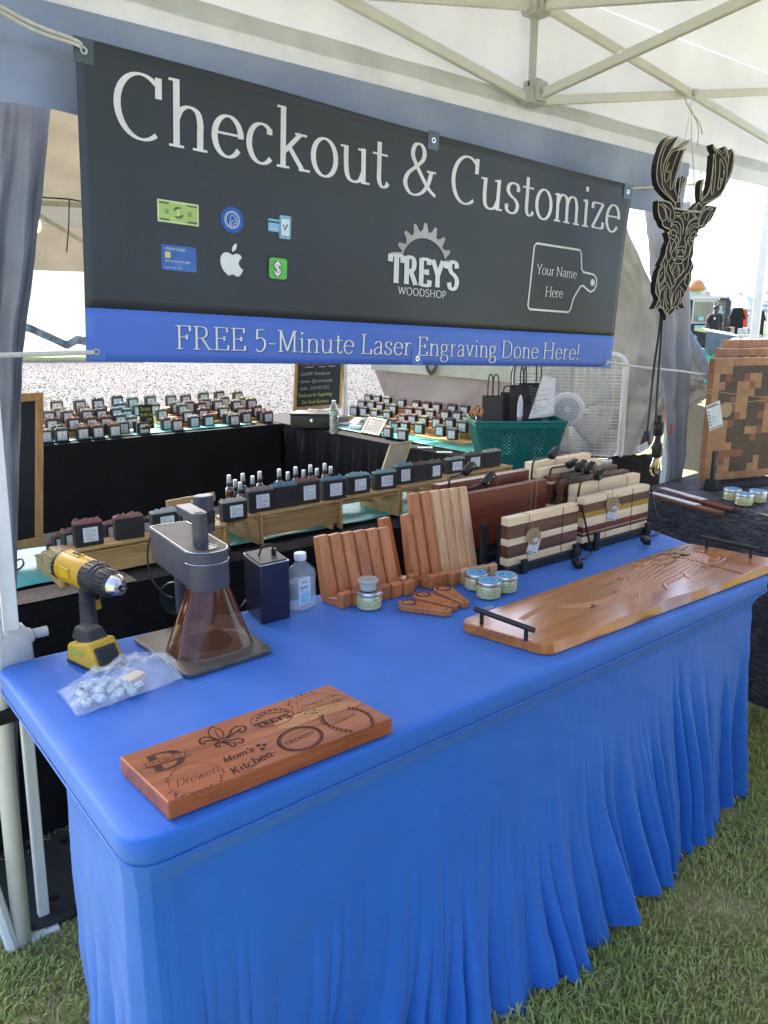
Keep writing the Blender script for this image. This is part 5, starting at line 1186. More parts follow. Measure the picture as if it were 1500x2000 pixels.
for i in range(3): mb.box((-.008+.008*i,0,.0045),(.003,.032,.002),Mf)
obj('panel_ridges',mb,m_black,pl_)
mb=MB(); mb.box((.0,-.0325,.032),(.04,.002,.011),HB,rx=-.12); lb_=obj('rating_label',mb,mat('label_green_yellow',(.35,.38,.06),.5),dr)

# ---------------- laser engraver ----------------
m_gun=mat('gunmetal_aluminium',(.075,.075,.095),.42,metal=.2,col2=(.065,.065,.083),scale=20,coat=.1)
m_plate=mat('brushed_base_plate',(.13,.12,.115),.3,metal=.6,col2=(.17,.16,.15),scale=30,stretch=(1,12,1))
le=thing('laser_engraver','gunmetal laser engraver with amber cone shield on a flat steel base','laser engraver',at(400,1290,z=TZ))
c=[at(258,1245,z=TZ+.012),at(366,1320,z=TZ+.012),at(533,1268,z=TZ+.012),at(438,1198,z=TZ+.012)]
pp=rpoly(c,.014,5); mb=MB(); n=len(pp); mb.add([(p.x,p.y,TZ+.002) for p in pp]+[(p.x,p.y,TZ+.0125) for p in pp],[tuple(range(n))[::-1],tuple(range(n,2*n))]+[(i,(i+1)%n,n+(i+1)%n,n+i) for i in range(n)]); obj('base_plate',mb,m_plate,le,bev=.0015,smooth=30)
# head: long stadium-shaped box; near end rounded
hz1=at(405,1065,d=1.93); # near rounded end of top
he=at(402,1068,z=.988); hb=at(335,1026,z=.988)
hd=(he-hb); hd.z=0; Lh=hd.length; hd.normalize(); hs=Vector((-hd.y,hd.x,0))
r_h=.050; MH=frame((he.x,he.y,0),hd,hs)
def stad(r,L,x1=0): return [(x1+r*math.cos(R(a)),r*math.sin(R(a))) for a in range(-90,91,10)]+[(-L+x1+.010*math.cos(R(a))+.01-0,r-.010+.010*math.sin(R(a))) for a in range(90,181,30)]+[(-L+x1+.01+.010*math.cos(R(a)),-r+.010+.010*math.sin(R(a))) for a in range(180,271,30)]
mb=MB(); mb.prism(stad(r_h,Lh+.03),.898,.984,MH); obj('head_body',mb,m_gun,le,bev=.003,smooth=30)
mb=MB(); mb.prism(stad(r_h+.0006,.0,0)[:19],.896,.960,MH) ; obj('front_drum',mb,m_gun,le,smooth=30)
mb=MB(); mb.prism(stad(r_h-.002,Lh+.028),.984,.9865,MH); obj('glossy_top',mb,mat('glossy_smoked_top',(.085,.075,.068),.5,spec=.3),le)
mb=MB(); P_=stad(r_h+.0008,.03)[:19]; mb.tube([tuple(MH@Vector((a,b,.958))) for a,b in P_],.0011,6); obj('silver_line',mb,m_chrome,le)
mb=MB(); P_=stad(r_h-.001,Lh+.028); mb.tube([tuple(MH@Vector((a,b,.9862))) for a,b in P_],.0012,6,closed=True); obj('chrome_rim',mb,m_chrome,le)
# focusing knob window (circle) on top
mb=MB(); mb.lathe([(.026,.9868),(.026,.988),(.022,.988),(.021,.985),(.001,.985)],30,MH); obj('lens_window',mb,mat('smoked_glass',(.04,.035,.03),.05,coat=1),le,smooth=30)
# inverted-L bracket: column and top beam
ctop=at(415,1000,d=1.98); 
b1=MH@Vector((-.038,.002,0)); mb=MB(); mb.cyl((b1.x,b1.y,.985),(b1.x,b1.y,1.045),.0185,26); obj('riser_column',mb,m_gun,le,smooth=40)
MB_=frame((b1.x,b1.y,0),hd,hs); mb=MB(); mb.prism([(.0185*math.cos(R(a)),.0185*math.sin(R(a))) for a in range(-90,91,15)]+[(-.105,.0185),(-.105,-.0185)],1.040,1.062,MB_); obj('top_beam',mb,m_gun,le,bev=.002,smooth=30)
mb=MB(); mb.box((-.002,0,1.0625),(.014,.018,.0012),MB_); obj('beam_port',mb,m_black,le)
# slim rear module with black strap and teal edge
rm=at(399,1005,d=2.16); mb=MB(); Mr=frame((rm.x,rm.y,0),hd,hs); mb.prism([(.022*math.cos(R(a)),.028*math.sin(R(a))) for a in range(0,360,15)],.93,1.032,Mr); obj('rear_module',mb,m_gun,le,bev=.003,smooth=30)
mb=MB(); mb.prism([(.0235*math.cos(R(a)),.0295*math.sin(R(a))) for a in range(-90,91,15)],.955,.99,Mr); sp_=obj('module_strap',mb,m_black,le)
mb=MB(); mb.box((-.012,-.0285,.982),(.010,.002,.07),Mr); obj('teal_window',mb,mat('teal_glow_plastic',(.1,.5,.45),.3),le)
# back leg column down to the plate
bk=MH@Vector((-Lh+.0,.012,0)); mb=MB(); mb.cyl((bk.x,bk.y,TZ+.012),(bk.x,bk.y,.906),.014,18); obj('stand_column',mb,m_gun,le,smooth=40)
# amber cone
m_amber=mat('amber_acrylic',(.12,.024,.004),.05,alpha=.74,spec=.4,coat=.5,col2=(.08,.014,.003),scale=6)
mb=MB(); cb_=at(392,1272,z=TZ+.014); mcx,mcy=he.x,he.y
prof=[(.043,.882),(.052,.84),(.064,.80),(.080,.753)]
cb2=at(410,1258,z=TZ+.0145)
def cone(mb,off):
    n=48; vs=[]; rows=12
    for j in range(rows):
        t=j/(rows-1); z=.898+(TZ+.0145-.898)*t; 
        for i in range(n):
            a=2*PI*i/n; rx=.046+(.098-.046)*t; ry=.044+(.074-.044)*t
            ca,sa=math.cos(a),math.sin(a); pw=1-.35*t; x=rx*math.copysign(abs(ca)**pw,ca); y=ry*math.copysign(abs(sa)**pw,sa)
            rib=.0016*math.cos(a*11)*(1-.5*t); c0_=he.lerp(cb2,t); vs.append((c0_.x+x-off*ca+rib*ca,c0_.y+y-off*sa+rib*sa,z))
    mb.add(vs,[(j*n+i,j*n+(i+1)%n,(j+1)*n+(i+1)%n,(j+1)*n+i) for j in range(rows-1) for i in range(n)])
mb=MB(); cone(mb,0); 
o=obj('amber_shield',mb,m_amber,le,smooth=True)
mb=MB(); mb.lathe([(.012,.80),(.016,.83),(.028,.88),(.03,.884)],24,MH); obj('laser_nozzle',mb,m_black,le,smooth=30)
mb=MB(); mb.prism(stad(.05,.06),TZ+.0128,TZ+.0145,MH); obj('dark_mat',mb,mat('sooty_mat',(.012,.008,.006),.7),le)
# exhaust funnel behind
f0=at(342,1168,d=2.10); mb=MB(); fd=(hd*-.75+hs*.1+Vector((0,-.1,-.1))).normalized(); M_=frame(f0,Vector((0,0,1)),(1,0,0)); 
axis=Vector((-.75,-.5,.12)).normalized(); u_=axis.cross(Vector((0,0,1))).normalized(); M_=frame(f0,u_,u_.cross(axis)*-1); mb.lathe([(.044,0),(.046,.002),(.043,.006),(.030,-.03),(.018,-.055),(.016,-.09)][::1],30,M_,capt=False,capb=False); obj('exhaust_funnel',mb,mat('dark_green_grey_plastic',(.035,.045,.045),.3),le,smooth=40)
rope('power_cable','black cable looping down behind the laser head',[at(296,1040,d=2.1),at(288,1080,d=2.1),at(296,1130,d=2.1),at(322,1160,d=2.1),at(340,1168,d=2.08)],.0028,m_black,'cable')
rope('power_cable','black cable from the laser base to the dark box',[at(450,1195,z=TZ+.01),at(470,1186,z=TZ+.02),at(480,1172,z=TZ+.02)],.0025,m_black,'cable')
rope('power_cable','black loop of cable on the teal runner beside the curtain',[at(30,1096,z=.76),at(42,1092,z=.765),at(46,1102,z=.76),at(36,1112,z=.75),at(28,1110,z=.75)],.003,m_black,'cable')

# ---------------- dark blue tower box ----------------
m_navy=mat('navy_anodised',(.022,.022,.048),.33,metal=.3,col2=(.03,.03,.06),scale=15)
bx=thing('filter_box','dark navy metal tower box with glossy lid and plugged cable','device',at(520,1200,z=TZ))
f_=at(512,1221,z=TZ+.001); l_=at(480,1190,z=TZ+.001); r_=at(568,1206,z=TZ+.001); bk_=l_+r_-f_; tz=at(512,1100,x=f_.x).z; 
hB=at(505,1108,y=f_.y).z; 
def box4(mb,c,z0,z1): mb.add([(p.x,p.y,z0) for p in c]+[(p.x,p.y,z1) for p in c],[(3,2,1,0),(4,5,6,7),(0,1,5,4),(1,2,6,5),(2,3,7,6),(3,0,4,7)])
mb=MB(); box4(mb,[f_,r_,bk_,l_],TZ+.001,hB); obj('body',mb,m_navy,bx,bev=.003,smooth=30)
cen=(f_+bk_)/2; q=[cen+(p-cen)*.97 for p in (f_,r_,bk_,l_)]; mb=MB(); box4(mb,[cen+(p-cen)*1.01 for p in (f_,r_,bk_,l_)],hB,hB+.0025); obj('rim',mb,m_chrome,bx,bev=.001)
mb=MB(); box4(mb,[cen+(p-cen)*.93+(bk_-r_)*.0 for p in (f_,r_,bk_,l_)],hB+.0025,hB+.006); obj('lid',mb,MATS['glossy_smoked_top'],bx,bev=.001)
pc=cen+(r_-f_)*.22+(f_-l_)*.1; mb=MB(); mb.cyl((pc.x,pc.y,hB),(pc.x,pc.y,hB+.024),.0068,16); obj('plug',mb,m_black,bx,smooth=40)
mb=MB(); mb.tube(smooth_path([(pc.x,pc.y,hB+.022),(pc.x-.006,pc.y+.006,hB+.034),(pc.x-.024,pc.y+.014,hB+.030),(pc.x-.034,pc.y+.02,hB+.004)],5),.0025,8); obj('cable',mb,m_black,bx,smooth=True)
mb=MB(); w=(r_-f_).normalized(); nr=Vector((w.y,-w.x,0)); p=f_+(r_-f_)*.42; mb.lathe([(.005,0),(.005,.001),(.0035,.001),(.001,.0008)],16,frame((p.x+nr.x*.0003,p.y+nr.y*.0003,hB-.022),w,(0,0,1))); obj('round_button',mb,m_navy,bx)

# ---------------- mineral oil bottle ----------------
m_pet=mat('clear_bottle_plastic',(.72,.80,.88),.05,alpha=.20,spec=1,coat=1); m_cap=mat('white_cap',(.75,.77,.8),.4)
m_oil=mat('clear_oil',(.62,.74,.88),.03,alpha=.2,coat=1)
q=at(597,1192,z=TZ+.001)+Vector((.006,.03,0)); bo=thing('oil_bottle','clear plastic mineral oil bottle with white cap and pale blue label','bottle',q,.15)
def bprof(s=1): return [(.8,0),(1,.006),(1.02,.03),(.98,.055),(1.0,.075),(1.03,.09),(.95,.105),(.62,.120),(.40,.127),(.38,.140)]
mb=MB(); n=36
def bottle_shell(mb,W,Dp,prof,off=0,zmax=1):
    vs=[];P_=[p for p in prof if p[1]<=zmax]
    for r,z in P_:
        for i in range(n):
            a=2*PI*i/n; sq=.62 if z<.11 else .95; ca,sa=math.cos(a),math.sin(a); vs.append(((W*r-off)*math.copysign(abs(ca)**sq,ca),(Dp*r-off)*math.copysign(abs(sa)**sq,sa),z+(off if z<.001 else 0)))
    m=len(P_); fs=[(j*n+i,j*n+(i+1)%n,(j+1)*n+(i+1)%n,(j+1)*n+i) for j in range(m-1) for i in range(n)]; fs.append(tuple(range(n))[::-1]); mb.add(vs,fs); return m
bottle_shell(mb,.041,.028,bprof()); obj('bottle_body',mb,m_pet,bo,smooth=True,local=True)
mb=MB(); m=bottle_shell(mb,.0395,.0265,bprof(),.0006,.08); mb.f.append(tuple((m-1)*n+i for i in range(n))); mb.mi.append(0); obj('oil_fill',mb,m_oil,bo,smooth=40,local=True)
mb=MB(); mb.lathe([(.0155,.134),(.0165,.136),(.0165,.150),(.0155,.153),(.001,.153)],26); obj('screw_cap',mb,m_cap,bo,smooth=30,local=True)
lb1=mat('pale_blue_label',(.35,.60,.80),.4,col2=(.42,.66,.84),scale=15); lw=mat('white_blue_label',(.62,.70,.78),.45)
mb=MB(); mb.box((-.013,-.0295,.054),(.042,.001,.074)); L_=obj('label',mb,lw,bo,local=True,bev=.0003)
mb=MB(); mb.box((-.012,-.0303,.036),(.038,.0006,.036)); obj('label_band',mb,lb1,L_,local=True)
mb=MB(); Ml=frame((-.030,-.0310,.0),(1,0,0),(0,0,1)); text(mb,'Mineral',.001,.064,.007,Ml,width=.026,serif=False,thick=12,thin=10); 
sans(mb,'Oil',.008,.002,.056,0,Ml)
for k in range(9): mb.add([(.006+.0022*k,.077,0),(.0068+.0022*k,.077,0),(.0068+.0022*k,.083,0),(.006+.0022*k,.083,0)],[(0,1,2,3)],Ml)
scribble(mb,.003,.026,.026,.024,Ml,5,2); obj('label_print',mb,mat('navy_ink',(.03,.06,.16),.5),L_,local=True)
for k in range(4):
    mb=MB(); mb.tube([(.008+.006*k,-.0275,.015),(.009+.006*k,-.028,.05)],.0008,5); obj('moulded_ridge',mb,m_pet,bo,local=True)

# ---------------- zip bag of foam plugs ----------------
m_bag=mat('thin_polythene',(.9,.92,.93),.18,alpha=.22,spec=1,scale=30,bump=.9,bscale=40,coat=.8)
bg=thing('plastic_bag','crumpled clear zip bag holding pale blue foam plugs and a wood scrap','plastic bag',at(230,1340,z=TZ))
cA,cB,cC,cD=at(150,1400,z=TZ+.004),at(110,1350,z=TZ+.004),at(322,1278,z=TZ+.035),at(357,1325,z=TZ+.010)
def bagf(top):
    def f(u,v):
        p=cB.lerp(cC,u).lerp(cA.lerp(cD,u),v); h=math.sin(PI*min(1,max(0,v)))**.6*math.sin(PI*min(1,u*.93+.02))**.6
        w=fbm(u*5,v*4,3 if top else 9,1.7); cr=abs(fbm(u*3+v*2,v*5-u*3,7,1.9))
        z=p.z+(h*(.052+.022*w-.016*cr) if top else 0)+(.0006 if top else 0)
        q=(cA-cB).normalized(); return (p.x+q.x*.008*w,p.y+q.y*.008*w-(.004 if top else 0)*h,z)
    return f
mb=MB(); mb.grid(bagf(True),70,44); obj('bag_film',mb,m_bag,bg,smooth=True)
mb=MB(); mb.grid(bagf(False),30,20); obj('bag_underside',mb,m_bag,bg,smooth=True)
for k in range(2):
    mb=MB(); a=cC.lerp(cB,.03+.035*k); b=cD.lerp(cA,.03+.035*k); mb.tube([tuple(a.lerp(b,t/8)+Vector((0,0,.016*math.sin(PI*t/8)*(1-.2*k)+.002))) for t in range(9)],.0012,6); obj('zip_strip',mb,m_frost,bg)
m_foam=mat('pale_blue_foam',(.68,.74,.78),.5,col2=(.62,.69,.74),scale=40,trans=.1)
rr_=random.Random(5); spots=[]
for k in range(300):
    u=rr_.uniform(.12,.62); v=rr_.uniform(.22,.94); p=cB.lerp(cC,u).lerp(cA.lerp(cD,u),v)
    if all((p-s).length>.0165 for s in spots): spots.append(p)
    if len(spots)>=26: break
pl0=None
for k,p in enumerate(spots):
    if pl0 is None:
        mb=MB(); mb.lathe([(.004,0),(.0085,.001),(.0098,.005),(.0098,.010),(.0070,.013),(.0062,.012),(.005,.009),(.001,.0085)],18); pl0=obj('foam_plug',mb,m_foam,None,smooth=40); pl0.parent=bg; o=pl0
    else: o=pl0.copy(); COL.objects.link(o); o.parent=bg
    o.location=mw(bg).inverted()@Vector((p.x,p.y,TZ+.003+rr_.uniform(0,.012))); o.rotation_euler=(rr_.uniform(-.9,.9),rr_.uniform(-.9,.9),0)
mb=MB(); q=cB.lerp(cC,.62).lerp(cA.lerp(cD,.62),.4); mb.box((q.x,q.y,TZ+.014),(.05,.03,.016),rz=.4); obj('wood_scrap',mb,w_maple,bg,bev=.002)
# ---------------- soap bars: wrapped dark box, textured soap top, printed label ----------------
m_wrap=mat('charcoal_soap_wrap',(.018,.016,.016),.55,col2=(.026,.022,.021),scale=60)
TOPC=dict(cream='#cfc3a0',white='#cfd0c8',brown='#9a6a4a',grey='#6f716d',teal='#6fa5a6',green='#a5b795',pink='#b07f80',red='#a0484e',yellow='#cdb967',orange='#b8785a',blue='#6895a5',mint='#86bcb0',tan='#a8927a',coral='#b56a55',olive='#7d7d52',rose='#8e5a58')
def topm(c): return mat('soap_top_'+c,tuple((.7*v+.3*sum(srgb(TOPC[c]))/3)*.72 for v in srgb(TOPC[c])),.75,scale=90,bump=.6,bscale=260)
PROT={}
def soap_proto(kind,w,d,h,color,label_face,seed=0):
    """box with raised uneven top; label_face: 'front' (square logo label) or 'back' (ingredient print)"""
    key=(kind,color,label_face,seed)
    if key in PROT: return PROT[key]
    t=thing('soap_bar','dark wrapped soap bar','soap bar',(0,0,-5)); PROT[key]=t
    mb=MB(); mb.box((0,0,h*.44),(w,d,h*.88)); obj('wrapper',mb,m_wrap,t,bev=.0015,local=True,seg=1)
    mb=MB(); nu,nv=14,7
    def f(u,v):
        e=min(u,1-u,v*.8,(1-v)*.8)*8; zz=h*.88+ (h*.15)*min(1,e*1.4+.3)*(.7+.9*fbm(u*5,v*3,seed+len(color),1.8)); return ((u-.5)*w*.985,(v-.5)*d*.985,zz)
    mb.grid(f,nu,nv)
    mb.box((0,0,h*.90),(w*.975,d*.975,h*.075)); obj('soap_top',mb,topm(color),t,smooth=40,local=True)
    if label_face:
        lw,lh=(w*.52,h*.56) if label_face=='back' else (w*.74,h*.66)
        mb=MB(); mb.box((w*.05 if label_face=='back' else 0,-d/2-.0006,h*.44),(lw,.0008,lh)); L_=obj('label',mb,m_paper,t,local=True)
        Ml=frame((w*.05 if label_face=='back' else 0,-d/2-.0013,h*.44),(1,0,0),(0,0,1)); mb=MB()
        if label_face=='back': scribble(mb,-lw*.40,-lh*.42,lw*.8,lh*.84,Ml,9,seed+3,lw=.16)
        else:
            q=[(-lw*.43,-lh*.43),(lw*.43,-lh*.43),(lw*.43,lh*.43),(-lw*.43,lh*.43),(-lw*.43,-lh*.43)]
            for a,b in zip(q,q[1:]): ribbon(mb,[a,b],lambda x,y:lw*.045,0,Ml)
            ring(mb,0,lh*.12,lw*.09,lw*.13,0,12) if not Ml else mb.add([(lw*.12*math.cos(k*PI/3),lh*.14+lw*.12*math.sin(k*PI/3),0) for k in range(6)],[tuple(range(6))],Ml)
            scribble(mb,-lw*.3,-lh*.33,lw*.6,lh*.3,Ml,2,seed,lw=.2)
        obj('label_print',mb,mat('pale_grey_ink',(.38,.38,.4),.6) if label_face=='front' else m_greyink,L_,local=True)
    return t
def put(proto,p,rz,label,group=None,s=1):
    key=proto.name
    if not proto.get('_used'):
        proto['_used']=1; proto.location=p; proto.rotation_euler=(0,0,rz); proto['label']=label
        if group: proto['group']=group
        if s!=1: proto.scale=(s,s,s)
        return proto
    r=dup(proto,p,rz,label,group); r.scale=(s,s,s); return r
ORD=['first','second','third','fourth','fifth','sixth','seventh','eighth','ninth','tenth','eleventh','twelfth','thirteenth','fourteenth','fifteenth']

# near bamboo risers, seen from behind
def riser(label,A,Bp,zt,y,depth=.26,steps=3,base=TZ+.003,panel=True,slot=True):
    xa=at(*A,y=y).x; xb=at(*Bp,y=y).x; t=thing('bamboo_riser',label,'display riser',((xa+xb)/2,y,base)); H=zt-base
    for x in (xa+.005,xb-.005):
        mb=MB(); sd=depth/steps; out=[(y-.004,base),(y-.004,zt-.008)]
        for k in range(steps):
            zz=zt-.008-H*k/steps*.9; out+= [(y+sd*(k+1)-.012,zz),(y+sd*(k+1)-.012,zt-.008-H*(k+1)/steps*.9 if k<steps-1 else base)]
        n=len(out); mb.add([(x-.005,a,b) for a,b in out]+[(x+.005,a,b) for a,b in out],[tuple(range(n)),tuple(range(n,2*n))[::-1]]+[(i,n+i,n+(i+1)%n,(i+1)%n) for i in range(n)]); obj('side_panel',mb,w_bamboo,t,bev=.001,seg=1)
    for k in range(steps):
        zz=zt-H*k/steps*.9; mb=MB(); mb.box(((xa+xb)/2,y+depth/steps*(k+.5)-.006,zz-.004),(xb-xa+.004,depth/steps-.002,.008)); obj('shelf_board',mb,w_bamboo,t,bev=.001,seg=1)
    if panel: mb=MB(); mb.box(((xa+xb)/2,y+.012,zt-.03-.022),(xb-xa-.021,.008,.072)); obj('back_panel',mb,w_bamboo,t,bev=.001,seg=1)
    if slot: mb=MB(); mb.box(((xa+xb)/2,y-.001,zt-.0165),(xb-xa-.03,.004,.006)); obj('slot_rail',mb,w_bamboo,t)
    return t
YR=1.245
Rr1=riser('bamboo step riser at the left end carrying the coral-topped soap bars',(112,1075),(440,1010),.850,YR)
riser('short bamboo riser behind the laser engraver head',(440,1010),(505,998),.850,YR+.05,panel=False)
riser('middle bamboo step riser with blue and brown topped bars',(507,1000),(668,970),.853,YR+.045)
riser('long bamboo riser without back panel behind the wooden stands',(645,968),(780,940),.853,YR+.06,panel=False)
riser('bamboo riser behind the tall maple stands with mint-topped bars',(782,938),(872,922),.853,YR+.09,panel=False)
riser('right end bamboo riser next to the green basket',(872,925),(1000,900),.85,YR+.14,panel=True)
mb=MB(); a=at(325,985,y=1.42); b=at(419,962,y=1.42); mb.box(((a.x+b.x)/2,1.42,(a.z+b.z)/2-.008),((b-a).length,.010,.03),ry=-.03); tag(obj('bamboo_board',mb,w_bamboo,bev=.002),'loose bamboo board standing behind the coral-topped soaps','board')
# front row: (x0,x1,y_top,y_bottom,color,labelled,text)
FR=[(147,205,1008,1063,'coral','back'),(227,284,996,1048,'coral',None),(298,352,981,1030,'white','back'),(368,420,971,1020,'orange','back'),
 (435,485,964,1010,'cream','back'),(487,537,952,1003,'tan','back'),(533,583,944,996,'blue',None),(580,626,931,986,'brown','back'),(633,677,927,974,'blue','back'),(681,724,923,966,'mint','back'),
 (732,777,919,959,'mint','back'),(775,807,912,955,'teal','back'),(807,837,909,949,'rose',None),(836,865,903,942,'olive','back'),(874,909,893,925,'green','back'),(909,944,888,924,'olive','back'),(945,980,881,917,'cream',None)]
adj={'coral':'coral','white':'white','orange':'orange','cream':'cream','tan':'tan','blue':'sky blue','brown':'brown','mint':'mint','teal':'teal','rose':'dusty rose','olive':'olive','green':'pale green','grey':'grey','pink':'pink','red':'bright red','yellow':'yellow'}
for i,(x0,x1,y0,y1,c,lf) in enumerate(FR):
    yy=YR+.03+(.045 if i>4 else 0)+(.02 if i>8 else 0)+(.03 if i>10 else 0)+(.05 if i>13 else 0)
    a=at(x0,y1,y=yy-.015); b=at(x1,y1-6,y=yy-.015); w=max(.05,min(.1,(b.x-a.x)*.95)); h=(at(x0,y0,y=yy).z-a.z)*.97; h=max(.06,min(.092,h))
    p=soap_proto('near%d'%i,w,.030,h,c,lf,i)
    put(p,((a.x+b.x)/2,yy,.8535 if i>4 else .8505),random.uniform(-.10,.04),'%s-topped dark soap bar, %s from left on the nearest bamboo riser row'%(adj[c],ORD[i] if i<15 else ['sixteenth','seventeenth'][i-15]))
SM=[(124,147,1025,1060,'coral',1.33,.825),(112,127,1042,1066,'brown',1.40,.80),(99,116,1053,1070,'coral',1.46,.765),(205,228,1014,1048,'coral',1.35,.825),(282,299,995,1030,'grey',1.33,.825),(352,369,990,1022,'cream',1.35,.825),(676,690,940,975,'mint',1.42,.825),(722,735,938,965,'mint',1.42,.825),(862,876,908,940,'rose',1.45,.825),(625,640,940,975,'teal',1.40,.825)]
for i,(x0,x1,y0,y1,c,yy,z) in enumerate(SM):
    a=at((x0+x1)/2,y0+8,y=yy); p=soap_proto('small%d'%i,.05,.03,.068,c,'front',i)
    put(p,(a.x,yy,z),random.uniform(-.2,.2),'small %s-topped soap bar on a lower step, %s from left behind the nearest row'%(adj[c],ORD[i]))
# spray bottles
m_ambglass=mat('amber_glass',(.10,.032,.008),.06,coat=1,spec=.8); m_spray=mat('silver_spray_cap',(.62,.63,.62),.3,metal=.6,scale=60); m_spclear=mat('clear_spray_cap',(.7,.72,.7),.15,spec=.8,trans=.4)
sp0=None
SPB=[(447,934),(459,940),(469,945),(474,928),(493,933),(507,924),(545,919),(562,925),(577,915),(593,921),(606,911),(619,918),(634,908),(646,914)]
for i,(x,y) in enumerate(SPB):
    yy=1.40+.03*(i%2) if i<6 else 1.44+.03*(i%2); a=at(x,y,y=yy)
    lab='amber spray bottle with silver cap, %s from left behind the riser soaps'%ORD[i]
    if sp0 is None:
        sp0=thing('spray_bottle',lab,'spray bottle',(a.x,yy,a.z-.085),0,'amber spray bottles with silver caps')
        mb=MB(); mb.lathe([(.012,0),(.0145,.003),(.0145,.040),(.012,.050),(.007,.055),(.007,.060)],20); obj('glass_body',mb,m_ambglass,sp0,smooth=40,local=True)
        mb=MB(); mb.lathe([(.0085,.058),(.0088,.068),(.0075,.070)],18); obj('collar',mb,m_black,sp0,smooth=40,local=True)
        mb=MB(); mb.lathe([(.0078,.069),(.0082,.071),(.0072,.094),(.0065,.096),(.001,.096)],18); obj('cap',mb,m_spray,sp0,smooth=40,local=True)
    else: dup(sp0,(a.x,yy,a.z-.09),0,lab)

# far risers + soaps. rows step up and away
def far_riser(label,x0,x1,y0,steps,base=.745,dy=.085,dz=.045,axis='x'):
    t=thing('bamboo_riser',label,'display riser',((x0+x1)/2,y0,base))
    for k in range(steps):
        mb=MB()
        if axis=='x': mb.box(((x0+x1)/2,y0+dy*(k+.5),base+dz*(k+1)/2),(x1-x0,dy-.001,dz*(k+1)))
        else: mb.box((y0+dy*(k+.5),(x0+x1)/2,base+dz*(k+1)/2),(dy-.001,x1-x0,dz*(k+1)))
        obj('step_board',mb,w_bamboo,t,bev=.001,seg=1)
    return t
YF=4.12
def fx(px,py,r): return at(80+px/3.125,740+py/3.125,y=YF+.085*r)
rows=[ # row index from front; (cx, top_y, colour)
 (0,[(25,340,'cream'),(125,330,'grey'),(252,318,'brown'),(345,315,'brown'),(448,308,'brown'),(625,288,'pink'),(830,272,'orange'),(1178,243,'cream'),(1383,240,'brown')]),
 (1,[(100,283,'grey'),(245,278,'brown'),(330,270,'brown'),(425,272,'brown'),(497,262,'teal'),(600,275,'cream'),(765,258,'red'),(930,232,'white'),(1020,222,'red'),(1145,205,'cream'),(1250,212,'brown'),(1348,200,'brown')]),
 (2,[(60,240,'brown'),(195,235,'orange'),(302,232,'brown'),(395,228,'brown'),(480,215,'teal'),(547,228,'teal'),(893,193,'green'),(985,180,'red'),(1110,168,'cream'),(1217,170,'pink'),(1315,162,'brown')]),
 (3,[(42,192,'cream'),(157,190,'cream'),(277,185,'cream'),(363,180,'grey'),(457,175,'teal'),(520,182,'teal'),(735,182,'yellow'),(858,152,'green'),(972,142,'red'),(1075,125,'cream'),(1188,128,'cream'),(1282,118,'yellow')]),
 (4,[(110,175,'cream'),(260,170,'brown'),(365,165,'grey'),(485,145,'teal'),(590,155,'green'),(690,150,'green'),(820,140,'green'),(900,135,'pink'),(1002,120,'green'),(1115,108,'pink'),(1225,112,'yellow')]),
 (5,[(92,130,'cream'),(232,125,'white'),(344,118,'grey'),(461,103,'grey'),(556,110,'white'),(663,100,'cream'),(790,97,'cream'),(880,93,'cream'),(988,80,'green'),(1085,72,'pink'),(1197,75,'yellow')])]
RN=['front','second','third','fourth','fifth','back']
SH=.087
for r,L_ in rows:
    for i,(cx,ty,c) in enumerate(L_):
        p0=fx(cx,ty,r); zz=.746+.045*max(0,r-0)-(0 if r else 0)
        zz=max(.746,p0.z-SH+.002)
        p=soap_proto('far',.080,.034,SH,c,'front',0)
        put(p,(p0.x,YF+.085*r,zz),random.uniform(-.12,.16),'%s-topped soap bar, %s from left in the %s row on the farthest table'%(adj[c],ORD[i],RN[r]),None)
za=fx(300,300,0)
for (lab,xa,xb,st) in (('bamboo step riser under the left block of far soaps',fx(0,300,0).x-.1,fx(560,300,0).x,5),('bamboo step riser under the right block of far soaps',fx(868,300,0).x,fx(1400,300,0).x,5)):
    tt=thing('bamboo_riser',lab,'display riser',((xa+xb)/2,YF,.745))
    for k in range(1,6):
        # step heights follow the soaps standing on them
        zs_=[fx(cx,ty,k) for cx,ty,c in rows[k][1] if xa<fx(cx,ty,k).x<xb]
        if not zs_: continue
        zt2=min(p.z for p in zs_)-SH; zt2=max(.75,zt2)
        mb=MB(); mb.box(((xa+xb)/2+.12*k*0,YF+.085*k,(zt2+.745)/2),(xb-xa+.05,.083,zt2-.745)); obj('step_board',mb,w_bamboo,tt,bev=.001,seg=1)
# chalk price sign on the far table
m_chalkb=mat('chalkboard_black',(.012,.014,.014),.7,col2=(.02,.022,.022),scale=9); m_ply=mat('chalk_yellow',(.55,.55,.12),.9); m_pine=wood('pine_frame','#c49a5e','#a57b45',2,12,.5)
def chalk(mb,s,x,y,size,M_,sx=1): sans(mb,s,size,x,y,.0012,M_,sx)
a=fx(600,300,.3); sg=thing('price_sign','small black chalk sign reading soap prices between the far soap blocks','sign',(a.x,YF-.02,.745))
p0=at(80+600/3.125,740+160/3.125,y=YF-.02); p1=at(80+720/3.125,740+300/3.125,y=YF-.02); M_=frame((p0.x,YF-.02,p1.z),(1,0,0),(0,.12,1)); w_,h_=p1.x-p0.x-.03,p0.z-p1.z
mb=MB(); mb.box((w_/2,h_/2,-.002),(w_,h_,.004),M_); obj('board',mb,m_chalkb,sg)
mb=MB()
for s,x,y,z_ in (('Soap',.01,.76,.038),('8.00 bar',.008,.53,.030),('OR',.045,.33,.026),('3 For 20',.006,.08,.032)): chalk(mb,s,x,y*h_,z_,M_)
obj('chalk_writing',mb,m_ply,sg)
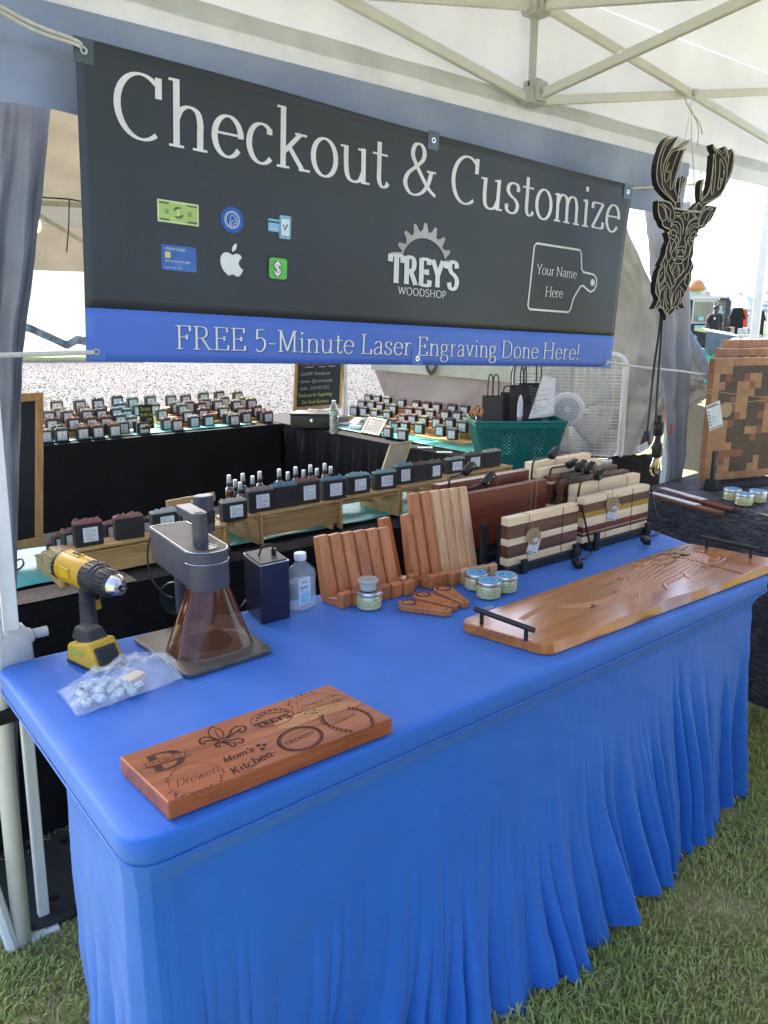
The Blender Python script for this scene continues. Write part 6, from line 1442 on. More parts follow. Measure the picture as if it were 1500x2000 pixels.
# right-hand group: labels face -x
def gx(px,py,r): return at(640+px/4.6875,740+py/4.6875,x=3.0+.075*r)
rrows=[(0,[(840,400,'yellow'),(1035,420,'cream'),(1145,450,'cream')]),
 (0,[(555,460,'cream'),(690,465,'cream')]),(1,[(625,450,'orange'),(710,390,'orange'),(600,365,'orange'),(1240,385,'green'),(1125,360,'grey'),(1005,350,'red')]),
 (2,[(365,330,'cream'),(490,345,'mint'),(690,325,'orange'),(780,325,'orange'),(880,340,'yellow'),(1280,325,'cream')]),
 (3,[(245,248,'cream'),(335,255,'cream'),(435,275,'yellow'),(550,290,'green'),(750,258,'orange'),(845,265,'orange'),(945,280,'cream'),(1080,285,'rose'),(1190,295,'grey')]),
 (4,[(315,195,'cream'),(405,200,'cream'),(485,220,'orange'),(605,235,'green'),(1145,230,'rose'),(1260,240,'grey')]),
 (5,[(375,140,'cream'),(460,148,'cream'),(550,165,'cream'),(680,180,'green'),(815,200,'rose'),(910,210,'rose'),(1005,220,'olive')])]
cnt=0
for k,(r,L_) in enumerate(rrows):
    for i,(cx,ty,c) in enumerate(sorted(L_)):
        xx=3.0+.06*r if k!=1 else 2.86
        p0=at(640+cx/4.6875,740+ty/4.6875,x=xx); zz=max(.748,p0.z-.072)
        p=soap_proto('far',.080,.034,SH,c,'front',0)
        put(p,(xx,p0.y,zz),-PI/2+.22+random.uniform(-.1,.1),'%s-topped soap bar, %s from left in %s of the right-hand soap table'%(adj[c],ORD[i],['the front row','the loose front pair','the second row','the third row','the fourth row','the fifth row','the back row'][k]),None,.86)
tt=thing('bamboo_riser','bamboo step riser under the soaps of the right-hand table','display riser',(3.2,2.9,.745))
for k in range(1,6):
    L_=rrows[k+1][1]; xx=3.0+.06*k; ps=[at(640+cx/4.6875,740+ty/4.6875,x=xx) for cx,ty,c in L_]; zt2=max(.755,min(p.z for p in ps)-.076); ya,yb_=min(p.y for p in ps)-.05,max(p.y for p in ps)+.05
    mb=MB(); mb.box((xx+.005,(ya+yb_)/2,(zt2+.745)/2),(.059,yb_-ya,zt2-.745)); obj('step_board',mb,w_bamboo,tt,bev=.001,seg=1)

# cash box, chalkboard, water bottle, papers, reader, framed sign
a=at(566,836,z=.745); b=at(641,838,z=.745); cbx=thing('cash_box','black metal cash box with key lock under the tall chalkboard','cash box',((a.x+b.x)/2,a.y,.745))
d=(b-a); L_=d.length; M_=frame(a,d,Vector((-d.y,d.x,0))); 
mb=MB(); mb.box((L_/2,.11,.045),(L_,.2,.088),M_,bev=.006); obj('box_body',mb,mat('black_steel',(.02,.022,.022),.45),cbx,smooth=30)
mb=MB(); mb.box((L_/2,.11,.098),(L_*1.02,.205,.018),M_,bev=.006); obj('lid',mb,MATS['black_steel'],cbx,smooth=30)
mb=MB(); mb.lathe([(.012,0),(.012,.003),(.006,.004),(.001,.004)],14,M_@Matrix.Translation((L_*.56,.009,.055))@Matrix.Rotation(PI/2,4,'X')); obj('key_lock',mb,m_chrome,cbx)
mb=MB(); mb.tube(round_corners([M_@Vector((L_*.4,.11,.107)),M_@Vector((L_*.42,.09,.125)),M_@Vector((L_*.68,.09,.125)),M_@Vector((L_*.7,.11,.107))],.01),.004,8); obj('handle',mb,m_chrome,cbx)
# tall chalkboard behind it
yk=4.10
def frameboard(name,label,c4,fw,wr,ink,parent_cat='chalkboard',th=.015,writer=None,fm=None,bm=None):
    """c4: bottom-left, bottom-right, top-left world points"""
    o0,o1,o2=c4; ex=(o1-o0); ey=(o2-o0); w,h=ex.length,ey.length; M_=frame(o0,ex,ey); ev=ey/h; M_[0][1],M_[1][1],M_[2][1]=ev.x,ev.y,ev.z; t=thing(name,label,parent_cat,o0)
    mb=MB(); mb.box((w/2,h/2,0),(w-fw,h-fw,th*.5),M_); obj('board_panel',mb,bm or m_chalkb,t)
    for n_,c_,s_ in (('frame_rail',(w/2,fw/2,0),(w,fw,th)),('frame_rail',(w/2,h-fw/2,0),(w,fw,th)),('frame_stile',(fw/2,h/2,0),(fw,h-2*fw,th)),('frame_stile',(w-fw/2,h/2,0),(fw,h-2*fw,th))):
        mb=MB(); mb.box(c_,s_,M_); obj(n_,mb,fm or m_pine,t,bev=.002,seg=1)
    if writer: writer(t,M_@Matrix.Translation((0,0,th*.25+.001)),w,h)
    return t
def wr1(t,M_,w,h):
    def ln(name,rows,m):
        for s,x,y,sz,sx in rows: mb=MB(); sans(mb,s,sz*h,x*w,y*h,.001,M_,sx); obj(name,mb,m,t)
    ch_g=mat('chalk_green',(.18,.42,.36),.9); ch_r=mat('chalk_red',(.62,.12,.12),.9); ch_w=mat('chalk_white',(.42,.42,.42),.9); ch_y=mat('chalk_lime',(.55,.6,.16),.9)
    ln('chalk_writing',[('Debit or Credit',.09,.66,.085,.86)],ch_g); ln('chalk_writing',[('(We have Tap)',.12,.54,.085,.86)],ch_r)
    ln('chalk_writing',[('- CashAPP : Kinneburser',.08,.42,.058,.8),('- Venmo - @Corrie-burser',.08,.33,.058,.78),('- Zelle - 318-243-7252',.08,.245,.058,.86)],ch_w)
    ln('chalk_writing',[('Thank you for Supporting',.08,.16,.064,.75),('Our Small Business',.16,.075,.064,.8)],ch_y)
    mb=MB()
    for x0,x1 in ((.2,.38),(.48,.62),(.68,.82)): mb.add([(x0*w,.515*h,.001),(x1*w,.515*h,.001),(x1*w,.525*h,.001),(x0*w,.525*h,.001)],[(0,1,2,3)],M_)
    obj('chalk_underline',mb,ch_w,t)
ybk=4.20; a=at(572,803,y=ybk); b=at(667,800,y=ybk); c=at(578,640,y=ybk+.08)
b=Vector((b.x,a.y,a.z)); frameboard('chalkboard','tall wood-framed chalkboard with payment notes behind the cash box',(a,b,c),.028,None,None,writer=wr1)
# left tall chalkboard, dark, partly behind the curtain
b=at(83,1062,y=1.62); h_=at(84,766,y=1.66); a=b+Vector((-.45,-.04,0)); c=a+(h_-b)
frameboard('chalkboard','blank chalkboard with tan wooden frame at the left edge','' or (a,b,c),.026,None,None,fm=wood('oak_frame','#b58552','#94673a',2,12,.5),bm=mat('empty_chalkboard',(.004,.006,.008),.35))
mb=MB(); c_=at(120,1078,z=.745); mb.box(c_,(.16,.05,.0008),rz=.1); tag(obj('paper_slip',mb,m_paper),'white paper slip under the blank chalkboard corner','paper')
# water bottle on the far corner
q=at(653,846,z=.745); wb=thing('water_bottle','clear small water bottle with pale green label by the cash box','bottle',q)
T_=Matrix.Identity(4); Wl=.021
mb=MB(); pr=[(.026,0),(.030,.006)]
for k in range(6): z=.02+.016*k; pr+=[(.030,z),(.0275,z+.005),(.030,z+.010)]
pr+=[(.031,.125),(.031,.155),(.026,.178),(.014,.200),(.012,.208)]; mb.lathe(pr,22,capt=False); obj('bottle_body',mb,mat('clear_water_plastic',(.80,.84,.84),.06,trans=.72,ior=1.15,spec=.9),wb,smooth=50,local=True)
mb=MB(); mb.lathe([(.0135,.206),(.0138,.222),(.001,.222)],16); obj('cap',mb,m_cap,wb,smooth=30,local=True)
mb=MB(); mb.lathe([(.0315,.126),(.0315,.152)],22,capt=False,capb=False); obj('label',mb,mat('aqua_label',(.25,.5,.42),.4,col2=(.5,.65,.6),scale=30),wb,local=True)
# papers, card reader, small framed sign, cards
a=at(695,828,z=.75); mb=MB(); mb.box((a.x,a.y,.748),(.2,.16,.006),rz=.5); mb.box((a.x-.02,a.y+.02,.755),(.19,.14,.006),rz=.2); tag(obj('booklet_pile',mb,mat('slate_booklet',(.13,.17,.24),.6,col2=(.2,.24,.3),scale=9)),'slate blue booklets lying beside the water bottle','booklet')
a=at(700,836,z=.75); crd=thing('card_reader','white card reader with a curl of paper beside the small framed sign','card reader',a)
mb=MB(); mb.box((a.x,a.y,.762),(.14,.09,.03),rz=.5,bev=.01); obj('reader_body',mb,m_cap,crd,smooth=30); mb=MB(); mb.grid(lambda u,v:(a.x-.04+.12*u,a.y-.03+.09*v+.03*u,.785+.03*math.sin(u*2.4)),10,3); obj('receipt_paper',mb,m_paper,crd,smooth=True)
def wr2(t,M_,w,h):
    mb=MB(); 
    for s,y in (('Debit',.72),('Credit',.52),('Cash',.32),('Tap OK',.12)): sans(mb,s,.17*h,.14*w,y*h,.001,M_)
    obj('chalk_writing',mb,mat('chalk_white',(.5,.5,.5),.9),t)
a=at(706,845,z=.748); b=at(741,852,z=.748); c=at(722,815,y=a.y+.05); frameboard('framed_sign','small wooden framed chalk sign leaning on the right-hand table',(a,b,c),.014,None,None,'sign',writer=wr2)
for k,(x,y,lab) in enumerate(((830,873,'white card lying on black cloth, left of two near the basket'),(868,882,'white card lying on black cloth, right of two near the basket'))):
    a=at(x,y,z=.746); mb=MB(); mb.box((a.x,a.y,.7415+.002),(.09,.055,.0008),rz=-.7); tag(obj('business_card',mb,m_paper),lab,'card','cards on the right-hand table')
# easel frame seen from behind on the middle table
a=at(743,925,y=1.62); b=at(787,915,y=1.62); c=at(762,868,y=1.66); ef=frameboard('framed_sign','pale wooden picture frame seen from behind with easel leg','' or (a,b,c),.012,None,None,'sign',fm=mat('raw_pine',(.42,.33,.17),.6,col2=(.36,.28,.14),scale=20),bm=mat('mdf_back',(.33,.28,.17),.7))
mb=MB(); m0=at(772,880,y=1.69); m1=at(782,916,y=1.60); mb.tube([m0,m1],.006,4); obj('easel_leg',mb,MATS['raw_pine'],ef)

# ---------------- green perforated basket with bags and scissors ----------------
m_green=mat('teal_green_plastic',(.014,.17,.145),.35,col2=(.014,.15,.125),scale=10)
a=at(928,900,z=.745); b=at(1078,897,z=.745); xb_=3.02
k0=at(1002,912,y=1.66).x
bc=at(1003,895,d=4.05); bx0=bc.x; by0=bc.y; zb0=.745
bdir=Vector((.62,-.78,0)).normalized(); bside=Vector((.78,.62,0)).normalized(); MBk=frame((bc.x,bc.y,zb0),bdir if False else bside*1 if False else Vector((.80,-.60,0)),Vector((.60,.80,0)))
hw0,hd0,hw1,hd1,HB_=.165,.12,.225,.16,.262
bk=thing('plastic_basket','teal green perforated plastic basket full of black paper bags','basket',(bc.x,bc.y,zb0))
def wallp(side,u,v):   # u 0..1 along, v 0..1 up
    hw=hw0+(hw1-hw0)*v; hd=hd0+(hd1-hd0)*v; z=HB_*v
    P_={0:(-hw+2*hw*u,-hd),1:(hw,-hd+2*hd*u),2:(hw-2*hw*u,hd),3:(-hw,hd-2*hd*u)}[side]; return MBk@Vector((P_[0],P_[1],z))
for s in range(4):
    mb=MB(); nu=(19 if s%2==0 else 13); nv=12
    # diamond lattice: crossing diagonal strips leave real openings
    for i in range(-nv,nu+1):
        for sg_ in (1,-1):
            pts=[]
            for j in range(nv+1):
                u=(i+j)/nu if sg_==1 else (i+nv-j)/nu; v=.04+.86*j/nv
                if 0<=u<=1: pts.append(wallp(s,u,v))
            if len(pts)>1:
                mb.tube(pts,.0036,4,cap=False)
    obj('perforated_wall',mb,m_green,bk,kind='stuff')
    mb=MB(); a_,b_,c_,d_=wallp(s,0,.0),wallp(s,1,.0),wallp(s,1,.05),wallp(s,0,.05); a2,b2,c2,d2=wallp(s,0,.89),wallp(s,1,.89),wallp(s,1,1),wallp(s,0,1)
    mb.quad(a_,b_,c_,d_); mb.quad(a2,b2,c2,d2); obj('solid_band',mb,m_green,bk,solid=.004)
mb=MB(); mb.tube([wallp(0,0,1),wallp(0,1,1),wallp(2,0,1),wallp(2,1,1)],.007,8,closed=True); obj('rim',mb,m_green,bk)
mb=MB(); a_=wallp(1,.3,.74);b_=wallp(1,.7,.74);c_=wallp(1,.7,.82);d_=wallp(1,.3,.82); off=(MBk.to_3x3()@Vector((1,0,0)))*.006; mb.quad(a_+off,b_+off,c_+off,d_+off); obj('handle_slot',mb,mat('pale_slot',(.35,.5,.48),.5),bk,solid=.004)
mb=MB(); mb.box((0,0,.004),(hw0*2,hd0*2,.006),MBk); obj('floor_plate',mb,m_green,bk)
m_bagp=mat('black_kraft_bag',(.016,.015,.016),.6,bump=.3,scale=9,col2=(.03,.028,.028)); m_bagb=mat('brown_black_bag',(.055,.045,.037),.5,bump=.3,scale=8,col2=(.035,.03,.026))
def paperbag(label,px0,px1,pyt,pyb,d,m,handles=((.3,.7,90),),rz=0):
    a=at(px0,pyt,d=d); b=at(px1,pyt,d=d); z0=at(px0,pyb,d=d).z; w=(b-a); w.z=0; W_=w.length; t=thing('paper_bag',label,'paper bag',(a.x,a.y,z0)); M_=frame((a.x,a.y,z0),w,Vector((0,0,1))); H=a.z-z0
    mb=MB(); mb.add([(0,0,.03),(W_,0,.03),(W_,0,-.03),(0,0,-.03),(0,H,.004),(W_,H,.004),(W_,H,-.004),(0,H,-.004)],[(3,2,1,0),(0,1,5,4),(1,2,6,5),(2,3,7,6),(3,0,4,7),(4,5,6,7)],M_); obj('bag_body',mb,m,t)
    for (u0,u1,hh) in handles:
        s=W_; hp=[(u0*s,H-.01),(u0*s,H+hh*.6),((u0+u1)/2*s-.25*(u1-u0)*s,H+hh),((u0+u1)/2*s+.25*(u1-u0)*s,H+hh),(u1*s,H+hh*.6),(u1*s,H-.01)]
        mb=MB(); mb.tube([M_@Vector((x,y,.006)) for x,y in smooth_path(hp,5)],.0034,7); obj('handle',mb,m_black,t,smooth=True)
    return t
D0=3.95
paperbag('brown-black paper bag standing at the left in the green basket',942,982,772,845,D0+.05,m_bagb,((.26,.5,.10),(.5,.78,.10)))
paperbag('black paper bag beside the brown-black one in the basket',978,1006,766,850,D0+.08,m_bagp,((.2,.8,.03),))
paperbag('black bag with tall looped handles in the middle of the basket',996,1032,752,850,D0+.04,m_bagp,((.05,.7,.10),(.2,.85,.11)))
paperbag('rear black bag with the tallest handles in the basket',1014,1060,748,850,D0+.16,m_bagp,((.05,.7,.12),(.2,.9,.125)))
paperbag('black bag leaning right in front of the white paper',1018,1044,792,850,D0-.03,m_bagp,((.2,.8,.05),))
mb=MB(); q=[at(1032,818,d=D0-.05),at(1082,812,d=D0-.05),at(1086,740,d=D0-.02),at(1060,733,d=D0-.02)]; Mr=frame(q[0],q[1]-q[0],q[3]-q[0])
mb.grid(lambda u,v:tuple(q[0].lerp(q[1],u).lerp(q[3].lerp(q[2],u),v)+Vector((0,-.01*math.sin(PI*u),0))),8,10); rc=tag(obj('receipt_sheet',mb,m_paper,smooth=True,solid=.001),'tall white printed sheet sticking out of the green basket','paper')
mb=MB(); scribble(mb,.02,.015,.09,.15,Mr@Matrix.Translation((0,0,.013)),12,4,lw=.1); obj('sheet_print',mb,m_greyink,rc)
mb=MB(); c_=at(1016,795,d=D0-.05); mb.lathe([(.014,-.07),(.020,-.04),(.018,.02),(.01,.05),(.002,.06)],16,Matrix.Translation(c_)@Matrix.Scale(.4,4,(0,1,0))); tag(obj('white_liner',mb,m_cap,smooth=True),'small white plastic handle between the black bags','handle bag')
m_orange=mat('orange_handle_plastic',(.75,.22,.02),.4)
sc=thing('scissors','orange handled scissors stuck in the green basket','scissors',at(928,800,d=3.98))
for k,(x,y,r_) in enumerate(((924,806,.0165),(938,804,.0165))):
    c_=at(x,y,d=3.98); mb=MB(); mb.tube([tuple(c_+c_r*(r_*.8*math.cos(t))+Vector((0,0,r_*1.25*math.sin(t)))) for t in [2*PI*i/18 for i in range(18)]],.0045,8,closed=True); obj('handle_ring',mb,m_orange,sc,smooth=True)
mb=MB(); mb.tube([at(930,812,d=3.98),at(931,850,d=3.98)],.004,6); obj('blade',mb,m_chrome,sc)
mb=MB(); mb.tube([tuple(at(933,800,d=4.0)+c_r*(.010*math.cos(t))+Vector((0,0,.02*math.sin(t)))) for t in [2*PI*i/14 for i in range(14)]],.003,6,closed=True); tag(obj('small_scissors',mb,m_black,smooth=True),'black ring handle poking up behind the orange scissors','scissors')

# ---------------- white box fan ----------------
m_fan=mat('white_fan_plastic',(.85,.85,.83),.4,col2=(.8,.8,.78),scale=8); m_blade2=mat('fan_blade_plastic',(.75,.73,.68),.35,trans=.2)
fc=at(1108,799,d=4.15); fdir=(Vector((CC.x,CC.y,0))-Vector((fc.x,fc.y,0))).normalized(); fright=Vector((-fdir.y,fdir.x,0)); 
if fright.dot(c_r)<0: fright=-fright
FS=.285; MF=frame(fc,fright,Vector((0,0,1)))
fan=thing('box_fan','white box fan with wire grille and round motor cover behind the basket','fan',(fc.x,fc.y,.745))
mb=MB(); mb.tube([MF@Vector((x,y,0)) for x,y in rrect(-FS,-FS*1.0,FS,FS*1.0,.07,6)],.015,10,closed=True); obj('outer_frame',mb,m_fan,fan,smooth=True)
mb=MB(); mb.tube([MF@Vector((x,y,-.10)) for x,y in rrect(-FS,-FS,FS,FS,.07,6)],.013,10,closed=True); obj('rear_frame',mb,m_fan,fan,smooth=True)
for i in range(33):
    y=-FS+2*FS*(i+.5)/33; e=max(0,abs(y)-(FS-.07)); w=FS-(.07-math.sqrt(max(0,.07**2-e**2))) if e>0 else FS
    mb=MB(); mb.tube([MF@Vector((-w,y,0)),MF@Vector((-w*.5,y,.012)),MF@Vector((w*.5,y,.012)),MF@Vector((w,y,0))],.0019,5); obj('grille_wire',mb,m_fan,fan)
for i in range(15):
    x=-FS+2*FS*(i+.5)/15; mb=MB(); mb.tube([MF@Vector((x,-FS+.01,.002)),MF@Vector((x,0,.016)),MF@Vector((x,FS-.01,.002))],.0015,5); obj('grille_upright',mb,m_fan,fan)
mb=MB(); mb.lathe([(.088,.0),(.09,.012),(.082,.022),(.02,.024),(.001,.026)],36,MF); mc=obj('motor_cover',mb,m_fan,fan,smooth=30)
mb=MB()
for rr_ in range(2,6):
    for k in range(rr_*6): a_=2*PI*k/(rr_*6); mb.lathe([(.0035,.0245),(.0035,.0255)],6,MF@Matrix.Translation((rr_*.0115*math.cos(a_),rr_*.0115*math.sin(a_),0)))
obj('cover_holes',mb,m_ink,mc,kind='stuff')
mb=MB(); mb.lathe([(.016,.026),(.016,.030),(.012,.0305),(.001,.0305)],20,MF); obj('cover_badge',mb,m_fan,mc,smooth=30)
for k in range(5):
    a0=2*PI*k/5; mb=MB()
    mb.grid(lambda u,v:tuple(MF@Vector(((.05+.19*u)*math.cos(a0+v*.95+.25*u),(.05+.19*u)*math.sin(a0+v*.95+.25*u),-.03-.045*v))),8,6); obj('fan_blade',mb,m_blade2,fan,smooth=True,solid=.002)
for i in range(9):
    y=-FS+2*FS*(i+.5)/9; mb=MB(); mb.tube([MF@Vector((-FS,y,-.1)),MF@Vector((FS,y,-.1))],.002,5); obj('rear_wire',mb,m_fan,fan)
for s in (-1,1): mb=MB(); c_=MF@Vector((s*.2,-FS-.0,-.05)); mb.box((c_.x,c_.y,(c_.z+.745)/2),(.05,.12,max(.02,c_.z-.745+.01))); obj('foot',mb,m_fan,fan)
# navy cloth bundle at the right end under the bulbs
a=at(1228,905,z=.78); mb=MB(); 
def nb(u,v):
    x0=at(1175,905,y=1.45).x; x1=at(1283,905,y=1.40).x; p=(x0+(x1-x0)*u,1.42-.10*v+.0*u,.80-.03*u-.62*max(0,v-.3)+.015*fbm(u*3,v*3,1,2)); return p
mb.grid(nb,30,20); tag(obj('dark_cloth',mb,m_blackcloth,smooth=True),'navy black cloth edge hanging below the fan and the bulbs','cloth')

# ---------------- hanging string-light sockets and bulbs on the right ----------------
yb2=1.0
def pcord(label,pts): return rope('light_string',label,pts,.0042,m_black,'light cord')
dC=2.75
pcord('black light cord dropping from the deer to the left socket',[at(1293,575,d=dC),at(1288,640,d=dC),at(1277,720,d=dC),at(1265,830,d=dC),at(1262,850,d=dC)])
pcord('black light cord dropping from the deer to the lit-looking clear bulbs',[at(1296,575,d=dC),at(1291,660,d=dC),at(1284,760,d=dC),at(1280,830,d=dC)])
pcord('short black cord end below the deer',[at(1299,590,d=dC),at(1298,625,d=dC)])
pcord('thin dark cord stretched across the grey tent wall',[at(1222,768,d=4.3),at(1290,776,d=4.3)])
m_bulbg=mat('clear_bulb_glass',(1,.95,.8),.03,trans=1,ior=1.15,spec=.9); m_gold=mat('gold_filament',(.8,.55,.15),.3,metal=.8)
def bulb(label,x,y,d,zf=1):
    c_=at(x,y,d=d); t=thing('light_bulb',label,'light bulb',c_); T_=Matrix.Translation(c_)@Matrix.Scale(zf,4,(0,0,1))
    mb=MB(); mb.lathe([(.011,.030),(.013,.018),(.0205,-.006),(.021,-.018),(.014,-.034),(.004,-.042),(.001,-.0425)],22,T_); obj('glass_bulb',mb,m_bulbg,t,smooth=True)
    mb=MB(); mb.tube([c_+Vector((.004*math.cos(k*1.9),.004*math.sin(k*1.9),.015-.045*(k%2)*zf)) for k in range(8)],.0012,5); obj('filament',mb,m_gold,t)
    mb=MB(); mb.lathe([(.0165,.075),(.0175,.06),(.0175,.035),(.013,.026),(.001,.026)],18,T_); mb.cyl(c_+Vector((0,0,.07)),c_+Vector((0,0,.10)),.010,12); obj('socket',mb,m_black,t,smooth=30)
bulb('clear filament bulb hanging lowest of the two on the right',1281,908,dC-.03); bulb('clear filament bulb directly above the lowest one',1284,866,dC+.04)
c_=at(1261,858,d=dC); t=thing('lamp_socket','empty black lamp socket with white tag on the left cord','lamp socket',c_); mb=MB(); mb.lathe([(.010,.03),(.017,.012),(.017,-.02),(.012,-.03),(.001,-.03)],16,Matrix.Translation(c_)); obj('socket_shell',mb,m_black,t,smooth=30)
mb=MB(); mb.box((0,0,0),(.045,.026,.0008),frame(at(1256,874,d=dC-.02),(1,-.3,.42),(0,0,1))); tgp=obj('paper_tag',mb,m_paper,t)
mb=MB(); scribble(mb,-.018,-.010,.036,.02,frame(at(1256,874,d=dC-.023),(1,-.3,.42),(0,0,1)),4,2); obj('tag_print',mb,m_greyink,tgp)
# ---------------- layered wooden deer head ----------------
m_deerb=mat('black_stained_edge',(.018,.018,.019),.65,scale=30); m_deerd=mat('dark_brown_layer',(.014,.010,.009),.6,scale=30); m_deerm=mat('brown_layer',(.06,.036,.025),.6,scale=30); m_deerl=mat('natural_ply_line',(.50,.42,.28),.6,scale=60)
dd=2.62; dp0=at(1350,440,d=dd)
dn_=(Vector((CC.x,CC.y,0))-Vector((dp0.x,dp0.y,0))).normalized(); yaw_=R(32)   # turned a little so its left edge shows
dn_=Matrix.Rotation(yaw_,3,'Z')@dn_
deer=thing('deer_head','layered wooden deer head wall art hanging from the frame by white string','wall art',dp0)
def dpt(px,py,off=0): return at(px,py,n=dn_,p0=dp0+dn_*off)
def dmap(L_,part): # crop coords to photo pixels
    s,ox,oy=(7.895,1256,250) if part==0 else (7.895,1256,420); return [(ox+x/s,oy+y/s) for x,y in L_]
def layer(name,polys,off,th,m):
    mb=MB()
    for P_ in polys:
        F=[dpt(x,y,off) for x,y in P_]; n=len(F); Bk=[p-dn_*th for p in F]
        mb.add(F+Bk,[tuple(range(n)),tuple(range(n,2*n))[::-1]]+[(i,n+i,n+(i+1)%n,(i+1)%n) for i in range(n)])
    return obj(name,mb,m,deer)
antL=dmap([(490,1160),(440,1110),(330,1010),(270,940),(225,850),(205,700),(215,560),(245,430),(300,260),(350,170),(405,125),(380,200),(345,290),(420,210),(480,150),(540,125),(500,200),(470,260),(450,320),(560,280),(640,235),(735,170),(690,240),(600,300),(500,350),(560,345),(605,330),(660,320),(620,400),(585,480),(560,590),(520,720),(490,850),(485,960),(530,1080),(545,1000),(590,900),(600,820),(625,740),(645,760),(640,850),(600,960),(560,1060),(580,1180),(580,1240),(500,1250)],0)
antR=dmap([(880,1300),(800,1265),(760,1250),(830,1180),(860,1150),(900,1130),(885,1000),(890,880),(910,810),(940,780),(925,850),(905,950),(915,1090),(985,1020),(1030,900),(1060,700),(1075,560),(1085,395),(1110,440),(1130,400),(1080,310),(1070,245),(1110,310),(1180,350),(1230,400),(1265,280),(1290,330),(1300,420),(1310,480),(1370,320),(1395,400),(1400,520),(1380,640),(1330,780),(1270,900),(1190,1050),(1080,1120),(960,1190),(920,1230)],0)
head=dmap([(490,1235),(580,1240),(700,1290),(800,1300),(890,1300),(940,1240),(960,1195),(1040,1200),(1140,1215),(1100,1310),(1040,1420),(980,1480),(940,1530),(870,1560),(850,1579)],0)+dmap([(850,240),(830,300),(860,315),(800,350),(780,400),(775,480),(770,600),(740,680),(780,800),(740,880),(740,1000),(690,1110),(660,1170),(600,1300),(610,1350),(655,1440),(600,1440),(560,1450),(500,1400),(480,1480),(430,1530),(380,1560),(330,1500),(300,1440),(260,1420),(240,1445),(165,1450),(210,1370),(240,1290),(200,1200),(195,1080),(215,960),(240,860),(300,760),(255,785),(300,700),(345,600),(355,520),(380,450),(405,390),(385,300),(365,265),(410,260),(415,225),(370,200),(320,180),(295,130),(285,90)],1)+dmap([(290,1440),(250,1380),(230,1290),(228,1210),(232,1115),(330,1120),(420,1150),(470,1230)],0)
layer('back_layers',[antL,antR,head],-.002,.034,m_deerb)
def inset(P_,k=.0):
    return P_
layer('brown_layer',[antL,antR,head],.0,.0015,m_deerd)
# tan patches at the antler roots, muzzle shading
layer('tan_layer',[dmap([(310,840),(350,860),(400,860),(430,950),(460,1050),(480,1110),(400,1050),(330,960),(300,880)],0),dmap([(1050,1040),(1130,960),(1180,960),(1100,1060),(960,1150),(900,1150),(980,1090)],0),dmap([(420,200),(450,165),(500,190),(520,260),(480,240)],1),dmap([(740,200),(790,180),(825,210),(800,260),(750,240)],1),dmap([(470,700),(520,760),(540,900),(490,1000),(440,900),(430,800)],1)],.0012,.001,m_deerm)
LN=[(0,P_) for P_ in ([(405,125),(330,250),(250,430),(210,650),(215,820),(270,940),(300,970)],[(345,290),(290,450),(270,600),(275,760)],[(540,125),(420,330),(330,520),(300,680),(290,850),(330,960),(420,1070),(490,1160)],[(735,170),(600,270),(460,320),(380,430),(300,590)],[(735,170),(640,270),(520,330)],[(660,320),(590,430),(540,600),(470,830),(450,930),(430,940),(415,920),(430,700),(500,480),(560,340)],[(560,340),(460,360),(390,470),(340,620),(325,780),(350,840),(380,800),(410,700),(370,680),(360,640),(400,540)],[(400,690),(415,640)],[(490,960),(530,1080),(560,1050),(600,900),(645,800),(640,745)],[(545,1000),(540,1120)],[(490,1160),(520,1140),(580,1125)],[(485,1160),(500,1250)],
 [(1070,245),(1120,340),(1210,430),(1270,530),(1290,640),(1280,800)],[(1265,280),(1275,420),(1260,480)],[(1290,300),(1310,450),(1300,600)],[(1395,340),(1385,500),(1350,680),(1280,830)],[(1085,395),(1110,500),(1105,760),(1080,980),(1060,1020),(1045,1000),(1060,800),(1085,560)],[(1180,480),(1175,700),(1145,900),(1160,955),(1190,900),(1190,800)],[(1190,880),(1230,780),(1250,640),(1230,560),(1190,470)],[(1190,770),(1215,800),(1240,740),(1230,660)],[(1280,800),(1250,920),(1180,1030),(1060,1110),(900,1170)],[(1040,880),(1000,1010),(920,1100)],[(940,780),(905,880),(915,1090),(895,1130)],[(885,870),(870,1120)],[(840,1150),(910,1215)],[(840,1150),(800,1265)],[(1280,830),(1270,900),(1190,1050)],
 [(232,1125),(330,1130),(420,1170),(470,1270),(480,1380),(440,1430),(410,1380),(420,1280),(330,1190)],[(232,1170),(230,1260),(270,1400),(300,1430),(345,1410),(340,1300),(290,1200),(240,1180)],[(330,1180),(350,1300),(390,1430),(450,1470)],[(330,1200),(290,1160)],[(295,1440),(300,1500),(350,1545),(420,1570)],[(1140,1215),(1010,1225),(920,1300),(870,1420),(860,1500),(900,1500),(960,1400),(1030,1290),(1075,1255)],[(940,1260),(1040,1250),(1080,1240)],[(1130,1280),(1040,1340),(980,1480)],[(850,1500),(900,1520),(950,1475)],[(890,1300),(860,1380),(840,1480)],[(500,1340),(560,1350),(620,1300)],[(490,1300),(560,1310)],[(500,1380),(560,1370),(610,1450),(620,1579)],[(760,1300),(770,1350),(820,1410)],[(790,1310),(810,1370),(850,1390)],[(780,1390),(700,1450),(670,1579)],[(620,1300),(680,1310),(740,1300)],[(620,1320),(650,1420)],[(700,1320),(680,1430)])]
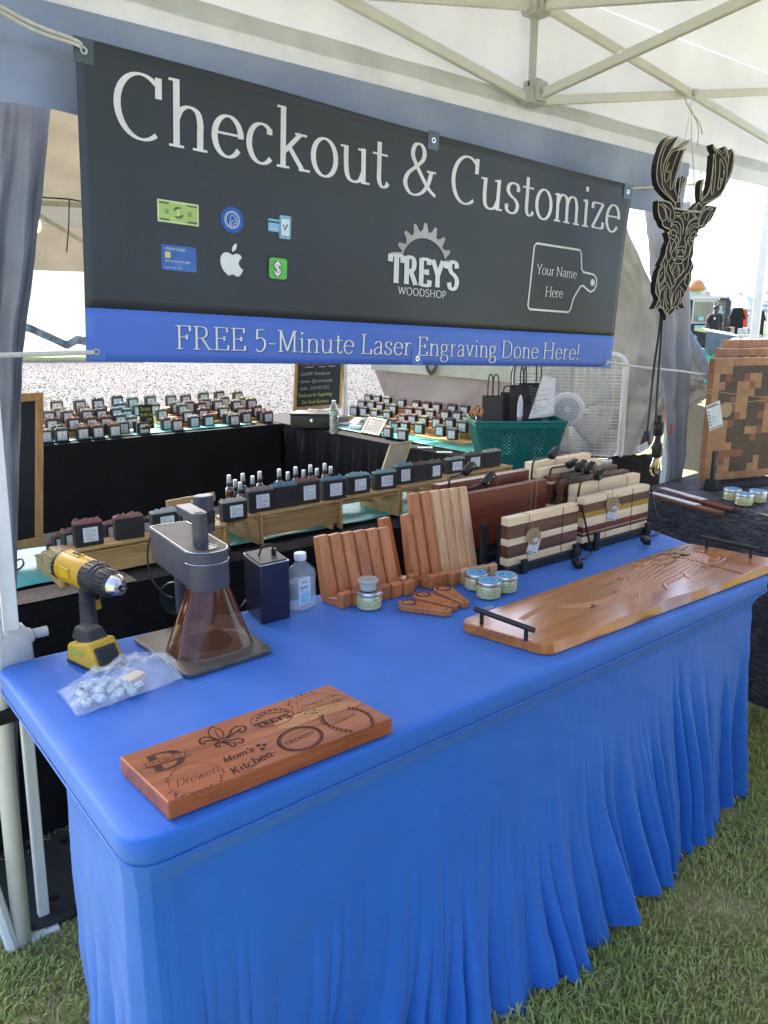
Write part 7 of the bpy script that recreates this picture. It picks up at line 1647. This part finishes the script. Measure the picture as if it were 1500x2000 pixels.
LN+=[(1,P_) for P_ in ([(420,190),(450,120),(520,105),(570,160),(580,240),(565,310)],[(430,165),(490,150),(530,210),(540,290)],[(545,20),(600,90),(615,200),(600,310)],[(655,315),(660,220),(700,130),(780,65),(830,60)],[(680,310),(690,230),(740,150),(830,130)],[(710,300),(730,220),(790,170),(835,200)],[(850,220),(840,130)],[(370,265),(400,290),(430,240),(480,235),(510,280),(505,340),(480,380),(430,360),(400,320)],[(430,270),(440,310),(500,320)],[(720,340),(740,290),(780,260),(815,270),(800,320),(760,350),(725,345)],[(725,350),(730,400),(770,390),(800,340)],[(800,320),(840,320)],[(520,330),(545,380),(520,440),(500,500),(510,540)],[(565,310),(575,370),(550,430),(535,480)],[(655,310),(635,380),(650,430),(640,480)],[(700,330),(680,400),(665,470),(650,520)],[(520,500),(580,485),(640,500),(650,560),(630,620),(590,640),(540,640),(505,600),(505,540),(520,500)],[(520,560),(530,540),(545,560),(535,590),(520,570)],[(600,560),(615,545),(630,570),(610,590),(600,570)],[(540,530),(570,545),(610,530)],[(470,700),(500,650),(560,635),(610,650),(620,700)],[(480,700),(550,670),(605,700),(590,740),(540,752),(490,740),(475,705)],[(405,400),(420,470),(410,560),(440,640),(475,700)],[(480,385),(440,470),(420,560)],[(490,400),(500,470),(430,600)],[(620,700),(690,620),(720,530),(700,440),(690,380)],[(770,400),(740,500),(715,600),(690,690)],[(380,450),(355,560),(355,650),(380,730),(430,650)],[(345,600),(310,700),(255,785)],[(460,740),(420,820),(430,880),(470,960),(480,1040)],[(600,740),(620,820),(580,920),(490,1000)],[(500,770),(450,860),(460,920)],[(525,770),(560,850),(530,930)],[(540,780),(530,870)],[(380,730),(350,850),(400,960),(430,1060),(460,1120)],[(400,760),(420,860)],[(690,690),(680,790),(620,870),(530,960),(490,1050),(450,1130)],[(740,690),(750,760),(700,880),(640,950),(540,1080),(500,1150),(450,1230)],[(780,790),(740,760)],[(320,740),(330,850),(320,980),(250,1080)],[(310,790),(250,860),(235,960),(240,1060)],[(300,880),(250,970)],[(345,940),(340,1010),(400,1110),(410,1240),(420,1330),(430,1440)],[(330,990),(300,1060),(240,1120)],[(370,1090),(300,1110),(250,1170),(240,1060)],[(430,1100),(440,1230),(425,1400)],[(330,1120),(270,1180),(250,1270),(265,1370),(240,1440)],[(380,1120),(330,1180),(320,1280),(350,1380),(370,1450)],[(355,1170),(345,1270),(390,1380)],[(520,1120),(450,1240),(440,1380)],[(540,1160),(530,1260),(470,1370),(450,1430)],[(510,1200),(490,1300)],[(560,1100),(620,1170),(630,1240),(590,1290)],[(640,950),(640,1060),(690,1110)],[(700,880),(720,960),(690,1060)],[(660,900),(655,1000)],[(570,1150),(570,1270),(530,1390),(560,1450)],[(590,1290),(560,1380),(590,1330),(640,1440)],[(195,1080),(190,1200),(240,1300),(170,1450)],[(215,970),(230,1100),(250,1250)],[(250,1380),(200,1440)],[(260,1400),(310,1440)],[(300,1300),(310,1400),(330,1500),(380,1560),(430,1520),(480,1470),(500,1400)],[(340,1460),(380,1540),(385,1490),(440,1440),(480,1430)],[(385,1440),(340,1460)],[(490,1400),(540,1430)])]
mb=MB(); EXd=Vector((0,0,1)).cross(dn_).normalized(); Mdeer=frame(dp0,EXd,Vector((0,0,1))); Mi=Mdeer.inverted()
for part,P_ in LN:
    pts=[Mi@dpt(x,y,.0) for x,y in dmap(P_,part)]
    Q_=smooth_path([(p.x,p.y) for p in pts],4); ribbon(mb,Q_,lambda a,b:.0024,.0022,Mdeer)
for P_ in (antL,antR,head):
    pts=[Mi@dpt(x,y,.0) for x,y in P_]; ribbon(mb,[(p.x,p.y) for p in pts]+[(pts[0].x,pts[0].y)],lambda a,b:.0022,.0018,Mdeer)
obj('line_layer',mb,m_deerl,deer,kind='stuff')
mb=MB(); mb.tube([dpt(1318,407,.004),dpt(1342,411,.006),dpt(1368,414,.004)],.0022,6); obj('white_band',mb,m_rope,deer)
rope('hanging_string','thin white string holding up the wooden deer head',[dpt(1357,352,-.004)+Vector((0,0,-.02)),dpt(1355,330,0),dpt(1351,280,0),at(1350,222,y=.83),at(1348,205,y=.83)],.0014,m_rope,'string')
rope('hanging_string','second strand of white string behind the deer antlers',[dpt(1322,410,-.01),dpt(1337,280,0),at(1347,222,y=.83)],.0012,m_rope,'string')
rope('hanging_string','loose knotted string ends beside the frame joint',[at(1362,285,y=.8),at(1364,250,y=.8),at(1352,218,y=.82),at(1345,205,y=.82),at(1356,195,y=.82),at(1352,183,y=.84),at(1338,188,y=.82),at(1348,215,y=.81),at(1366,240,y=.8),at(1372,262,y=.8)],.0022,m_rope,'string')

# ---------------- fairground beyond ----------------
def farpt(px,py,d): return at(px,py,d=d)
# big sunlit white tent far left
m_bright=mat('sunlit_white_vinyl',(.8,.78,.70),.6,translucent=.5,col2=(.74,.70,.58),scale=.5)
wt2=thing('event_tent','large sunlit white tent across the gravel lot at the left','tent',(6,30,0))
mb=MB(); e=[at(-200,450,d=31),at(180,450,d=31),at(180,690,d=31),at(-200,686,d=31)]
mb.grid(lambda u,v:tuple(e[0].lerp(e[1],u).lerp(e[3].lerp(e[2],u),v)+Vector((0,.15*math.sin(u*30),0))),60,6); obj('side_wall',mb,m_bright,wt2,smooth=True)
mb=MB(); mb.grid(lambda u,v:tuple(e[0].lerp(e[1],u)+Vector((2*v,5*v,2.5*v))),20,4); obj('roof_fabric',mb,m_bright,wt2)
mb=MB(); pts=[at(20,622,d=30),at(60,634,d=30),at(100,652,d=30),at(130,666,d=30),at(150,655,d=30),at(175,660,d=30)]
mb.grid(lambda u,v:tuple((lambda k,t:pts[k].lerp(pts[k+1],t))(min(4,int(u*5)),u*5-min(4,int(u*5)))+Vector((0,0,-.32*v))),30,4); obj('dark_fold',mb,mat('grey_tarp_fold',(.08,.08,.08),.6,col2=(.3,.3,.28),scale=3),wt2,smooth=True)
# food truck
tr=thing('food_truck','black food truck with serving window and pale snowflake decals','food truck',at(1380,690,d=27))
T0=at(1322,585,d=27); T1=at(1430,590,d=27.5); T0b=at(1322,690,d=27); 
ex=(T1-T0); ex.z=0; Lw=ex.length; zt3=T0.z; zb3=T0b.z; M_=frame((T0.x,T0.y,zb3-.4),ex,Vector((0,0,1))); Ht=zt3-zb3+.4
px2m=27/CF
m_truck=mat('black_truck_paint',(.022,.026,.032),.35,col2=(.03,.034,.04),scale=1); m_tgrey=mat('olive_truck_panel',(.14,.14,.12),.4,scale=1); m_ttrim=mat('aluminium_trim',(.55,.55,.53),.35,metal=.5); m_mint=mat('mint_decal',(.30,.62,.58),.5); m_win=mat('serving_interior',(.26,.27,.19),.5,col2=(.2,.21,.15),scale=1)
mb=MB(); mb.box((Lw/2,Ht/2,-1.2),(Lw,Ht,2.4),M_); obj('body',mb,m_truck,tr,bev=.05)
def TP(px,py): # photo px -> local
    d_=1380; return ((px-1322)*px2m*1.02,(690-py)*px2m+.4)
def rectp(name,x0,y0,x1,y1,m,z=.01,par=tr,th=.02):
    a_=TP(x0,y0);b_=TP(x1,y1); mb=MB(); mb.box(((a_[0]+b_[0])/2,(a_[1]+b_[1])/2,z),(abs(b_[0]-a_[0]),abs(a_[1]-b_[1]),th),M_); return obj(name,mb,m,par)
rectp('side_panel',1400,588,1429,650,m_tgrey,.012); wn=rectp('window_frame',1356,586,1410,634,m_ttrim,.02,th=.05); rectp('pane',1360,592,1400,630,m_win,.05,wn); rectp('pane',1404,592,1408,630,m_tgrey,.05,wn)
rectp('awning_rail',1322,581,1432,587,m_ttrim,.05,th=.2); rectp('menu_board',1410,585,1430,589,m_ink,.17); rectp('mint_sign',1364,637,1389,647,m_mint,.03); rectp('side_trim',1350,668,1372,671,m_ttrim,.03); rectp('counter_box',1368,620,1380,628,m_mint,.09); rectp('pink_badge',1341,606,1346,615,mat('pink_decal',(.6,.3,.4),.5),.02); rectp('blue_badge',1347,606,1352,615,mat('blue_decal',(.15,.25,.55),.5),.02)
def flake(px,py,r):
    x,y=TP(px,py); mb=MB()
    for k in range(3): a_=PI*k/3+PI/6; ribbon(mb,[(x-r*math.cos(a_),y-r*math.sin(a_)),(x+r*math.cos(a_),y+r*math.sin(a_))],lambda p,q:r*.28,.035+.004*k,M_)
    mb.add([(x+r*.45*math.cos(i*PI/3),y+r*.45*math.sin(i*PI/3),.05) for i in range(6)],[tuple(range(6))],M_); obj('snowflake_decal',mb,mat('ice_decal',(.45,.62,.68),.5),tr)
for q_ in ((1344,597,.13),(1346,645,.14),(1367,661,.10),(1421,631,.12),(1414,594,.05)): flake(*q_)
x,y=TP(1418,605); mb=MB(); mb.add([(x+.06*math.cos(t),y+.12*math.sin(t),.04) for t in [2*PI*i/14 for i in range(14)]],[tuple(range(14))],M_); obj('cone_decal',mb,mat('pale_decal',(.55,.52,.5),.5),tr); rectp('mint_plate',1411,610,1425,614,m_mint,.04)
for x in (.8,Lw-.8):
    mb=MB(); mb.lathe([(.36,-.02),(.36,.02),(.2,.03)],24,M_@Matrix.Translation((x,.36,0))); obj('wheel',mb,m_rubber,tr)
# inflatable dome and pink sign on top, behind the truck
dm=thing('inflatable_dome','orange and pale blue inflatable dome beyond the food truck','inflatable',at(1362,580,d=36))
c_=at(1360,570,d=36); mb=MB(); mb.lathe([(.55,-.3),(.52,.0),(.48,.2),(.40,.36)],24,Matrix.Translation(c_+Vector((0,0,-.1)))@Matrix.Scale(1.0,4)); obj('pale_base',mb,mat('pale_blue_vinyl',(.55,.65,.7),.5),dm,smooth=True)
mb=MB(); mb.lathe([(.42,0),(.40,.12),(.33,.30),(.2,.42),(.01,.47)],24,Matrix.Translation(at(1358,566,d=35.5))); obj('orange_cap',mb,mat('orange_vinyl',(.65,.25,.10),.5),dm,smooth=True)
mb=MB(); c_=at(1380,576,d=34); mb.box(c_,(.32,.2,.30)); mb.box(c_+Vector((0,0,-.2)),(.36,.24,.04)); ac=tag(obj('roof_sign',mb,mat('pink_grey_box',(.6,.42,.44),.5),bev=.03),'pinkish box sign on the roof line of the food truck','sign')
mb=MB(); mb.box(at(1352,582,d=30),(3.2,.6,.06)); tag(obj('shelter_roof',mb,mat('pale_blue_roof',(.6,.66,.7),.5)),'thin pale roof slab above the food truck','roof')
# fair canopies
def farcanopy(label,c_px,d,w,hpk,m,legs=True,mv=None):
    c_=at(*c_px,d=d); t=thing('canopy_tent',label,'canopy tent',(c_.x,c_.y,0)); ax=Vector((c_.x,c_.y,c_.z)); E_=c_.z-hpk
    C_=[Vector((c_.x+sx*w/2,c_.y+sy*w/2,E_)) for sx,sy in ((-1,-1),(1,-1),(1,1),(-1,1))]
    mb=MB()
    for i in range(4):
        a_,b_=C_[i],C_[(i+1)%4]; mb.grid(lambda u,v,a=a_,b=b_:tuple(a.lerp(b,u).lerp(ax,v)+Vector((0,0,-.12*math.sin(PI*v)*math.sin(PI*u)-.10*math.sin(PI*v)))),10,8)
    obj('roof_fabric',mb,m,t,smooth=40)
    mb=MB()
    for i in range(4):
        a_,b_=C_[i],C_[(i+1)%4]; mb.grid(lambda u,v,a=a_,b=b_:tuple(a.lerp(b,u)+Vector((0,0,-.28*v-.04*math.sin(u*PI)))),10,2)
    obj('valance',mb,mv or m,t)
    for p in C_: mb=MB(); mb.box((p.x,p.y,E_/2),(.06,.06,max(.1,E_))); obj('leg',mb,m_polegrey,t)
    return t
m_lblue=mat('light_blue_canopy',(.40,.52,.72),.6,translucent=.4,scale=1); m_wblue=mat('white_blue_canopy',(.62,.68,.78),.6,translucent=.4,scale=1); m_tan=mat('tan_canopy',(.5,.42,.36),.6,translucent=.3)
farcanopy('white and blue peaked canopy at the fair, in front of the paler blue one',(1455,572),60,2.5,1.15,m_wblue,mv=m_lblue)
farcanopy('light blue canopy behind the white and blue peaked one',(1441,569),75,4.6,1.2,m_lblue)
farcanopy('tan canopy peeking out behind the blue canopies at the far right',(1492,566),90,5,1.3,m_tan)
# covered stand, barrier, stock under the canopy
cs=thing('covered_table','round-shouldered table under a shiny grey cover over a teal bin','covered table',at(1395,700,d=17))
a_=at(1369,650,d=17); b_=at(1432,655,d=17); 
M_=frame((a_.x,a_.y,0),b_-a_,Vector((0,0,1))); W_=(b_-a_).length; zt4=at(1380,646,d=17).z; zm=at(1380,690,d=17).z
mb=MB(); mb.grid(lambda u,v:tuple(M_@Vector((W_*u,zt4-.06*u-(zt4-zm)*v+.03*math.sin(u*22)*v,.05+.10*v+.05*math.sin(u*18)*v))),40,10); obj('grey_cover',mb,mat('shiny_grey_tarp',(.07,.09,.10),.3,col2=(.12,.14,.15),scale=4),cs,smooth=True)
mb=MB(); mb.grid(lambda u,v:tuple(M_@Vector((W_*u+.05*v,zt4-.06*u+.07*math.sin(PI*v),.05-.9*v))),20,6); obj('pale_top',mb,mat('pale_tarp_top',(.5,.52,.48),.5,scale=3),cs,smooth=True)
mb=MB(); mb.box((W_*.28,zm/2+.05,-.3),(W_*.62,zm+.1,.6),M_); obj('teal_bin',mb,mat('teal_bin_plastic',(.05,.45,.40),.5),cs,bev=.02)
for i in range(3):
    bar_=thing('crowd_barrier','white tubular barrier, %s from left behind the checkered boards'%ORD[i],'barrier',at(1440+i*24,670,d=14)); a_=at(1425+i*26,662,d=14); b_=at(1453+i*26,661,d=14); z0=0
    mb=MB(); mb.tube(round_corners([Vector((a_.x,a_.y,.3)),Vector((a_.x,a_.y,a_.z)),Vector((b_.x,b_.y,b_.z)),Vector((b_.x,b_.y,.3))],.12),.02,8); obj('barrier_frame',mb,m_pole,bar_,smooth=True)
    for k in range(1,7): p=a_.lerp(b_,k/7); mb=MB(); mb.cyl((p.x,p.y,.3),(p.x,p.y,a_.z-.02),.009,6); obj('barrier_bar',mb,m_pole,bar_)
rr_=random.Random(9)
stock=[('black clothing rack at left under the fair canopy',1437,640,'#15171c',.5,1.3),('orange garment hanging under the fair canopy',1450,628,'#d9541c',.28,.8),('white shirt hanging under the fair canopy',1464,632,'#cfd2d6',.22,.7),('tan shirt on the fair clothing rack',1474,628,'#8a6a4c',.25,.6),('dark shirt on the fair clothing rack',1483,640,'#23262c',.3,1.1)]
for lab,x,y,cc_,w_,h_ in stock:
    p=at(x,y,d=26.5); t=thing('hanging_garment',lab,'clothes',(p.x,p.y,p.z)); mb=MB(); mb.prism([(-w_/2,-h_/2),(w_/2,-h_/2),(w_*.42,h_*.25),(w_*.62,h_*.2),(w_*.3,h_/2),(-w_*.3,h_/2),(-w_*.62,h_*.2),(-w_*.42,h_*.25)],-.05,.05,frame(p,c_r,Vector((0,0,1)))); obj('cloth',mb,mat('garment_'+cc_[1:],cc_,.8),t,bev=.02)
    mb=MB(); mb.tube([p+Vector((0,0,h_/2)),p+Vector((0,0,h_/2+.12))],.012,5); obj('hanger',mb,m_chrome,t)
for k,(x,y,cc_) in enumerate(((1429,645,'#b79a8c'),(1446,648,'#b8b8d0'),(1456,646,'#d0d4d4'),(1466,648,'#9aa0a8'),(1421,646,'#20242a'))):
    p=at(x,y,d=20); mb=MB(); mb.box(p,(.10,.10,.12)); mb.box(p+Vector((0,0,.07)),(.11,.11,.02)); tag(obj('display_box',mb,mat('box_'+cc_[1:],cc_,.6),bev=.01),'small goods box, %s from left on the far counter at the fair'%ORD[k],'box','goods on the far counter')
p0=at(1415,652,d=20.3); p1=at(1480,655,d=20.3); mb=MB(); mb.box((p0+p1)/2+Vector((0,0,-.03)),((p1-p0).length,.5,.05),rz=-CY); 
for q_ in (p0,p1): mb.cyl((q_.x,q_.y,0),(q_.x,q_.y,q_.z-.05),.03,8)
tag(obj('far_counter',mb,m_polegrey),'grey far counter with small goods at the fair','counter')

# ---------------- man in black by the food truck ----------------
mn=thing('person','man in black short-sleeved shirt with chest badge standing before the food truck','person',at(1398,720,d=24.5))
pm=at(1398,640,d=24.5); hd_=at(1398,604,d=24.5); zh=hd_.z+.12
def skin(name,verts,edges,radii,m,parent,sub=1):
    me=D.meshes.new(name); me.from_pydata([tuple(v) for v in verts],edges,[]); me.transform(mw(parent).inverted()); o=D.objects.new(name,me); COL.objects.link(o); o.parent=parent
    md=o.modifiers.new('k','SKIN'); 
    for i,r_ in enumerate(radii): me.skin_vertices[0].data[i].radius=(r_ if isinstance(r_,tuple) else (r_,r_))
    me.skin_vertices[0].data[0].use_root=True
    s=o.modifiers.new('s','SUBSURF'); s.levels=sub; s.render_levels=sub; md.use_smooth_shade=True; me.materials.append(m); return o
ex_=c_r.copy(); ez_=Vector((0,0,1)); ey_=Vector((c_f.x,c_f.y,0)).normalized(); o0=Vector((hd_.x,hd_.y,zh-1.76))
def B(x,y,z): return o0+ex_*x+ey_*y+ez_*z
m_skin=mat('dark_skin',(.075,.04,.028),.5); m_uni=mat('black_uniform_cloth',(.014,.016,.024),.7); m_trs=mat('black_trousers',(.014,.014,.018),.75)
V_=[B(0,0,.98),B(0,0,1.15),B(0,0,1.35),B(0,0,1.47),B(0,-.01,1.54),B(.01,-.02,1.64),B(.17,0,1.42),B(.22,.02,1.16),B(.19,-.06,.95),B(.185,-.09,.86),B(-.17,0,1.42),B(-.22,.02,1.16),B(-.20,-.02,.92),B(-.20,-.04,.83),B(.09,0,.9),B(.10,0,.5),B(.10,.02,.08),B(.10,-.10,.03),B(-.09,0,.9),B(-.10,0,.5),B(-.11,.02,.08),B(-.11,-.10,.03)]
E_=[(0,1),(1,2),(2,3),(3,4),(4,5),(3,6),(6,7),(7,8),(8,9),(3,10),(10,11),(11,12),(12,13),(0,14),(14,15),(15,16),(16,17),(0,18),(18,19),(19,20),(20,21)]
r_=[.14,.15,.16,.10,.05,.085,.06,.045,.034,.03,.06,.045,.034,.03,.09,.06,.042,.035,.09,.06,.042,.035]
skin('body',V_,E_,r_,m_skin,mn,2)
V_=[B(0,0,.92),B(0,0,1.15),B(0,0,1.35),B(0,0,1.46),B(.17,0,1.42),B(.215,.01,1.22),B(-.17,0,1.42),B(-.215,.01,1.22)]; skin('shirt',V_,[(0,1),(1,2),(2,3),(3,4),(4,5),(3,6),(6,7)],[.16,.17,.185,.09,.082,.066,.082,.066],m_uni,mn,2)
V_=[B(0,0,.97),B(.09,0,.88),B(.10,0,.5),B(.10,.02,.1),B(-.09,0,.88),B(-.10,0,.5),B(-.11,.02,.1)]; skin('trousers',V_,[(0,1),(1,2),(2,3),(0,4),(4,5),(5,6)],[.15,.105,.078,.06,.105,.078,.06],m_trs,mn,2)
mb=MB(); mb.lathe([(.001,.105),(.06,.09),(.088,.05),(.092,.0),(.085,-.02)],16,Matrix.Translation(B(.01,.005,1.66))); obj('hair',mb,m_ink,mn,smooth=True)
mb=MB(); c_=B(-.075,-.17,1.36); mb.box(c_,(.05,.02,.05),rz=-CY); obj('badge',mb,m_paper,mn)
for s in (-1,1):
    mb=MB(); mb.lathe([(.02,0),(.02,.01)],8,Matrix.Translation(B(.095*s+.01,-.02,1.64))); obj('ear',mb,m_skin,mn)
mb=MB(); mb.box(B(.01,-.115,1.635),(.02,.03,.035),rz=-CY); obj('nose',mb,m_skin,mn)
# yellow cable ramp / curb near the truck
mb=MB(); a_=at(1355,684,d=22); mb.box(a_,(.5,.3,.12),rz=-CY); tag(obj('wheel_chock',mb,mat('hi_vis_yellow',(.7,.7,.05),.6),bev=.03),'bright yellow block on the ground near the food truck','wheel chock')
